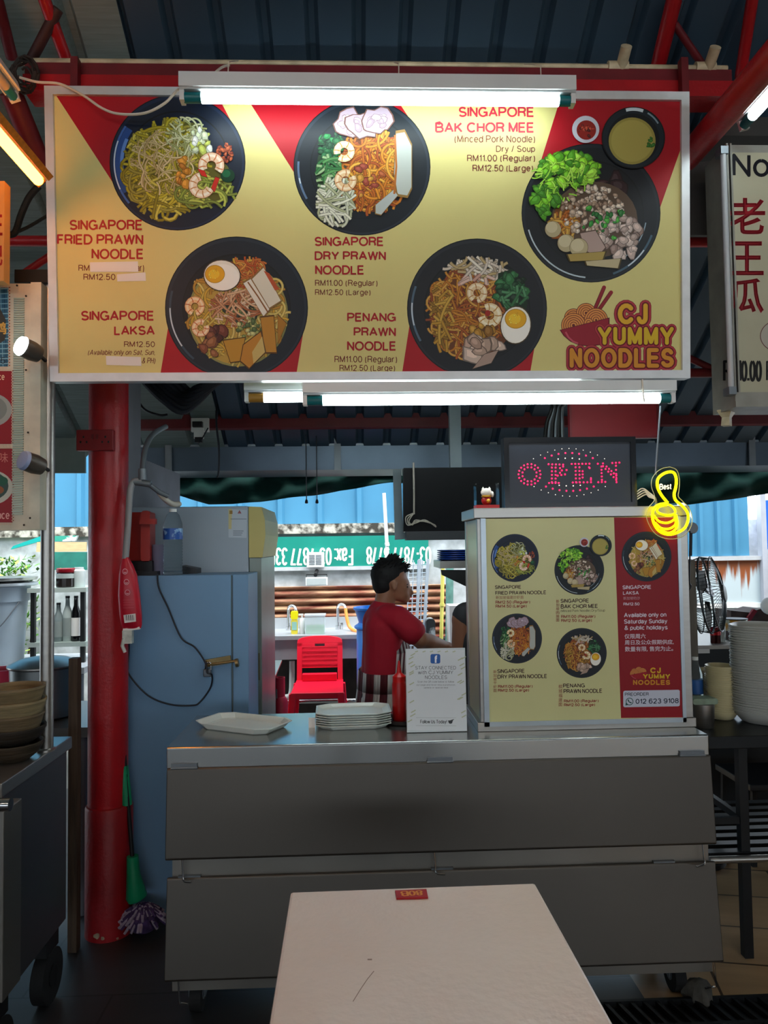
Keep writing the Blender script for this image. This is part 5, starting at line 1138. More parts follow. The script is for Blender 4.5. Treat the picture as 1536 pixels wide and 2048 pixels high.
for k in range(16): A.stroke([(-90 + k * 7, 575), (-90 + k * 7 + 5, 733)], 1.6, '#6f9fb4' if k % 2 else '#1e4258')
for k in range(16): A.stroke([(-90, 580 + k * 10), (17, 577 + k * 10)], 2, '#7fb0c0')
A.pg([(-90, 620), (-8, 600), (12, 640), (10, 680), (-20, 700), (-90, 690)], '#3c3a34'); A.text('鸡', -6, 645, 12, 668, '#d8a850', off=.03); A.text('5', 1, 715, 11, 727, '#1a2430')
newpic(); A.rect(-90, 742, 24, 888, '#8d1420'); A.ell(-20, 820, 44, 34, '#9aa3a0'); A.ell(-22, 818, 36, 27, '#7c8884'); A.ell(-30, 812, 16, 13, '#c6cac4'); A.text('ce', -3, 750, 9, 760, '#e0c8a0', off=.01)
newpic(); A.rect(-90, 897, 25, 1045, '#8d1420'); A.ell(-24, 975, 50, 36, '#b9c0b4'); A.ell(-26, 972, 43, 30, '#34504a'); A.ell(4, 962, 12, 9, '#1f5a44'); A.ell(-8, 980, 16, 9, '#8f5a34'); A.text('uce', -5, 1026, 19, 1038, '#e0a8a0', off=.01); A.text('味', -2, 905, 16, 925, '#c87a70')
newpic()
for (u0, v0, u1, v1) in ((-90, 575, 18, 734), (-90, 742, 25, 889), (-90, 897, 26, 1046)):
    v = v0
    while v < v1: A.ell(u1 + 1, v, 3, 2.4, '#c9b8a0'); A.ell(u1 + 1, v, 1.4, 1.2, '#7a3a34'); v += 6
    for vv in (v0 - 2, v1 + 2):
        u = u1 - 60
        while u < u1: A.ell(u, vv, 3, 2.4, '#c9b8a0'); u += 6
A.build('beaded_border', M_PRINTM, ns)
mb = MB()
for u, v in ((34, 571), (52, 592), (56, 865), (60, 1036), (48, 1050), (52, 740)): p = P(u, v, Ys - .012); mb.ball(p, .0035, 8)
mb.build('screw', M_DARK, ns)
t = thing('lantern_sign', 'narrow cream sign edge lit orange by the warm lamp', 'sign', P(0, 560, 2.30))
mb = MB(); a, b = P(8, 470, 2.30), P(9, 562, 2.3); mb.box(a.x - .5, a.x, 2.30, 2.34, b.z, P(8, 362, 2.3).z); mb.build('board', mat('orange_lit_board', '#b98a4a', .4), t)  # orange light of the warm lamp is put into the board's colour
A = Art(lambda u, v: P(u, v, 2.2995), MN); A.text('王', -14, 430, 4, 470, '#8d1410', off=.03); A.text('记', -14, 490, 4, 530, '#8d1410', off=.03); A.build('lettering', M_PRINTM, t)
for (u, v, lit) in ((43, 692, 1), (49, 921, 0)):
    p = P(u, v, 2.33); d = Vector((.55, .8, -.25)).normalized()
    t = thing('spotlight', 'small round spotlight ' + ('glowing white in front of the blue picture' if lit else 'switched off, in front of the lowest red picture'), 'spotlight', p)
    mb = MB(); mb.tube([p, p + d * .035, p + d * .06], [.030, .031, .026], 22); mb.build('barrel', mat('lamp_barrel', '#55504a', .4, .4), t)
    mb = MB(); mb.tube([p - d * .012, p - d * .008, p + d * .002], [.018, .028, .0315], 22); mb.build('lens', mat('lit_lens', '#f0f8ff', .3, var=0, emit=9.) if lit else mat('dead_lens', '#8fa3c8', .3, var=.05), t)
    mb = MB(); mb.tube([p + d * .05, p + d * .05 + Vector((0, .03, .0)), (p.x + .03, Ys - .005, p.z - .02)], .006, 8); mb.build('bracket', M_DARK, t)
# loose dark cable tangle in the gap
mb = MB(); mb.tube(smooth([P(78, 372, 2.7), P(58, 395, 2.7), P(42, 430, 2.7), P(30, 465, 2.7), P(14, 470, 2.7)], 6), .012, 8); mb.tube(smooth([P(100, 428, 2.75), P(60, 452, 2.72), P(30, 466, 2.7)], 5), .006, 8)
mb.build('cable_bundle', mat('dark_cable_bundle', '#15140f', .7, var=.4, scale=60, bump=.6), label='dark tangled cable bundle hanging under the warm lamp', cat='cable')

# stack of baskets on the neighbouring counter
bxx, byy = P(28, 1480, 2.40).x, 2.40; zz = .85
R = random.Random(3); names = ['bottom-most dark brown', 'second from bottom blackened', 'middle', 'second from top pale', 'topmost pale']
bc_ = ['#3a3022', '#2c261e', '#6a5a40', '#8a7a58', '#7d6c4c']
for k in range(5):
    r = .086 + .004 * (k % 2); h = .056 if k < 2 else .048
    mb = MB(); mb.lathe((bxx + R.uniform(-.004, .004), byy, zz), [(.045 if k < 2 else r * .86, 0), (r * .86 if k < 2 else r * .94, h * .4), (r, h * .8), (r * 1.03, h * .86), (r * 1.03, h), (r * .97, h), (r * .9, h * .5), (0, h * .3)], 40)
    mb.build('steamer_basket', mat('basket_%d' % k, bc_[k], .65, var=.35, scale=10, stretch=(1, 1, 9), bump=.4), label=names[k] + ' round basket of the stack behind the steel pole', cat='basket', group='stacked baskets on the neighbouring counter')
    zz += h * .86

# ---------------------------------------------------------------- behind the neighbouring stall
tb_ = thing('back_table', 'low steel table with a big cooking pot behind the steel pole', 'table', (-1.75, 3.4, 0))
mb = MB(); mb.box(-2.6, -1.09, 3.15, 3.7, .73, .77); mb.build('tabletop', M_STEEL, tb_)
for x, y in ((-2.5, 3.2), (-1.14, 3.2), (-2.5, 3.65), (-1.14, 3.65)): mb = MB(); mb.cyl((x, y, 0), (x, y, .73), .02); mb.build('leg', M_GREYW, tb_)
yt = thing('yard_table', 'pale table in the yard under the pail and the shelf rack', 'table', (-2.2, 5.2, 0))
mb = MB(); mb.box(-3.6, -1.75, 4.92, 5.6, .70, .74); mb.build('tabletop', M_ALU, yt)
for x, y in ((-3.5, 5.0), (-1.8, 5.0), (-3.5, 5.55), (-1.8, 5.55)): mb = MB(); mb.cyl((x, y, -.02), (x, y, .70), .02); mb.build('leg', M_GREYW, yt)
Yk = 5.12; rk = thing('shelf_rack', 'two-tier pale metal shelf rack holding jars and bottles, behind the steel pole', 'shelf', (P(110, 1250, Yk).x, Yk + .15, .74))
xa, xb = P(54, 1181, Yk).x, P(172, 1181, Yk).x; zA, zB = P(110, 1176, Yk).z, P(110, 1285, Yk).z
M_SH = mat('shelf_paint', '#aab6ae', .4, .2, var=.05)
for z in (zA, zB): mb = MB(); mb.box(xa, xb, Yk, Yk + .3, z - .03, z); mb.build('shelf_board', M_SH, rk)
for x, y in ((xa + .03, Yk + .03), (xb - .03, Yk + .03), (xa + .03, Yk + .27), (xb - .03, Yk + .27)): mb = MB(); mb.box(x - .014, x + .014, y - .014, y + .014, .74, zA - .03); mb.build('post', M_DARK, rk)
jx = P(132, 1170, Yk + .08).x; j = thing('jar', 'dark sauce jar with a red lid on the upper shelf of the rack', 'jar', (jx, Yk + .08, zA))
mb = MB(); mb.lathe((jx, Yk + .08, zA), [(.058, 0), (.064, .006), (.064, .092), (.056, .10)], 24); mb.build('glass', mat('dark_jar', '#1a1614', .12, var=.3), j)
mb = MB(); mb.lathe((jx, Yk + .08, zA), [(.0645, .062), (.0645, .092)], 24); mb.build('label', mat('jar_label', '#8a9490', .5), j)
mb = MB(); mb.lathe((jx, Yk + .08, zA + .10), [(.06, 0), (.062, .003), (.062, .026), (.058, .03), (0, .03)], 24); mb.build('lid', mat('lid_red', '#7d0c18', .3), j)
mb = MB(); x = P(158, 1170, Yk + .1).x; mb.lathe((x, Yk + .1, zA), [(.038, 0), (.041, .005), (.041, .11), (.03, .122), (.03, .134), (0, .135)], 20); mb.build('canister', mat('pale_canister', '#b4bcba', .4), label='pale canister on the upper shelf, against the red column', cat='canister')
for i, (u, h, m, lb) in enumerate(((117, .26, 'clear', 'clear glass bottle on the lower shelf, right beside the steel pole'), (135, .305, 'pale', 'pale swing-top bottle in the middle of the lower shelf'), (152, .305, 'black', 'black sauce bottle with a big pale label on the lower shelf'))):
    x = P(u, 1280, Yk + .06).x; y = Yk + .06; b_ = thing('sauce_bottle', lb, 'bottle', (x, y, zB))
    mb = MB(); mb.lathe((x, y, zB), [(.029, 0), (.031, .004), (.031, h * .62), (.015, h * .78), (.013, h * .95)], 18); mb.build('glass', {'clear': mat('grey_glass', '#7d8a8a', .1, var=.2), 'pale': mat('pale_glass', '#a8b4b0', .12, var=.2), 'black': mat('black_glass', '#0c0c0e', .12)}[m], b_)
    mb = MB(); mb.lathe((x, y, zB), [(.0316, h * .12), (.0316, h * .52)], 18); mb.build('label', M_PAPER if m == 'black' else MATS['jar_label'], b_)
    mb = MB(); mb.lathe((x, y, zB + h * .95), [(.0145, 0), (.0145, h * .05), (0, h * .05)], 14); mb.build('cap', M_BLACK, b_)
# pail with lids, pots
px = P(-2, 1250, 5.2).x; y = 5.2
t = thing('pail', 'big pale plastic pail with a wide rim, behind the neighbouring stall', 'pail', (px, y, .74))
z1 = P(20, 1172, y).z; zz = z1 - .74; mb = MB(); mb.lathe((px, y, .74), [(.15, 0), (.155, .01), (.175, zz - .10), (.19, zz - .10), (.195, zz), (.185, zz), (.15, .03), (0, .03)], 36); mb.build('bucket', mat('pail_plastic', '#a9b8c2', .4, var=.06), t)
mb = MB(); mb.tube([(px + .185 * cos(a), y - .19 * abs(sin(a)), z1 - .06 - .25 * abs(sin(a)) ** 2) for a in [pi * k / 16 for k in range(17)]], .004, 6); mb.build('handle', M_GREYW, t)
mb = MB(); mb.lathe((px - .02, y, z1 + .001), [(.25, 0), (.26, .006), (.26, .02), (.2, .028), (.05, .034), (0, .035)], 36); mb.build('flat_cover', mat('grey_lid', '#9aa3a8', .3, .3), label='wide grey cover lying on the pale pail', cat='cover')
mb = MB(); mb.lathe((px - .01, y, z1 + .037), [(.22, 0), (.24, .004), (.25, .022), (.24, .024), (0, .01)], 36); mb.build('round_tray', M_STEEL, label='shallow round steel tray on top of the lidded pail', cat='tray')
px = P(88, 1400, 3.38).x; y = 3.38; z1 = P(88, 1334, y).z
t = thing('cooking_pot', 'wide aluminium cooking pot with a lid between the steel pole and red column', 'pot', (px, y, .77))
mb = MB(); mb.lathe((px, y, .77), [(.12, 0), (.135, .01), (.14, z1 - .77), (.15, z1 - .77 + .006), (.136, z1 - .77 + .006), (.13, .02), (0, .02)], 36); mb.build('pot_body', mat('aluminium_pot', '#868b8c', .35, .85, var=.15, scale=6), t)
mb = MB(); mb.lathe((px, y, z1 + .007), [(.15, 0), (.15, .006), (.10, .03), (.03, .042), (0, .043)], 36); ld = mb.build('lid', M_STEEL, t); mb = MB(); mb.lathe((px, y, z1 + .05), [(.012, 0), (.018, .012), (.018, .02), (0, .022)], 14); mb.build('knob', M_BLACK, ld)
mb = MB(); x = P(8, 1345, 3.0).x; mb.lathe((x, 3.0, .85), [(.04, .0), (.075, .085), (.08, .09), (.07, .09), (.035, .01), (0, .01)], 20); 
mb = MB(); x = P(2, 1345, 3.45).x; mb.lathe((x, 3.45, .77), [(.05, 0), (.06, .13), (.08, .19), (.085, .2), (.075, .2), (.05, .02), (0, .02)], 24); mb.build('pink_basin', mat('pink_plastic', '#d8405c', .4), label='pink plastic basin next to the pale pail', cat='basin')
# things along the rear wall on the far side
R = random.Random(2); mb = MB(); c = P(14, 1122, 5.85)
for k in range(900):
    p = Vector((c.x + R.gauss(0, .13), 5.88 + R.gauss(0, .06), .9 + R.random() * .55)); 
    if R.random() < .3: p.z = .3 + R.random() * .7
    d = Vector((R.gauss(0, 1), R.gauss(0, 1), R.gauss(0, .6))).normalized() * .035; s_ = d.cross(Vector((0, 0, 1))) * .45; mb.cm = k % 3
    i = mb.av([p - d, p + s_, p + d, p - s_]); mb.af((i, i + 1, i + 2, i + 3), False)
bsh = thing('bush', 'leafy green bush in the yard behind the neighbouring stall', 'bush', (c.x, 5.88, 0))
mb.build('foliage', [mat('leaf_a', '#5f9a3c', .6, var=.3), mat('leaf_b', '#9ab84a', .6, var=.3), mat('leaf_c', '#3c6a2a', .6, var=.3)], bsh)
mb = MB()
for k in range(5): mb.cyl((c.x + .02 * k - .04, 5.88, -.02), (c.x + .1 * (k - 2), 5.88, 1.0), .012, .006, 8)
mb.build('stem', mat('stem_brown', '#4a3a28', .8), bsh)
def wallboard(name, label, cat, px, Y, d, m):
    mb = MB(); mb.prism([P(u, v, Y) for u, v in px], (0, d, 0)); return mb.build(name, m, label=label, cat=cat)
wallboard('plywood_sheet', 'pale plywood sheet leaning above the shelf rack by the rear wall', 'board', [(72, 1104), (172, 1103), (172, 1084), (74, 1084)], 5.9, .02, mat('plywood', '#c2a87c', .7, var=.15, scale=12, stretch=(1, 1, 8)))
wallboard('old_signboard', 'narrow white and green old board lying above the plywood sheet', 'board', [(104, 1083), (150, 1082), (155, 1071), (104, 1072)], 5.95, .03, mat('white_green', '#2f8f7c', .5, col2='#d4dcd8', scale=18, contrast=(.5, .53)))
wallboard('teal_plank', 'slanting teal plank beside the steel pole near the bush', 'plank', [(21, 1099), (82, 1082), (82, 1072), (26, 1092)], 5.9, .03, mat('teal_plank', '#0f9a94', .45))
wallboard('green_bin_panel', 'dull green panel standing behind the shelf rack', 'panel', [(106, 1140), (172, 1140), (172, 1104), (106, 1104)], 5.85, .03, mat('dull_green', '#1f6a5c', .6, var=.25, scale=10))
wallboard('fascia_sheet', 'grey-green scuffed sheet hanging behind the red column under the roof', 'sheet', [(92, 946), (170, 946), (170, 842), (92, 842)], 4.5, .02, mat('greygreen_sheet', '#74817a', .6, var=.12, scale=8))

# ---------------------------------------------------------------- the yard behind the kitchen
gs = thing('green_signboard', 'long green signboard fixed upside down to the rear wall, white phone numbers', 'sign', P(690, 1137, 6.17))
Yg = 6.165; a, b = P(480, 1100, Yg).x, P(857, 1100, Yg).x; z1, z0 = P(690, 1072, Yg).z, P(690, 1135, Yg).z
mb = MB(); mb.box(a, b, Yg, Yg + .03, z0, z1); mb.build('board', mat('sign_green', '#0a7d6c', .45, var=.12, scale=4), gs)
mb = MB(); mb.box(a, b, Yg - .01, Yg, z0 - .02, z0 + .01); mb.build('edge_strip', M_ALU, gs)
A = Art(lambda u, v: P(u, v, Yg - .002), MN, step=2e-5); A.text('03-7877 3778', 862, 1129, 733, 1093, '#e9ebdc', wt=.17); A.text('Fax: 03-7877 3358', 706, 1131, 527, 1095, '#e9ebdc', wt=.17); A.build('lettering', M_PRINTM, gs)
mb = MB(); ys = [k * .5 for k in range(64)]; xa, xb = P(470, 1200, 6.17).x, P(895, 1200, 6.17).x; zt, zb2 = P(640, 1172, 6.17).z, .74
rows = [mb.av([(x, 6.176 - .022 * cos(k * pi / 4), zt - (zt - zb2) * k / 56) for x in (xa, xb)]) for k in range(57)]
for r0, r1 in zip(rows, rows[1:]): mb.af((r0, r0 + 1, r1 + 1, r1), True)
o = mb.build('rusty_sheet', mat('rust', '#7a3a2c', .8, .1, scale=5, col2='#c9a27c', bump=.3, stretch=(.6, 1, 3), contrast=(.42, .66)), label='rusty corrugated sheet on the rear wall behind the sink', cat='sheet', angle=180)
o.modifiers.new('thick', 'SOLIDIFY').thickness = .006
Yv = 6.05; vb = thing('vent_box', 'white louvred box on the green signboard', 'vent', P(631, 1137, Yv)); c0, c1 = P(613, 1105, Yv), P(648, 1135, Yv)
mb = MB(); mb.box(c0.x, c1.x, Yv, Yv + .11, c1.z, c0.z); mb.build('housing', M_WHITE, vb, bevel=.006)
for k in range(7): 
    z = c1.z + .025 + k * .012; mb = MB(); mb.box(c0.x + .02, (c0.x + c1.x) / 2 - .004, Yv - .003, Yv, z, z + .005); mb.box((c0.x + c1.x) / 2 + .004, c1.x - .02, Yv - .003, Yv, z, z + .005); mb.build('louvre', M_GREYW, vb)
fd = thing('floodlight', 'small white floodlight fixed under the louvred box on the rear wall', 'floodlight', P(632, 1172, 5.95)); Yv = 5.95; c0, c1 = P(611, 1155, Yv), P(655, 1171, Yv)
mb = MB(); mb.box(c0.x, c1.x, Yv, Yv + .06, c1.z, c0.z); mb.build('lamp_body', M_WHITE, fd, bevel=.005); mb = MB(); mb.box(c0.x + .01, c1.x - .01, Yv - .004, Yv, c1.z + .008, c0.z - .008); mb.build('lens', mat('flood_glass', '#a9b0ae', .1), fd)
mb = MB(); mb.tube([(c0.x + .005, Yv + .03, c1.z + .01), (c0.x + .005, Yv + .03, c0.z + .02), (c1.x - .005, Yv + .03, c0.z + .02), (c1.x - .005, Yv + .03, c1.z + .01)], .005, 6); p = P(631, 1150, Yv); mb.cyl(p, p + Vector((0, .24, .03)), .015); mb.build('bracket', M_DARK, fd)
# sink bench
sk = thing('sink_bench', 'long stainless steel sink bench with a splashback along the rear wall', 'sink', (.0, 5.7, 0))
zs = P(640, 1270, 5.5).z; xa, xb = P(505, 1270, 5.5).x, P(775, 1270, 5.5).x
M_SK = mat('sink_steel', '#b9bdc0', .4, .6, var=.06)
mb = MB(); mb.box(xa, xb, 5.5, 5.98, zs - .035, zs); mb.build('bench_top', M_SK, sk, bevel=.004)
mb = MB(); mb.box(xa, xb, 5.96, 5.99, zs, P(640, 1235, 5.96).z); mb.build('splashback', M_SK, sk)
mb = MB(); mb.box(P(538, 1300, 5.53).x, xb - .02, 5.53, 5.92, P(640, 1318, 5.53).z, zs - .035); mb.build('basin', mat('basin_steel', '#a3a6ac', .45, .4), sk)
for x in (xa + .04, xb - .04):
    for y in (5.55, 5.93): mb = MB(); mb.cyl((x, y, -.02), (x, y, zs - .035), .018); mb.build('leg', M_GREYW, sk)
mb = MB(); z = P(640, 1402, 5.55).z; mb.cyl((xa + .04, 5.55, z), (xb - .04, 5.55, z), .016); mb.build('foot_rail', M_CHROME, sk)
mb = MB(); p = P(584, 1322, 5.6); q = P(582, 1388, 5.6); mb.tube(smooth([p, P(584, 1350, 5.6), q, P(570, 1395, 5.62), P(566, 1402, 5.64)], 5), .02, 12); mb.build('drain_pipe', M_WHITE, sk)
def faucet(u0, u1, vt, label):
    t = thing('faucet', label, 'faucet', P(u0, 1268, 5.85)); b_ = P(u0, 1268, 5.85); h = P(u0, vt, 5.85).z; x1 = P(u1, vt, 5.8).x; r = (x1 - b_.x) / 2
    mb = MB(); mb.tube([(b_.x, 5.85, zs)] + [(b_.x + r - r * cos(a), 5.85 - .02 * a, h - r + r * sin(a)) for a in [pi * k / 10 for k in range(11)]] + [(x1, 5.78, h - r - .04)], .011, 10); mb.build('spout', M_CHROME, t)
    mb = MB(); mb.cyl((b_.x, 5.85, zs), (b_.x, 5.85, zs + .03), .02); mb.box(b_.x + .02, b_.x + .04, 5.84, 5.86, zs + .0, zs + .05); mb.build('tap_lever', M_CHROME, t); return x1, h - r
faucet(577, 592, 1211, 'curved chrome faucet behind the yellow soap bottle')
x1, z1 = faucet(676, 691, 1208, 'curved chrome faucet with the orange hose')
mb = MB(); mb.tube(smooth([(x1, 5.78, z1), P(694, 1238, 5.75), P(700, 1255, 5.72), P(716, 1265, 5.62), P(735, 1269, 5.52)], 6), .013, 10); mb.build('hose', mat('orange_hose', '#e08a3a', .4), label='orange hose on the faucet beside the blue drum', cat='hose')
ys_ = 5.6
t = thing('soap_bottle', 'yellow soap bottle on the sink bench', 'bottle', P(589, 1270, ys_)); x = P(589, 1250, ys_).x; zt = P(589, 1222, ys_).z
mb = MB(); mb.rbox(x - .024, x + .024, ys_ - .016, ys_ + .016, zs, zs + (zt - zs) * .62, .008); mb.build('bottle_body', mat('soap_yellow', '#d8c63a', .3), t)
mb = MB(); mb.rbox(x - .026, x + .026, ys_ - .016, ys_ + .016, zs + (zt - zs) * .64, zt, .01); mb.build('cap', mat('cap_yellow', '#e8e010', .3), t); mb = MB(); mb.box(x - .018, x + .018, ys_ - .018, ys_ - .0165, zs + .03, zs + .09); mb.build('label', mat('soap_label', '#8fc0b4', .4), t)
t = thing('pump_bottle', 'white pump bottle on the sink bench beside the tub of green liquid', 'bottle', P(604, 1270, ys_)); x = P(604, 1250, ys_).x
mb = MB(); mb.lathe((x, ys_, zs), [(.018, 0), (.02, .004), (.02, .1), (.01, .115)], 16); mb.build('bottle_body', M_WHITE, t); mb = MB(); mb.cyl((x, ys_, zs + .115), (x, ys_, zs + .14), .006); mb.box(x - .025, x + .01, ys_ - .006, ys_ + .006, zs + .135, zs + .147); mb.build('pump', M_WHITE, t)
t = thing('plastic_tub', 'clear plastic tub half full of green liquid on the sink bench', 'tub', P(630, 1270, ys_)); xa2, xb2 = P(611, 1250, ys_).x, P(650, 1250, ys_).x; zt = P(630, 1228, ys_).z
mb = MB(); mb.box(xa2 + .006, xb2 - .006, ys_ - .05, ys_ + .05, zs + .003, zs + .06); mb.build('green_liquid', mat('green_liquid', '#8fc89a', .2), t)
mb = MB(); mb.box(xa2, xb2, ys_ - .055, ys_ + .055, zs, zt - .01); mb.box(xa2 - .006, xb2 + .006, ys_ - .06, ys_ + .06, zt - .01, zt); mb.build('tub_wall', mat('tub_plastic', '#d6e4ea', .25, var=0, alpha=.45), t)
# red plastic chair
ch = thing('plastic_chair', 'bright red plastic chair standing in front of the sink bench', 'chair', (P(640, 1400, 5.2).x, 5.2, 0))
M_CH = mat('chair_red', '#ea1030', .35, var=.03)
xc = P(639, 1330, 5.38).x; W = (P(684, 1330, 5.38).x - P(592, 1330, 5.38).x) / 2; zt = P(640, 1274, 5.38).z; zs2 = P(640, 1368, 5.25).z
def bk(x, z): return (xc + x, 5.40 + .06 * (z - zs2) / (zt - zs2) - .03 * (1 - (x / W) ** 2) * 0, z)
mb = MB(); hb = zt - zs2
def slab(x0, x1, z0, z1, th=.014): 
    p = [bk(x0, z0), bk(x1, z0), bk(x1, z1), bk(x0, z1)]; mb.prism(p, (0, th, 0))
slab(-W, -W * .78, zs2, zt - .05); slab(W * .78, W, zs2, zt - .05)
top_ = [bk(x, zt - .05 - .0) for x in (-W, W)] + [bk(W * cos(a), zt - .05 + .05 * sin(a) ** .6) for a in [pi * k / 14 for k in range(1, 14)]]
hx, hz = .035, .009; zh = zt - .065
mb.prism(top_, (0, .014, 0)); slab(-W, -hx, zh - hz, zt - .05); slab(hx, W, zh - hz, zt - .05); slab(-hx, hx, zh + hz, zt - .05)
z = zs2 + .085; n = 5; hh = (zh - hz - z) / n
for k in range(n): slab(-W * .78, W * .78, z + k * hh + .004, z + (k + 1) * hh - .002, .010)
slab(-W * .78, W * .78, z, zh - hz, .004)
mb.build('backrest', M_CH, ch, bevel=.003)
mb = MB(); mb.prism([(xc - W * 1.02, 5.42, zs2 + .002), (xc - W * 1.08, 5.02, zs2 - .015), (xc + W * 1.08, 5.02, zs2 - .015), (xc + W * 1.02, 5.42, zs2 + .002)], (0, 0, -.022)); mb.box(xc - W * .75, xc + W * .75, 5.36, 5.42, zs2, zs2 + .05)
mb.prism([(xc - W * 1.08, 5.015, zs2 - .015), (xc + W * 1.08, 5.015, zs2 - .015), (xc + W * 1.1, 5.015, zs2 - .07), (xc + W * .8, 5.015, zs2 - .055), (xc - W * .8, 5.015, zs2 - .055), (xc - W * 1.1, 5.015, zs2 - .07)], (0, .012, 0)); mb.build('seat', M_CH, ch, bevel=.004)
for sx in (-1, 1):
    for y0, y1 in ((5.03, 4.99), (5.40, 5.44)):
        a = Vector((xc + sx * W * .98, y0, zs2 - .02)); b = Vector((xc + sx * W * 1.22, y1, -.0)); mb = MB(); d = .026
        i = mb.av([a + Vector(v) for v in ((-d, -d * .6, 0), (d * .8, -d * .6, 0), (d * .8, d, 0), (-d, d, 0))]); j = mb.av([b + Vector(v) * .8 for v in ((-d, -d * .6, 0), (d, -d * .6, 0), (d, d, 0), (-d, d, 0))])
        for k in range(4): mb.af((i + (k + 1) % 4, i + k, j + k, j + (k + 1) % 4), False)
        mb.af((i, i + 1, i + 2, i + 3)); mb.af((j + 3, j + 2, j + 1, j)); mb.build('leg', M_CH, ch, bevel=.004)
# blue drum, gas cylinder, stove
dx, dy = P(757, 1300, 5.05).x, 5.05; zt = P(740, 1214, dy).z
t = thing('blue_drum', 'tall blue plastic drum behind the man in the red shirt', 'drum', (dx, dy, 0)); M_DR = mat('drum_blue', '#0f6fc4', .35, var=.05)
mb = MB(); mb.lathe((dx, dy, 0), [(.13, -.02), (.15, .03), (.145, zt - .12), (.13, zt - .10), (.155, zt - .02), (.165, zt - .015), (.165, zt), (.15, zt), (.125, zt - .09), (.135, .0), (0, .0)], 36); mb.build('drum_body', M_DR, t)
mb = MB(); mb.lathe((dx, dy, zt - .145), [(.146, 0), (.16, .008), (.16, .02), (.146, .03)], 36); mb.build('rib', M_DR, t)
gx, gy = P(562, 1410, 4.95).x, 4.95; zt = P(562, 1392, gy).z
t = thing('gas_cylinder', 'small red gas cylinder beside the black stove stand', 'cylinder', (gx, gy, 0)); M_GC = mat('gas_red', '#b3203a', .45, var=.1)
mb = MB(); mb.lathe((gx, gy, 0), [(.035, 0), (.045, .02), (.045, zt - .03), (.03, zt - .005), (.012, zt)], 24); mb.build('tank', M_GC, t)
mb = MB(); zz = P(560, 1355, gy).z; mb.lathe((gx - .01, gy + .01, zt - .015), [(.036, 0), (.036, zz - zt + .015), (.032, zz - zt + .015), (.032, 0)], 24); mb.build('collar', M_GC, t); mb = MB(); mb.cyl((gx - .03, gy - .02, zt - .01), (gx - .03, gy - .02, zt + .05), .010); mb.build('valve', M_GREYW, t)
t = thing('stove_stand', 'black stove stand with a steel pan edge, next to the fridge door', 'stove', P(535, 1420, 4.7)); Yq = 4.72
xa, xb = P(505, 1360, Yq).x, P(545, 1360, Yq).x; z1 = P(540, 1352, Yq).z; mb = MB(); mb.box(xa, xb, Yq, Yq + .25, 0, z1 - .03); mb.build('body', M_BLACK, t); mb = MB(); mb.prism([(xa, Yq - .02, z1 - .03), (xb + .01, Yq - .02, z1 - .03), (xb + .03, Yq + .3, z1 + .04), (xa, Yq + .3, z1 + .04)], (0, 0, .012)); mb.build('hob', M_STEEL, t)
mb = MB(); mb.lathe((xb - .05, Yq + .12, z1 + .02), [(.05, 0), (.05, .03), (.03, .035), (0, .035)], 20); mb.build('burner', M_DARK, t)
# pipes, rack, bag
mb = MB(); mb.cyl(P(768, 986, 5.9), P(779, 1180, 5.9), .014); e_ = P(779, 1180, 5.9); mb.cyl(e_, (e_.x + .06, 5.9, -.02), .014); mb.cyl(P(773.6, 1085, 5.9), P(775, 1092, 5.9), .018); mb.build('pipe', M_WHITE, label='thin white pipe slanting in front of the green signboard', cat='pipe')
mb = MB(); e_ = P(882, 1300, 5.6); mb.cyl(P(886, 1120, 5.6), e_, .014); mb.cyl(e_, (e_.x, 5.6, -.02), .014); mb.cyl(P(884, 1206, 5.6), P(884, 1212, 5.6), .019); mb.build('pipe', mat('yellow_pipe', '#d8cf6a', .4), label='upright pale yellow pipe between the men behind the counter', cat='pipe')
mb = MB(); e_ = P(893, 1310, 5.9); mb.cyl(P(900, 1100, 5.9), (e_.x, 5.9, -.02), .03); mb.build('post', mat('mossy_post', '#5c8a80', .7, var=.3, scale=12), label='weathered green post just behind the yellow pipe', cat='post')
t = thing('wire_rack', 'pale wire mesh rack standing behind the man in the red shirt', 'rack', P(838, 1320, 5.5)); Yr = 5.5
mb = MB()
for k in range(5): mb.cyl(P(818 + k * 9, 1120, Yr), P(812 + k * 9, 1320, Yr), .004, n=6)
for k in range(22): mb.cyl(P(816, 1130 + k * 8.5, Yr), P(856, 1128 + k * 8.5, Yr), .003, n=6)
mb.build('mesh', mat('wire_white', '#c6d4de', .4, .3), t)
for u in (838, 854): mb = MB(); e_ = P(u - 5, 1330, Yr); mb.beam(P(u + 2, 1118, Yr), (e_.x - .06, Yr, -.02), .022, .02, up=(0, 1, 0)); mb.build('post', MATS['wire_white'], t)
mb = MB(); c0, c1 = P(852, 1238, 5.4), P(872, 1330, 5.4); pts = rrect(c0.x, c1.x, -.02, c0.z, .025, 4); mb.prism([(x, 5.4, z) for x, z in pts], (0, .12, 0)); mb.build('jerrycan', mat('scuffed_jerrycan', '#2a2e30', .5, col2='#b4bab8', scale=14, contrast=(.5, .62)), label='scuffed dark and white container on the ground by the yellow pipe', cat='container')
mb = MB(); c0, c1 = P(899, 1212, 5.3), P(935, 1330, 5.3); mb.box(c0.x, c1.x, 5.3, 5.5, -.02, c0.z); mb.build('white_bin', M_WHITE, label='white plastic bin beyond the second worker', cat='bin')
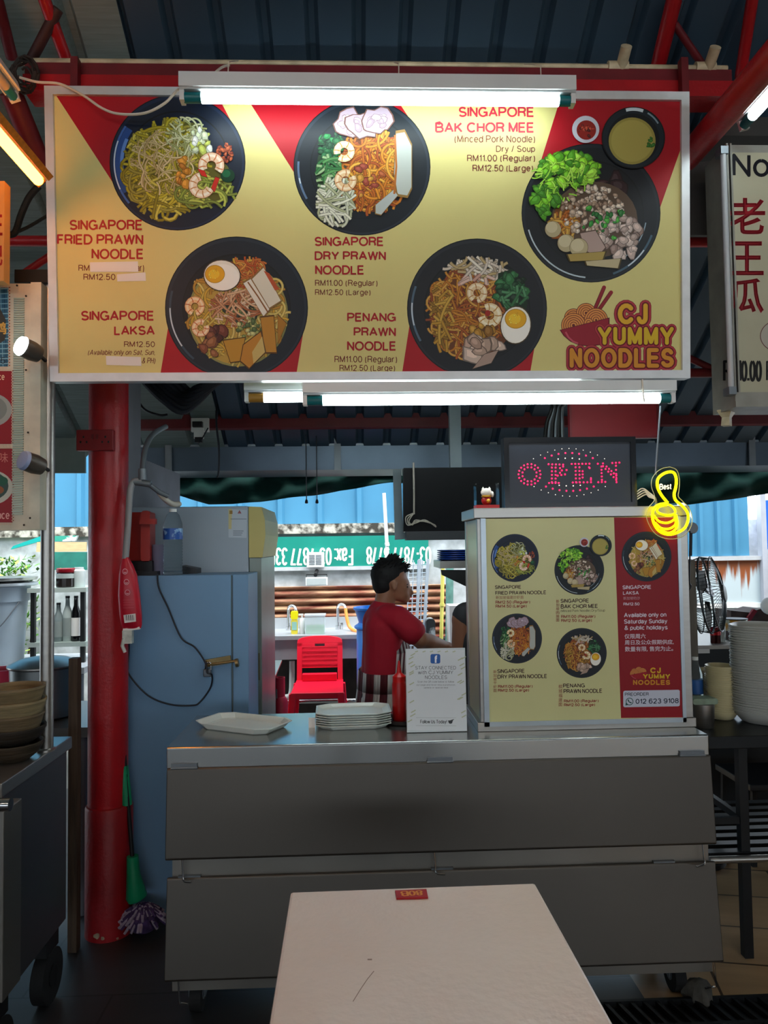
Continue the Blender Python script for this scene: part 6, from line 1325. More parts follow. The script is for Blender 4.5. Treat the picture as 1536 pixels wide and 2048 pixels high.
# pull switches
for u in (613, 634):
    t = thing('pull_switch', 'thin hanging pull cord with a dark end, ' + ('nearer the fridge' if u < 620 else 'further from the fridge'), 'cord', P(u, 1006, 4.5)); mb = MB(); e_ = P(u, 1000, 4.5); mb.cyl((e_.x, 4.5, 2.17), e_, .003, n=6); mb.build('cord', M_BCABLE, t); mb = MB(); mb.lathe(P(u, 1007, 4.5), [(.006, 0), (.01, .004), (.008, .018), (.003, .026)], 10); mb.build('end_knob', M_BCABLE, t)
# wall socket with plugs on the rear beam
Yk = 4.33; t = thing('socket', 'white wall socket with black plugs on the dark rear beam', 'socket', P(400, 860, Yk)); c0, c1 = P(382, 836, Yk), P(417, 863, Yk); mb = MB(); mb.box(c0.x, c1.x, Yk, Yk + .03, c1.z, c0.z); mb.build('socket_box', M_WHITE, t)
c0, c1 = P(389, 856, Yk), P(408, 878, Yk); mb = MB(); mb.box(c0.x, c1.x, Yk - .02, Yk + .0, c1.z, c0.z); mb.build('adaptor', M_WHITE, t); mb = MB(); c = P(397, 850, Yk); mb.cbox((c.x, Yk - .02, c.z), (.055, .035, .03)); mb.build('plug', M_BLACK, t); mb = MB(); c = P(399, 881, Yk); mb.cbox((c.x, Yk - .02, c.z), (.04, .03, .03)); mb.build('plug', M_BLACK, t)
mb = MB(); mb.tube(smooth([P(416, 856, Yk - .02), P(405, 876, Yk - .04), P(398, 885, Yk - .03)], 5), .004, 6); mb.build('lead', M_BCABLE, t); mb = MB(); mb.tube(smooth([P(433, 800, 4.30), P(433, 850, 4.30), P(438, 900, 4.30), P(437, 945, 4.30), P(434, 955, 4.30)], 6), .006, 6); mb.build('lead', M_BCABLE, t); mb = MB(); mb.tube(smooth([P(270, 790, 3.9), P(288, 818, 3.9), P(318, 830, 3.9), P(335, 829, 3.9)], 6), .006, 6); mb.build('lead', M_BCABLE, t)
# dark hanging bundle behind the sign's lower corner
mb = MB(); R = random.Random(6); c = P(365, 800, 3.8)
for k in range(7): mb.tube(smooth([P(280 + 12 * k, 755, 3.8), P(325 + 9 * k, 800 - 3 * k, 3.75 + .02 * k), P(372 + 4 * k, 822 - 8 * k, 3.8), P(440 + 3 * k, 756, 3.85)], 6), .016, 8)
mb.build('fabric_bundle', mat('dark_bundle', '#151a26', .7, var=.5, scale=12), label='dark bundle slung under the roof below the laksa bowl of the sign', cat='bundle')
# television and bracket
Yv = 3.95; t = thing('television', 'large black flat television hanging behind the display case', 'television', P(890, 1078, Yv)); xa, xb = P(806, 1000, Yv).x, P(1015, 1000, Yv).x; z1, z0 = P(900, 938, Yv).z, P(900, 1062, Yv).z
mb = MB(); mb.prism([(xa, Yv + .06, z0), (xa, Yv, z0), (xa, Yv - .08, z1), (xa, Yv - .0, z1)], (xb - xa, 0, 0)); mb.build('screen_body', M_BLACK, t)
mb = MB(); zb3 = P(860, 1080, Yv).z; mb.box(P(812, 1070, Yv).x, xb, Yv - .02, Yv + .1, zb3, z0); mb.build('lower_bezel', mat('bezel_grey', '#2b2d31', .45), t)
mb = MB(); mb.prism([P(786, 940, Yv + .1), P(802, 940, Yv + .1), P(806, 1060, Yv + .1), P(814, 1078, Yv + .1), P(790, 1080, Yv + .1)], (0, .02, 0)); mb.box(P(900, 940, Yv).x, P(900, 940, Yv).x + .06, Yv - .02, Yv + .03, z1 - .03, 2.5); mb.build('mount_board', mat('mount_grey', '#7f8d92', .5), t)
mb = MB(); mb.tube(smooth([P(827, 925, Yv - .12), P(828, 990, Yv - .1), P(828, 1028, Yv - .05)], 5), .005, 6)
for k in range(3): mb.tube(smooth([P(828, 1026, Yv - .05), P(812 + 3 * k, 1034 + 4 * k, Yv - .06), P(815 + 5 * k, 1050, Yv - .06), P(832, 1046 - 3 * k, Yv - .05), P(850 + 8 * k, 1040 + 4 * k, Yv - .05), P(872, 1054, Yv - .04)], 5), .003, 6)
mb.build('tv_cable', M_CABLE, t)
# shelf with blue plates
Ysf = 3.55; t = thing('wall_shelf', 'steel shelf on a slanting bracket beside the display case, blue plates on it', 'shelf', P(900, 1135, Ysf)); zz = P(900, 1122, Ysf).z; xa, xb = P(880, 1120, Ysf).x, P(1010, 1120, Ysf).x
mb = MB(); mb.box(xa, xb, Ysf, Ysf + .3, zz - .035, zz); mb.build('shelf_tray', M_STEEL, t); mb = MB(); mb.prism([P(882, 1140, Ysf + .02), P(1000, 1140, Ysf + .02), P(1000, 1195, Ysf + .02), P(930, 1172, Ysf + .02), P(884, 1150, Ysf + .02)], (0, .02, 0)); mb.build('bracket', M_DARK, t)
bxc = P(915, 1110, Ysf + .12).x; rb = .097; names = ['lowest', 'second lowest', 'middle', 'second highest', 'topmost']
for k in range(5):
    mb = MB(); mb.lathe((bxc, Ysf + .15, zz + .0008 + k * .0102), [(rb * .8, 0), (rb, .006), (rb, .0098), (rb * .96, .0098), (rb * .78, .002), (0, .002)], 32); mb.build('blue_plate', mat('plate_blue', '#123a8c', .3, var=.06), label=names[k] + ' blue plate of the pile on the slanting shelf', cat='plate', group='blue plates on the shelf')

# ---------------------------------------------------------------- right side
tz2 = .80; xl = P(1416, 1475, 2.66).x
bt_ = thing('black_table', 'black framed table stacked with bowls beyond the serving counter', 'table', (xl + .7, 2.98, 0))
mb = MB(); mb.box(xl, xl + 1.5, 2.66, 3.35, tz2 - .045, tz2); mb.build('tabletop', mat('black_steel', '#1d2022', .35, .4, var=.15), bt_, bevel=.003)
lx = P(1489, 1580, 2.70).x
for x, y in ((lx, 2.72), (xl + 1.4, 2.72), (lx, 3.3), (xl + 1.4, 3.3)): mb = MB(); mb.box(x - .016, x + .016, y - .016, y + .016, 0, tz2 - .045); mb.build('leg', M_DARK, bt_)
zz = P(1450, 1640, 2.72).z; mb = MB(); mb.box(xl, lx, 2.71, 2.73, zz - .012, zz + .012); mb.box(lx - .01, lx + .01, 2.72, 3.3, zz - .012, zz + .012); mb.build('side_rail', M_DARK, bt_)
zz = P(1450, 1700, 2.75).z; mb = MB()
for k in range(8): mb.box(xl, xl + 1.45, 2.70 + k * .07, 2.735 + k * .07, zz - .015, zz + .012)
mb.build('slatted_shelf', M_BLACK, bt_); mb = MB(); zz2 = P(1450, 1719, 2.68).z; mb.cyl((xl, 2.68, zz2), (xl + 1.45, 2.68, zz2), .013); mb.build('front_bar', M_STEEL, bt_)
# bowl stacks
def bowl_proto(loc, r, h, m, label, group, sq=.0, wav=.0):
    t = thing('bowl', label, 'bowl', loc, 0, group)
    mb = MB(); mb.lathe((0, 0, 0), [(r * .62, 0), (r * .72, h * .1), (r * .93, h * .72), (r * .95, h * .9), (r, h * .925), (r, h * .99), (r * .99, h), (r * .965, h), (r * .905, h * .72 + .004), (r * .69, h * .1 + .004), (0, .005)], 36, wob=lambda a: 1 + sq * cos(4 * a) + wav * cos(8 * a))
    if wav:
        pass
    mb.build('bowl_body', m, t, world=False); return t
M_B1 = mat('white_melamine', '#bcbcb5', .35, var=.05); M_B2 = mat('cream_melamine', '#c8bc92', .35, var=.06)
def stack(x, y, n, r, h, pitch, m, what, group, sq):
    pr = None
    for k in range(n):
        w_ = 'bottom bowl' if k == 0 else 'topmost bowl' if k == n - 1 else ('bowl %s up from the bottom' % ORD[k]) if k < n / 2 else ('bowl %s down from the top' % ORD[n - 1 - k])
        lab = '%s of the %s on the black table' % (w_, what)
        if pr is None: pr = bowl_proto((x, y, tz2), r, h, m, lab, group, sq); o = pr
        else:
            o = copy_tree(pr); o['label'] = lab
        o.location = (x + .0012 * sin(k * 2.3), y + .001 * cos(k * 1.7), tz2 + k * pitch); o.rotation_euler = (0, 0, .02 * sin(k * 3.1))
ORD = ['first', 'second', 'third', 'fourth', 'fifth', 'sixth', 'seventh', 'eighth', 'ninth', 'tenth', 'eleventh', 'twelfth', 'thirteenth', 'fourteenth', 'fifteenth', 'sixteenth', 'seventeenth', 'eighteenth', 'nineteenth', 'twentieth']
yb = 2.86; x0 = P(1466, 1300, yb).x; stack(x0 + .125, yb, 36, .125, .05, .0092, M_B1, 'tall grey-white stack', 'tall stack of grey-white bowls', .05)
yb = 2.93; xc2 = P(1444, 1400, yb).x; stack(xc2, yb, 21, .061, .032, .0088, M_B2, 'cream stack', 'stack of cream bowls', .03)
yb = 3.06; xc2 = P(1422, 1400, yb).x; stack(xc2, yb, 17, .05, .03, .0088, M_B2, 'lower cream stack behind', 'lower stack of cream bowls', .0)
yb = 2.80; xp = P(1406, 1430, yb).x; zt = P(1406, 1406, yb).z
mb = MB(); mb.lathe((xp, yb, tz2), [(.034, 0), (.038, .005), (.042, zt - tz2), (.044, zt - tz2), (.038, zt - tz2 - .002), (.034, .01), (0, .01)], 28); mb.build('steel_pot', M_STEEL, label='small stainless pot beside the corner post of the display case', cat='pot')
mb = MB(); mb.rbox(xp - .05, xp + .045, yb - .03, yb + .03, zt, zt + .022, .008); mb.build('folded_cloth', mat('pale_green_cloth', '#8a9a86', .8, var=.2, scale=40, bump=.4), label='pale green folded cloth on the small stainless pot', cat='cloth')
yb = 2.98; xp = P(1391, 1350, yb).x; t = thing('water_bottle', 'small clear bottle with a blue label behind the stainless pot', 'bottle', (xp, yb, tz2)); zt = P(1391, 1313, yb).z; h = zt - tz2
mb = MB(); mb.lathe((xp, yb, tz2), [(.027, 0), (.028, .005), (.028, h * .7), (.011, h * .9), (.011, h * .95)], 20); mb.build('bottle_body', MATS['bottle_plastic'], t); mb = MB(); mb.lathe((xp, yb, tz2), [(.0285, h * .38), (.0285, h * .62)], 20); mb.build('label', mat('label_blue', '#2a5a9a', .4), t); mb = MB(); mb.lathe((xp, yb, tz2 + h * .94), [(.012, 0), (.012, h * .06), (0, h * .06)], 14); mb.build('cap', M_WHITE, t)
# dark cooker cabinet behind and its bottles
Yk = 3.9; xa = P(1372, 1300, Yk).x; zt = P(1430, 1290, Yk).z
t = thing('cooker_cabinet', 'dark steel cooker cabinet behind the cream bowls', 'cooker', (xa + .5, Yk + .25, 0)); mb = MB(); mb.box(xa, xa + 1.2, Yk, Yk + .5, .03, zt - .02); mb.build('body', mat('cooker_dark', '#16191b', .35, .4, var=.2), t); mb = MB(); mb.box(xa - .01, xa + 1.21, Yk - .01, Yk + .51, zt - .02, zt); mb.build('top', M_STEELD, t)
mb = MB(); mb.box(xa + .02, P(1414, 1300, Yk).x, Yk - .03, Yk - .01, P(1400, 1305, Yk).z, P(1400, 1296, Yk).z); mb.build('handle', M_STEEL, t)
Yk = 3.97
for u, lb in ((1426, 'red topped sauce bottle on the cooker, nearer the fan'), (1436, 'red topped sauce bottle on the cooker, beside the clear bottle')):
    x = P(u, 1270, Yk).x; zt2 = P(u, 1254, Yk).z; b_ = thing('sauce_bottle', lb, 'bottle', (x, Yk, zt)); mb = MB(); mb.lathe((x, Yk, zt), [(.013, 0), (.014, .004), (.014, (zt2 - zt) * .55)], 14); mb.build('glass', mat('dark_sauce', '#3a1414', .2), b_); mb = MB(); mb.lathe((x, Yk, zt), [(.015, (zt2 - zt) * .5), (.015, (zt2 - zt) * .9), (.008, zt2 - zt), (0, zt2 - zt)], 14); mb.build('cap', mat('cap_bright_red', '#b81420', .35), b_)
x = P(1444, 1270, Yk + .05).x; zt2 = P(1444, 1232, Yk + .05).z; h = zt2 - zt; b_ = thing('oil_bottle', 'tall clear oil bottle on the cooker beside the brown jar', 'bottle', (x, Yk + .05, zt)); mb = MB(); mb.lathe((x, Yk + .05, zt), [(.016, 0), (.018, .005), (.018, h * .6), (.008, h * .8), (.008, h * .93)], 16); mb.build('glass', MATS['pale_glass'], b_); mb = MB(); mb.lathe((x, Yk + .05, zt + h * .92), [(.010, 0), (.010, h * .08), (0, h * .08)], 12); mb.build('cap', M_WHITE, b_)
x = P(1472, 1270, Yk + .15).x; zt2 = P(1472, 1237, Yk + .15).z; h = zt2 - zt; b_ = thing('glass_jar', 'wide glass jar of brown sauce on the cooker', 'jar', (x, Yk + .15, zt)); mb = MB(); mb.lathe((x, Yk + .15, zt), [(.058, 0), (.06, .004), (.06, h * .42)], 24); mb.build('sauce', mat('brown_sauce', '#3a1a0e', .3, var=.3), b_); mb = MB(); mb.lathe((x, Yk + .15, zt + h * .42), [(.061, 0), (.061, h * .55)], 24); mb.build('glass', mat('smeared_glass', '#8fa08c', .2, scale=18, col2='#a8741f', contrast=(.45, .62)), b_); mb = MB(); mb.lathe((x, Yk + .15, zt + h * .96), [(.063, 0), (.063, h * .05), (0, h * .05)], 24); mb.build('lid', M_DARK, b_)
Yk = 4.45
wallboard('cardboard_box', 'torn brown cardboard box above the brown sauce jar', 'box', [(1462, 1292), (1560, 1292), (1560, 1222), (1520, 1218), (1500, 1225), (1462, 1221)], Yk, .2, mat('dark_card', '#3a2a24', .8, var=.4, scale=14))
wallboard('red_cloth', 'red rag lying over the torn cardboard box', 'cloth', [(1492, 1240), (1500, 1244), (1515, 1222), (1508, 1218)], Yk - .03, .02, mat('rag_red', '#7a1420', .8))
wallboard('blue_tub', 'bright blue plastic tub edge behind the tall bowl stack', 'tub', [(1498, 1292), (1560, 1292), (1560, 1246), (1520, 1250), (1498, 1246)], Yk - .2, .1, mat('tub_blue', '#4a9ad0', .4))
mb = MB(); c = P(1540, 1212, 4.2); mb.ball(c, .05, 18); mb.build('white_sack', M_PAPER, label='rounded white bundle beside the rusty white panel', cat='sack')
# post, hook, fan
Yk = 2.98; t = thing('steel_upright', 'worn grey upright standing on the black table beside the display case', 'post', (P(1385, 1280, Yk).x, Yk, tz2)); xa, xb = P(1378, 1200, Yk).x, P(1393, 1200, Yk).x; mb = MB(); mb.box(xa, xb, Yk, Yk + .03, tz2, P(1385, 1121, Yk).z); mb.build('post', mat('worn_grey', '#5c564c', .6, var=.3, scale=10, stretch=(4, 4, .6)), t); mb = MB(); mb.box(xa - .005, xb + .005, Yk - .005, Yk + .035, tz2, tz2 + .01); mb.build('foot_plate', M_GREYW, t)
Yk = YBk - .01; p = P(1386, 1056, Yk); t = thing('suction_hook', 'round grey hook with a dark cord at the back corner of the display case', 'hook', p); mb = MB(); mb.lathe(p, [(.02, 0), (.022, .004), (.014, .012), (0, .014)], 20, axis='Y'); mb.build('disc', M_GREYW, t); mb = MB(); mb.box(cx1 + .004, p.x, Yk + .002, Yk + .008, p.z - .006, p.z + .006); mb.build('arm', M_GREYW, t); mb = MB(); mb.tube(smooth([P(1380, 1062, Yk), P(1380, 1100, Yk), P(1379, 1160, Yk - .02), P(1382, 1172, Yk - .02), P(1379, 1180, Yk - .02)], 5), .003, 6); mb.tube([P(1382, 1066, Yk - .005), P(1381, 1112, Yk - .005)], .006, 8); mb.build('cord', M_BCABLE, t)
fc = P(1412, 1190, 3.5); ax = Vector((.80, -.52, .12)).normalized(); t = thing('fan', 'black pedestal fan with a wire cage, half hidden behind the display case', 'fan', (fc.x - .1, 3.55, 0))
e1 = ax.cross(Vector((0, 0, 1))).normalized(); e2 = e1.cross(ax); Rf = .18
def fp(r, a, d): return fc + e1 * (r * cos(a)) + e2 * (r * sin(a)) + ax * d
mb = MB()
for r, d in ((Rf, 0), (Rf * .98, .045), (Rf * .98, -.045)): mb.tube([fp(r, 2 * pi * k / 40, d) for k in range(40)], .005 if d == 0 else .003, 6, closed=True)
for k in range(64):
    a = 2 * pi * k / 64
    for sg in (1, -1): mb.tube([fp(Rf, a, 0), fp(Rf * .93, a + .05, .05 * sg), fp(Rf * .6, a + .18, .07 * sg), fp(Rf * .22, a + .3, .078 * sg)], .0013, 4, caps=False)
mb.build('cage', mat('cage_grey', '#3c4448', .35, .5), t)
mb = MB(); mb.tube([fp(0, 0, .07), fp(0, 0, .084), fp(0, 0, .088)], [.040, .040, .03], 22); mb.build('hub_badge', mat('badge_grey', '#565b58', .4), t)
for k in range(3):
    a = 2 * pi * k / 3 + .6; mb = MB(); pts = [fp(.03, a - .3, -.012), fp(Rf * .55, a - .28, -.02), fp(Rf * .88, a - .12, -.018), fp(Rf * .9, a + .25, .002), fp(Rf * .7, a + .55, .018), fp(.04, a + .6, .012)]
    mb.prism(pts, ax * .003); mb.build('blade', M_BLACK, t)
mb = MB(); mb.tube([fp(0, 0, -.16), fp(0, 0, -.14), fp(0, 0, -.05)], [.03, .05, .055], 18); mb.build('motor', M_BLACK, t)
q = fp(0, 0, -.1); mb = MB(); mb.cyl((q.x, q.y, .04), (q.x, q.y, q.z - .04), .016); mb.build('stand_pole', M_DARK, t); mb = MB(); mb.lathe((q.x, q.y, 0), [(.15, 0), (.15, .02), (.05, .04), (.02, .06)], 28); mb.build('base', M_BLACK, t)
# stool
sx, sy = P(1540, 1580, 3.5).x, 3.6; zt = .40; t = thing('stool', 'low black stool seen under the black table', 'stool', (sx, sy, 0))
a_ = P(1494, 1566, 3.45); zt = a_.z
mb = MB(); mb.box(a_.x, a_.x + .34, 3.42, 3.76, zt - .03, zt); mb.build('seat', M_BLACK, t, bevel=.004)
for x, y in ((a_.x + .03, 3.45), (a_.x + .31, 3.45), (a_.x + .03, 3.73), (a_.x + .31, 3.73)): mb = MB(); mb.beam((x, y, zt - .03), (x + (.02 if x > a_.x + .1 else -.012), y, 0), .022, .022, up=(0, 1, 0)); mb.build('leg', M_DARK, t)
mb = MB(); mb.cyl((a_.x + .03, 3.45, .2), (a_.x + .31, 3.45, .13), .01); mb.build('stretcher', M_DARK, t)
# neighbouring sign with red characters
Yz = 2.5; sxl = P(1459, 560, Yz).x; z1, z0 = P(1490, 290, Yz).z, P(1490, 815, Yz).z
t = thing('character_sign', 'old cream sign with red characters and a price, on the neighbouring stall', 'sign', (sxl + .5, Yz, z0)); M_OG = mat('old_grey_frame', '#8f8d84', .5, .2, var=.22, scale=9)
mb = MB(); mb.box(sxl, sxl + 1.1, Yz, Yz + .15, z0, z1); mb.build('sign_box', M_OG, t)
mb = MB(); mb.box(sxl + .012, sxl + 1.09, Yz - .006, Yz, z0 + .05, z1 - .03); mb.build('face', mat('old_cream', '#aaa58c', .45, var=.06, scale=6), t)
for x in (sxl - .001, sxl + .012): mb = MB(); mb.box(x, x + .006, Yz - .012, Yz, z0 + .02, z1); mb.build('frame_bead', M_OG, t)
mb = MB(); mb.box(sxl, sxl + 1.1, Yz - .014, Yz, z0, z0 + .05); mb.build('bottom_rail', M_OG, t)
tx_ = P(1452, 560, Yz - .03).x; mb = MB(); mb.cyl((tx_ + .005, Yz - .03, z0 + .06), (tx_ + .005, Yz - .03, z1 - .03), .010, n=14); mb.build('unlit_tube', mat('grey_tube', '#b0b3b6', .2, var=.04), t)
for z in (z0 + .05, z1 - .04): mb = MB(); mb.box(tx_ - .008, tx_ + .018, Yz - .042, Yz, z - .012, z + .014); mb.build('tube_holder', M_GREYW, t)
A = Art(lambda u, v: P(u, v, Yz - .0065), MN); A.text('No', 1464, 308, 1540, 353, '#0c0a14', wt=.15); RC = '#8a0a1a'
def nx():
    global A
    A.build('lettering', M_PRINTM, t); A = Art(lambda u, v: P(u, v, Yz - .0065), MN)
nx()
A.text('老', 1460, 397, 1529, 467, RC, off=.018); nx(); A.text('王', 1462, 484, 1526, 549, RC, off=.018); nx(); A.text('瓜', 1459, 558, 1526, 624, RC, off=.018)
nx(); A.text('RM10.00', 1447, 720, 1523, 764, '#0e0c0c', wt=.19); A.text('R', 1532, 722, 1556, 762, '#0e0c0c')
nx(); A.ell(1561, 672, 41, 33, '#5a2a2a', n=40); A.ell(1561, 672, 39.5, 31.5, '#a8a296', n=40); A.build('round_picture', M_PRINTM, t)
t = thing('lamp_base', 'cream plastic fitting under the corner of the sign with red characters', 'fitting', P(1453, 852, 2.6)); mb = MB(); c = P(1453, 822, 2.6); d = P(1453, 852, 2.6); mb.tube([d, (c.x, 2.6, d.z + .03), (c.x, 2.6, d.z + .032), c, c + Vector((0, 0, .004))], [.020, .018, .02, .036, .034], 4); mb.build('body', M_PVC, t)
wallboard('grey_panel', 'dull grey panel in the gap between the two signs', 'panel', [(1372, 470), (1425, 470), (1425, 322), (1372, 326)], 2.75, .02, mat('gap_grey', '#4a4746', .7, var=.15))
mb = MB(); a = P(1390, 262, 2.75); mb.box(a.x - .02, a.x + 1.6, 2.62, 3.6, a.z - .09, a.z - .02); mb.build('trim_2', mat('soffit', '#3a3836', .8, var=.2), label='dark soffit board above the neighbouring sign', kind='structure')
# board, conduits, yard beyond
t = thing('red_board', 'plain dark red board hanging under the roof behind the lower light', 'board', P(1228, 880, 3.1)); c0, c1 = P(1137, 790, 3.1), P(1318, 876, 3.1); mb = MB(); mb.box(c0.x, c1.x, 3.1, 3.12, c1.z, c0.z); mb.build('panel', mat('board_red', '#7a0f18', .5, var=.08), t)
for x in (c0.x + .05, c1.x - .05): mb = MB(); mb.cyl((x, 3.11, c0.z), (x, 3.11, roofz(3.11)), .004, n=8); mb.build('hanger', M_GREYW, t)
mb = MB(); pass; mb = MB(); e = .008; mb.box(c0.x, c1.x, 3.092, 3.1, c1.z, c1.z + e); mb.box(c0.x, c0.x + e, 3.092, 3.1, c1.z + e, c0.z); mb.box(c1.x - e, c1.x, 3.092, 3.1, c1.z + e, c0.z); mb.build('edge', M_REDD, t)
t = thing('cable_run', 'bunch of pale grey conduits rising beside the dark red board', 'cable', P(1110, 875, 3.6))
for k in range(6): mb = MB(); mb.tube(smooth([P(1090 + 7 * k, 878, 3.6), P(1094 + 6 * k, 845, 3.6), P(1104 + 4 * k, 815, 3.58), P(1100 + 7 * k, 780, 3.55), P(1100 + 7 * k, 780, 3.55) + Vector((0, 0, .47))], 5), .010, 8); mb.build('conduit', M_GREYW if k % 2 else M_DARK, t)
Yw = 6.0
t = vcorr('blue_sheet', P(1370, 1060, Yw).x, P(1497, 1060, Yw).x, Yw, P(1440, 1112, Yw).z, P(1440, 985, Yw).z, .145, .05, .03, M_BLUE, 'bright blue ribbed sheet in the yard behind the fan', kind=None, x_off=.02); t['category'] = 'sheet'
mb = MB(); c0, c1 = P(1514, 985, Yw), P(1530, 1150, Yw); mb.box(c0.x, c1.x, Yw - .05, Yw + .02, -.02, c0.z); mb.build('yard_post', mat('pale_post', '#a3a6ae', .5), label='pale grey upright post between the blue sheets in the yard', cat='post')
mb = MB(); c0, c1 = P(1531, 1000, Yw), P(1640, 1097, Yw); mb.box(c0.x, c1.x, Yw, Yw + .02, c1.z, c0.z); mb.build('blue_hoarding', mat('deep_blue', '#1f5fc0', .5), label='deep blue hoarding beyond the pale yard post', cat='hoarding')
rw = thing('rust_streaked_sheet', 'white metal panel with rust streaks in the yard behind the fan', 'panel', P(1470, 1240, Yw)); c0, c1 = P(1372, 1122, Yw), P(1526, 1205, Yw)
m = bpy.data.materials.new('rust_streaked_white'); m.use_nodes = True; nt = m.node_tree; N = nt.nodes; L = nt.links; b = N['Principled BSDF']; tc = N.new('ShaderNodeTexCoord'); mp = N.new('ShaderNodeMapping'); mp.inputs['Scale'].default_value = (22, 1, 1.4); nz = N.new('ShaderNodeTexNoise'); nz.inputs['Scale'].default_value = 1.2; nz.inputs['Detail'].default_value = 6
L.new(tc.outputs['Object'], mp.inputs['Vector']); L.new(mp.outputs['Vector'], nz.inputs['Vector']); sp_ = N.new('ShaderNodeSeparateXYZ'); L.new(tc.outputs['Generated'], sp_.inputs['Vector']); ad = N.new('ShaderNodeMath'); ad.operation = 'MULTIPLY_ADD'; ad.inputs[1].default_value = 1.6; L.new(sp_.outputs['Z'], ad.inputs[0]); 
s2 = N.new('ShaderNodeMath'); s2.operation = 'SUBTRACT'; s2.inputs[1].default_value = 1.0; L.new(nz.outputs['Fac'], s2.inputs[0]); L.new(s2.outputs[0], ad.inputs[2]); rp = N.new('ShaderNodeValToRGB'); rp.color_ramp.elements[0].position = .86; rp.color_ramp.elements[0].color = (*lin('#b4c2c6'), 1); rp.color_ramp.elements[1].position = 1.0; rp.color_ramp.elements[1].color = (*lin('#8a4a24'), 1); L.new(ad.outputs[0], rp.inputs['Fac']); L.new(rp.outputs['Color'], b.inputs['Base Color']); b.inputs['Roughness'].default_value = .5
mb = MB(); mb.box(c0.x, c1.x, Yw, Yw + .04, .3, c0.z); mb.build('sheet', m, rw); mb = MB(); mb.box(c0.x - .02, c1.x + .03, Yw - .03, Yw + .05, c0.z, P(1440, 1113, Yw).z); mb.build('capping', M_ALU, rw); mb = MB(); mb.box(c0.x, c1.x, Yw - .015, Yw, P(1440, 1216, Yw).z, P(1440, 1207, Yw).z); mb.build('rail', M_WHITE, rw)
# drain grating
gz = .004; g0, g1 = PZ(1275, 2012, 0), PZ(1300, 2075, 0); t = thing('drain_grating', 'black steel drain grating set in the floor in front of the counter', 'grating', (.9, (g0.y + g1.y) / 2, 0)); M_GR = mat('grating_steel', '#26282a', .45, .6, var=.3)
ga, gb = g1.y - .10, g0.y; mb = MB(); mb.box(.4, 2.4, ga, gb, .0005, .002); mb.build('channel', M_BLACK, t)
mb = MB()
for y in (ga, (ga + gb) / 2, gb): mb.box(.4, 2.4, y - .006, y + .006, .002, .02)
mb.build('edge_bar', M_GR, t); mb = MB(); x = .42
while x < 2.4: mb.prism([(x, ga, .004), (x + .012, ga, .004), (x - .05, gb, .004), (x - .062, gb, .004)], (0, 0, .014)); x += .042
mb.build('bar', M_GR, t)
# crumpled rag by the castor
mb = MB(); c = PZ(1398, 2000, 0); R = random.Random(9); mb.lathe((c.x, c.y, 0), [(.038, 0), (.046, .012), (.043, .035), (.03, .056), (.012, .066), (0, .067)], 18, wob=lambda a: 1 + .18 * sin(3 * a) + .1 * sin(7 * a)); mb.build('rag', mat('dirty_rag', '#4c4a44', .95, var=.4, scale=30, bump=.5), label='grey crumpled rag on the floor beside the counter castor', cat='rag')

# ---------------------------------------------------------------- people
def skinmod(o, vox, it=6, fac=.5):
    r = o.modifiers.new('surface', 'REMESH'); r.mode = 'VOXEL'; r.voxel_size = vox; r.use_smooth_shade = True
    s = o.modifiers.new('relax', 'SMOOTH'); s.iterations = it; s.factor = fac
    return o
def hand(mb, wrist, fwd, side, up, s=1.):
    """palm and five bent fingers"""
    f, sd, u = Vector(fwd).normalized(), Vector(side).normalized(), Vector(up).normalized(); wv = Vector(wrist)
    mb.limb([wv, wv + f * .03 * s], [.024 * s, .027 * s], 10)
    for k in range(4):
        o = (k - 1.5) * .019 * s; b = wv + f * .075 * s + sd * o; l = (.030, .036, .034, .026)[k] * s
        mb.limb([wv + f * .02 * s + sd * o * .8, b], [.014 * s, .0115 * s], 10)
        p1 = b + f * l - u * .008 * s; p2 = p1 + f * l * .6 - u * .018 * s; p3 = p2 + f * l * .25 - u * .020 * s
        mb.limb([b, p1, p2, p3], [.0095 * s, .0088 * s, .008 * s, .0068 * s], 8)
    t0 = wv + f * .025 * s - sd * .024 * s; t1 = t0 + f * .028 * s - sd * .022 * s - u * .008 * s; t2 = t1 + f * .026 * s - sd * .004 * s - u * .014 * s
    mb.limb([t0, t1, t2], [.013 * s, .011 * s, .0085 * s], 8)
M_SKIN = mat('skin', '#8d6048', .5, var=.06, scale=20); M_HAIR = mat('black_hair', '#0b0a0c', .75, var=.3, scale=60)
M_SHIRT = mat('shirt_red', '#a30f26', .8, var=.08, scale=10, bump=.1); M_TROU = mat('trousers_grey', '#33383a', .85, var=.15)
YM_ = 3.9
def B(u, v, dy=0.): return P(u, v, YM_ + dy)
m1 = thing('person', 'person with short dark hair in a red t-shirt and striped apron, reaching forward', 'person', (P(765, 1420, YM_).x, YM_, 0))
mb = MB()
mb.ball(B(781, 1156), .085, 20, (1.02, .84, 1.0)); mb.ball(B(796, 1172), .064, 16, (1, .86, 1.05)); mb.ball(B(801, 1187), .047, 16, (1.05, .95, .9)); mb.ball(B(811, 1201), .017, 12, (1, 1.2, .9)); mb.ball(B(808, 1196), .026, 12)
mb.limb([B(816, 1170), B(822, 1184), B(825, 1187)], [.010, .012, .010], 10); mb.ball(B(815, 1166), .016, 12, (.7, 1.8, .8)); mb.ball(B(818, 1194), .0085, 10, (1, 1.8, .7)); mb.ball(B(817, 1198), .009, 10, (1, 1.6, .7))
for s in (-1, 1): mb.ball(B(789, 1172, s * .074), .022, 12, (.75, .35, 1.15)); mb.ball(B(812, 1173, s * .03), .010, 10)
mb.limb([B(774, 1182), B(769, 1205), B(764, 1228)], [.054, .053, .062], 16)
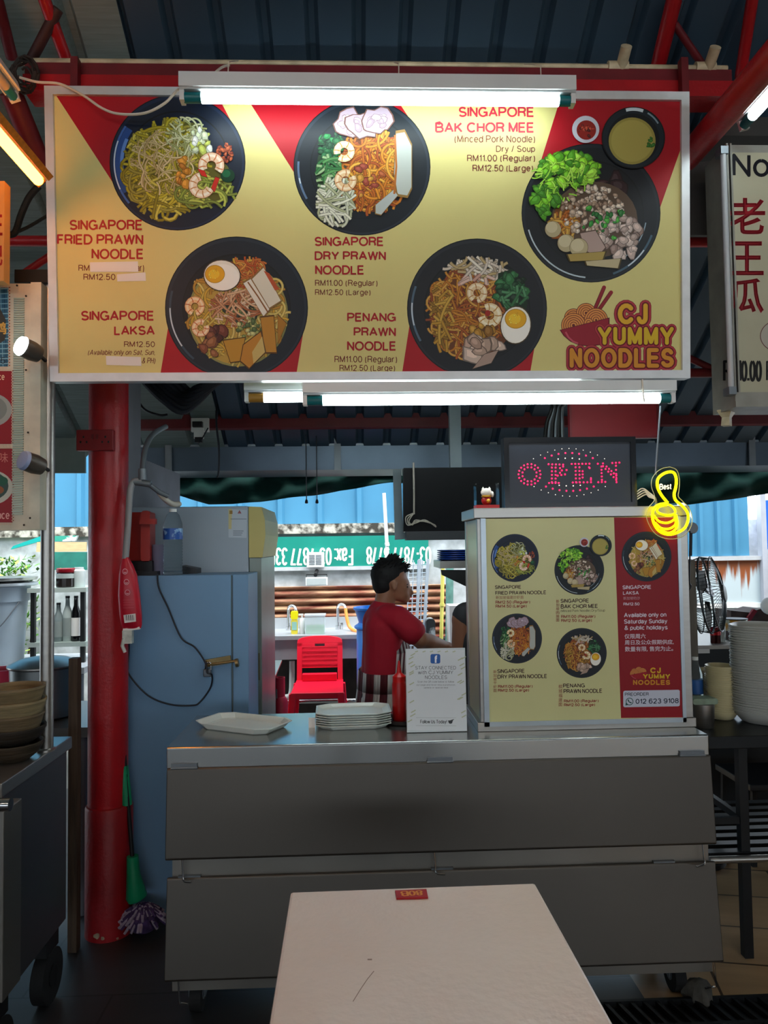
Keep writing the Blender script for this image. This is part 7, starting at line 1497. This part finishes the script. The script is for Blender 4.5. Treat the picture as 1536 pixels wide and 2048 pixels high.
mb.limb([B(768, 1240), B(766, 1290), B(764, 1345), B(764, 1400)], [.085, .095, .095, .095], 16)
for s, sh, el, wr in ((-1, B(797, 1236, -.15), B(843, 1279, -.17), B(888, 1291, -.06)), (1, B(792, 1238, .15), B(846, 1288, .2), B(888, 1292, .10))):
    mb.limb([B(778, 1232, s * .09), sh, sh + (el - sh) * .5, el, el + (wr - el) * .35, wr], [.055, .052, .047, .040, .040, .027], 14)
    hand(mb, wr, (wr - el) * .6 + Vector((.05, 0, -.012)), (0, 1, 0) if s < 0 else (0, -1, 0), (0, 0, 1), .95)
for s in (-1, 1):
    hp = B(764, 1400, s * .08); kn = Vector((hp.x + .02, hp.y, .40)); an = Vector((hp.x - .01, hp.y, .07))
    mb.limb([hp, kn, kn + (an - kn) * .4, an], [.085, .058, .055, .038], 14); mb.limb([an - Vector((.03, 0, .03)), an + Vector((.12, s * .015, -.035))], [.036, .030], 12)
skinmod(mb.build('body', M_SKIN, m1), .0065, 5)
mb = MB()   # t-shirt
mb.ball(B(765, 1238), .088, 20, (1.05, 1.75, .95)); mb.limb([B(763, 1245), B(768, 1285), B(766, 1330), B(765, 1385)], [.10, .112, .112, .112], 20)
for s in (-1, 1):
    for a, b in (((768, 1258), (768, 1340)), ): mb.limb([B(*a, s * .075), B(*b, s * .065), B(765, 1385, s * .06)], [.10, .10, .105], 18)
    sh = B(797, 1237, s * .15); tgt = B(843, 1279, s * .17); e = sh + (tgt - sh) * .62
    mb.limb([B(775, 1234, s * .10), sh, e], [.068, .064, .066], 16)
mb.limb([B(768, 1216), B(764, 1226)], [.063, .075], 18)
skinmod(mb.build('t_shirt', M_SHIRT, m1), .008, 6)
mb = MB()
for s in (-1, 1):
    hp = B(764, 1392, s * .07); kn = Vector((hp.x + .02, hp.y, .40)); an = Vector((hp.x - .01, hp.y, .10)); mb.limb([hp, kn, an], [.112, .075, .055], 16)
skinmod(mb.build('trousers', M_TROU, m1), .01, 5)
mb = MB(); n = 44; c0, c1, c2 = B(766, 1338), B(765, 1375), B(762, 1422)
for j in range(n):
    a0, a1 = 2 * pi * j / n, 2 * pi * (j + 1) / n
    mb.cm = 0 if (j // 2) % 2 else 1
    q = []
    for c, rx, ry in ((c0, .128, .185), (c1, .130, .187), (c2, .138, .195)): q.append([(c.x + rx * cos(a) + .004 * sin(9 * a), c.y + ry * sin(a), c.z) for a in (a0, a1)])
    for r0, r1 in zip(q, q[1:]): mb.poly([r0[0], r0[1], r1[1], r1[0]][::-1], True)
o = mb.build('apron', [mat('apron_white', '#b8b0ac', .8), mat('apron_maroon', '#4e0c18', .8)], m1, angle=180); o.modifiers.new('thick', 'SOLIDIFY').thickness = .004
mb = MB(); n = 22   # bib of the apron over the chest
for j in range(n):
    mb.cm = 1 if j % 2 else 0
    q = []
    for v, rx, ry, ux in ((1268, .110, .150, 770), (1300, .130, .165, 770), (1342, .130, .178, 767)):
        c = B(ux, v); q.append([(c.x + (rx + .002) * cos(a), c.y + ry * sin(a), c.z) for a in (-1.15 + 2.3 * (j + k) / n for k in (0, 1))])
    for r0, r1 in zip(q, q[1:]): mb.poly([r0[0], r0[1], r1[1], r1[0]][::-1], True)
o = mb.build('apron_bib', [MATS['apron_white'], MATS['apron_maroon']], m1, angle=180); o.modifiers.new('thick', 'SOLIDIFY').thickness = .004
mb = MB(); R = random.Random(12)
mb.ball(B(775, 1149), .090, 20, (1.0, .88, .92)); mb.ball(B(767, 1164), .066, 16, (.95, 1.12, 1.15)); mb.ball(B(789, 1137), .056, 16, (1.1, 1.15, .6))
skinmod(mb.build('hair', M_HAIR, m1), .006, 8); mb = MB()
hc = B(780, 1150)
for k in range(190):
    th, ph = R.uniform(0, 6.28), R.uniform(.05, 1.25); d = Vector((sin(ph) * cos(th), sin(ph) * sin(th) * .9, cos(ph)))
    p = hc + Vector((d.x * .082, d.y * .075, d.z * .088)); fw = Vector((.55, R.uniform(-.3, .3), .25)) if d.x > -.2 else Vector((-.2, 0, -.5))
    q = p + (d * .6 + fw).normalized() * R.uniform(.016, .036); mb.tube([p - d * .01, p, q], [.007, .006, .0015], 5)
for k in range(22): p = B(806 + R.uniform(-10, 4), 1136 + R.uniform(-6, 8), R.uniform(-.055, .055)); l = R.uniform(.014, .03); mb.tube([p, p + Vector((l * .8, R.uniform(-.008, .008), R.uniform(-.002, .012))), p + Vector((l * 1.2, R.uniform(-.012, .012), R.uniform(-.016, .016)))], [.008, .005, .001], 5)
mb.build('hair_tufts', M_HAIR, m1)
for s in (-1, 1):
    e = B(813.5, 1173.5, s * .031); mb = MB(); mb.ball(e, .0075, 10); mb.build('eye', mat('eye_dark', '#1a1412', .2), m1); mb = MB(); mb.limb([e + Vector((.002, -.012 * s * -1, .012)), e + Vector((.005, .012 * s, .013))], [.003, .0025], 6); mb.build('eyebrow', M_HAIR, m1)
# second worker, mostly behind the display case
YW = 3.28
def Wp(u, v, dy=0.): return P(u, v, YW + dy)
m2 = thing('person', 'person in a dark grey top, only shoulder and upper arm showing past the display case', 'person', (Wp(992, 1300).x, YW, 0))
mb = MB(); mb.ball(Wp(992, 1150), .088, 18, (.84, 1, 1.05)); mb.ball(Wp(992, 1170, -.03), .06, 14); mb.ball(Wp(992, 1166, -.092), .014, 10, (.8, 1.2, 1.3)); mb.limb([Wp(992, 1175), Wp(992, 1215)], [.05, .055], 14)
for s in (-1, 1):
    mb.ball(Wp(992 + s * 38, 1160), .02, 10, (.4, .8, 1.2)); sh = Wp(992 + s * 66, 1240); el = Wp(992 + s * 68, 1345, .03); wr = Wp(992 + s * 30, 1375, .22)
    mb.limb([Wp(992 + s * 40, 1232), sh, sh + (el - sh) * .45, el, el + (wr - el) * .4, wr], [.055, .052, .049, .042, .038, .027], 14); hand(mb, wr, wr - el, (0, 0, 1), (-s, 0, 0), .9)
    hp = Wp(992 + s * 32, 1420); mb.limb([hp, Vector((hp.x, hp.y, .42)), Vector((hp.x, hp.y, .07))], [.085, .06, .04], 14); mb.limb([Vector((hp.x, hp.y + .03, .04)), Vector((hp.x, hp.y - .12, .035))], [.036, .03], 12)
mb.limb([Wp(992, 1250), Wp(992, 1320), Wp(992, 1400)], [.10, .10, .11], 16); skinmod(mb.build('body', MATS['skin'], m2), .0075, 5)
mb = MB(); mb.ball(Wp(992, 1250), .098, 18, (1.55, 1.05, .9)); mb.limb([Wp(992, 1265), Wp(992, 1330), Wp(992, 1405)], [.118, .118, .125], 18)
for s in (-1, 1): mb.limb([Wp(992 + s * 30, 1228), Wp(992 + s * 60, 1232)], [.062, .062], 14); mb.limb([Wp(992 + s * 26, 1280), Wp(992 + s * 26, 1400)], [.10, .11], 14)
skinmod(mb.build('top', mat('top_grey', '#2c3034', .8, var=.1), m2), .009, 6)
mb = MB()
for s in (-1, 1): hp = Wp(992 + s * 30, 1410); mb.limb([hp, Vector((hp.x, hp.y, .42)), Vector((hp.x, hp.y, .1))], [.11, .08, .055], 14)
skinmod(mb.build('trousers', M_TROU, m2), .01, 5)
mb = MB(); mb.ball(Wp(992, 1142, .02), .092, 18, (.9, 1, 1)); mb.build('hair', M_HAIR, m2)
# phrases shared by repeats
GR = {'faucet': 'faucets on the sink bench', 'pull_switch': 'hanging pull cords', 'spotlight': 'spotlights on the neighbouring picture sign', 'rafter': 'red sloping rafters', 'brace': 'roof braces', 'tie_beam': 'red struts beside the signs', 'purlin': 'red rods beside the menu sign', 'person': 'stall workers', 'sauce_bottle': 'sauce bottles'}
for o in list(COL.objects):
    if o.parent is None and o.get('category') and not o.get('group'):
        b_ = o.name.split('.')[0]
        if b_ in GR: o['group'] = GR[b_]
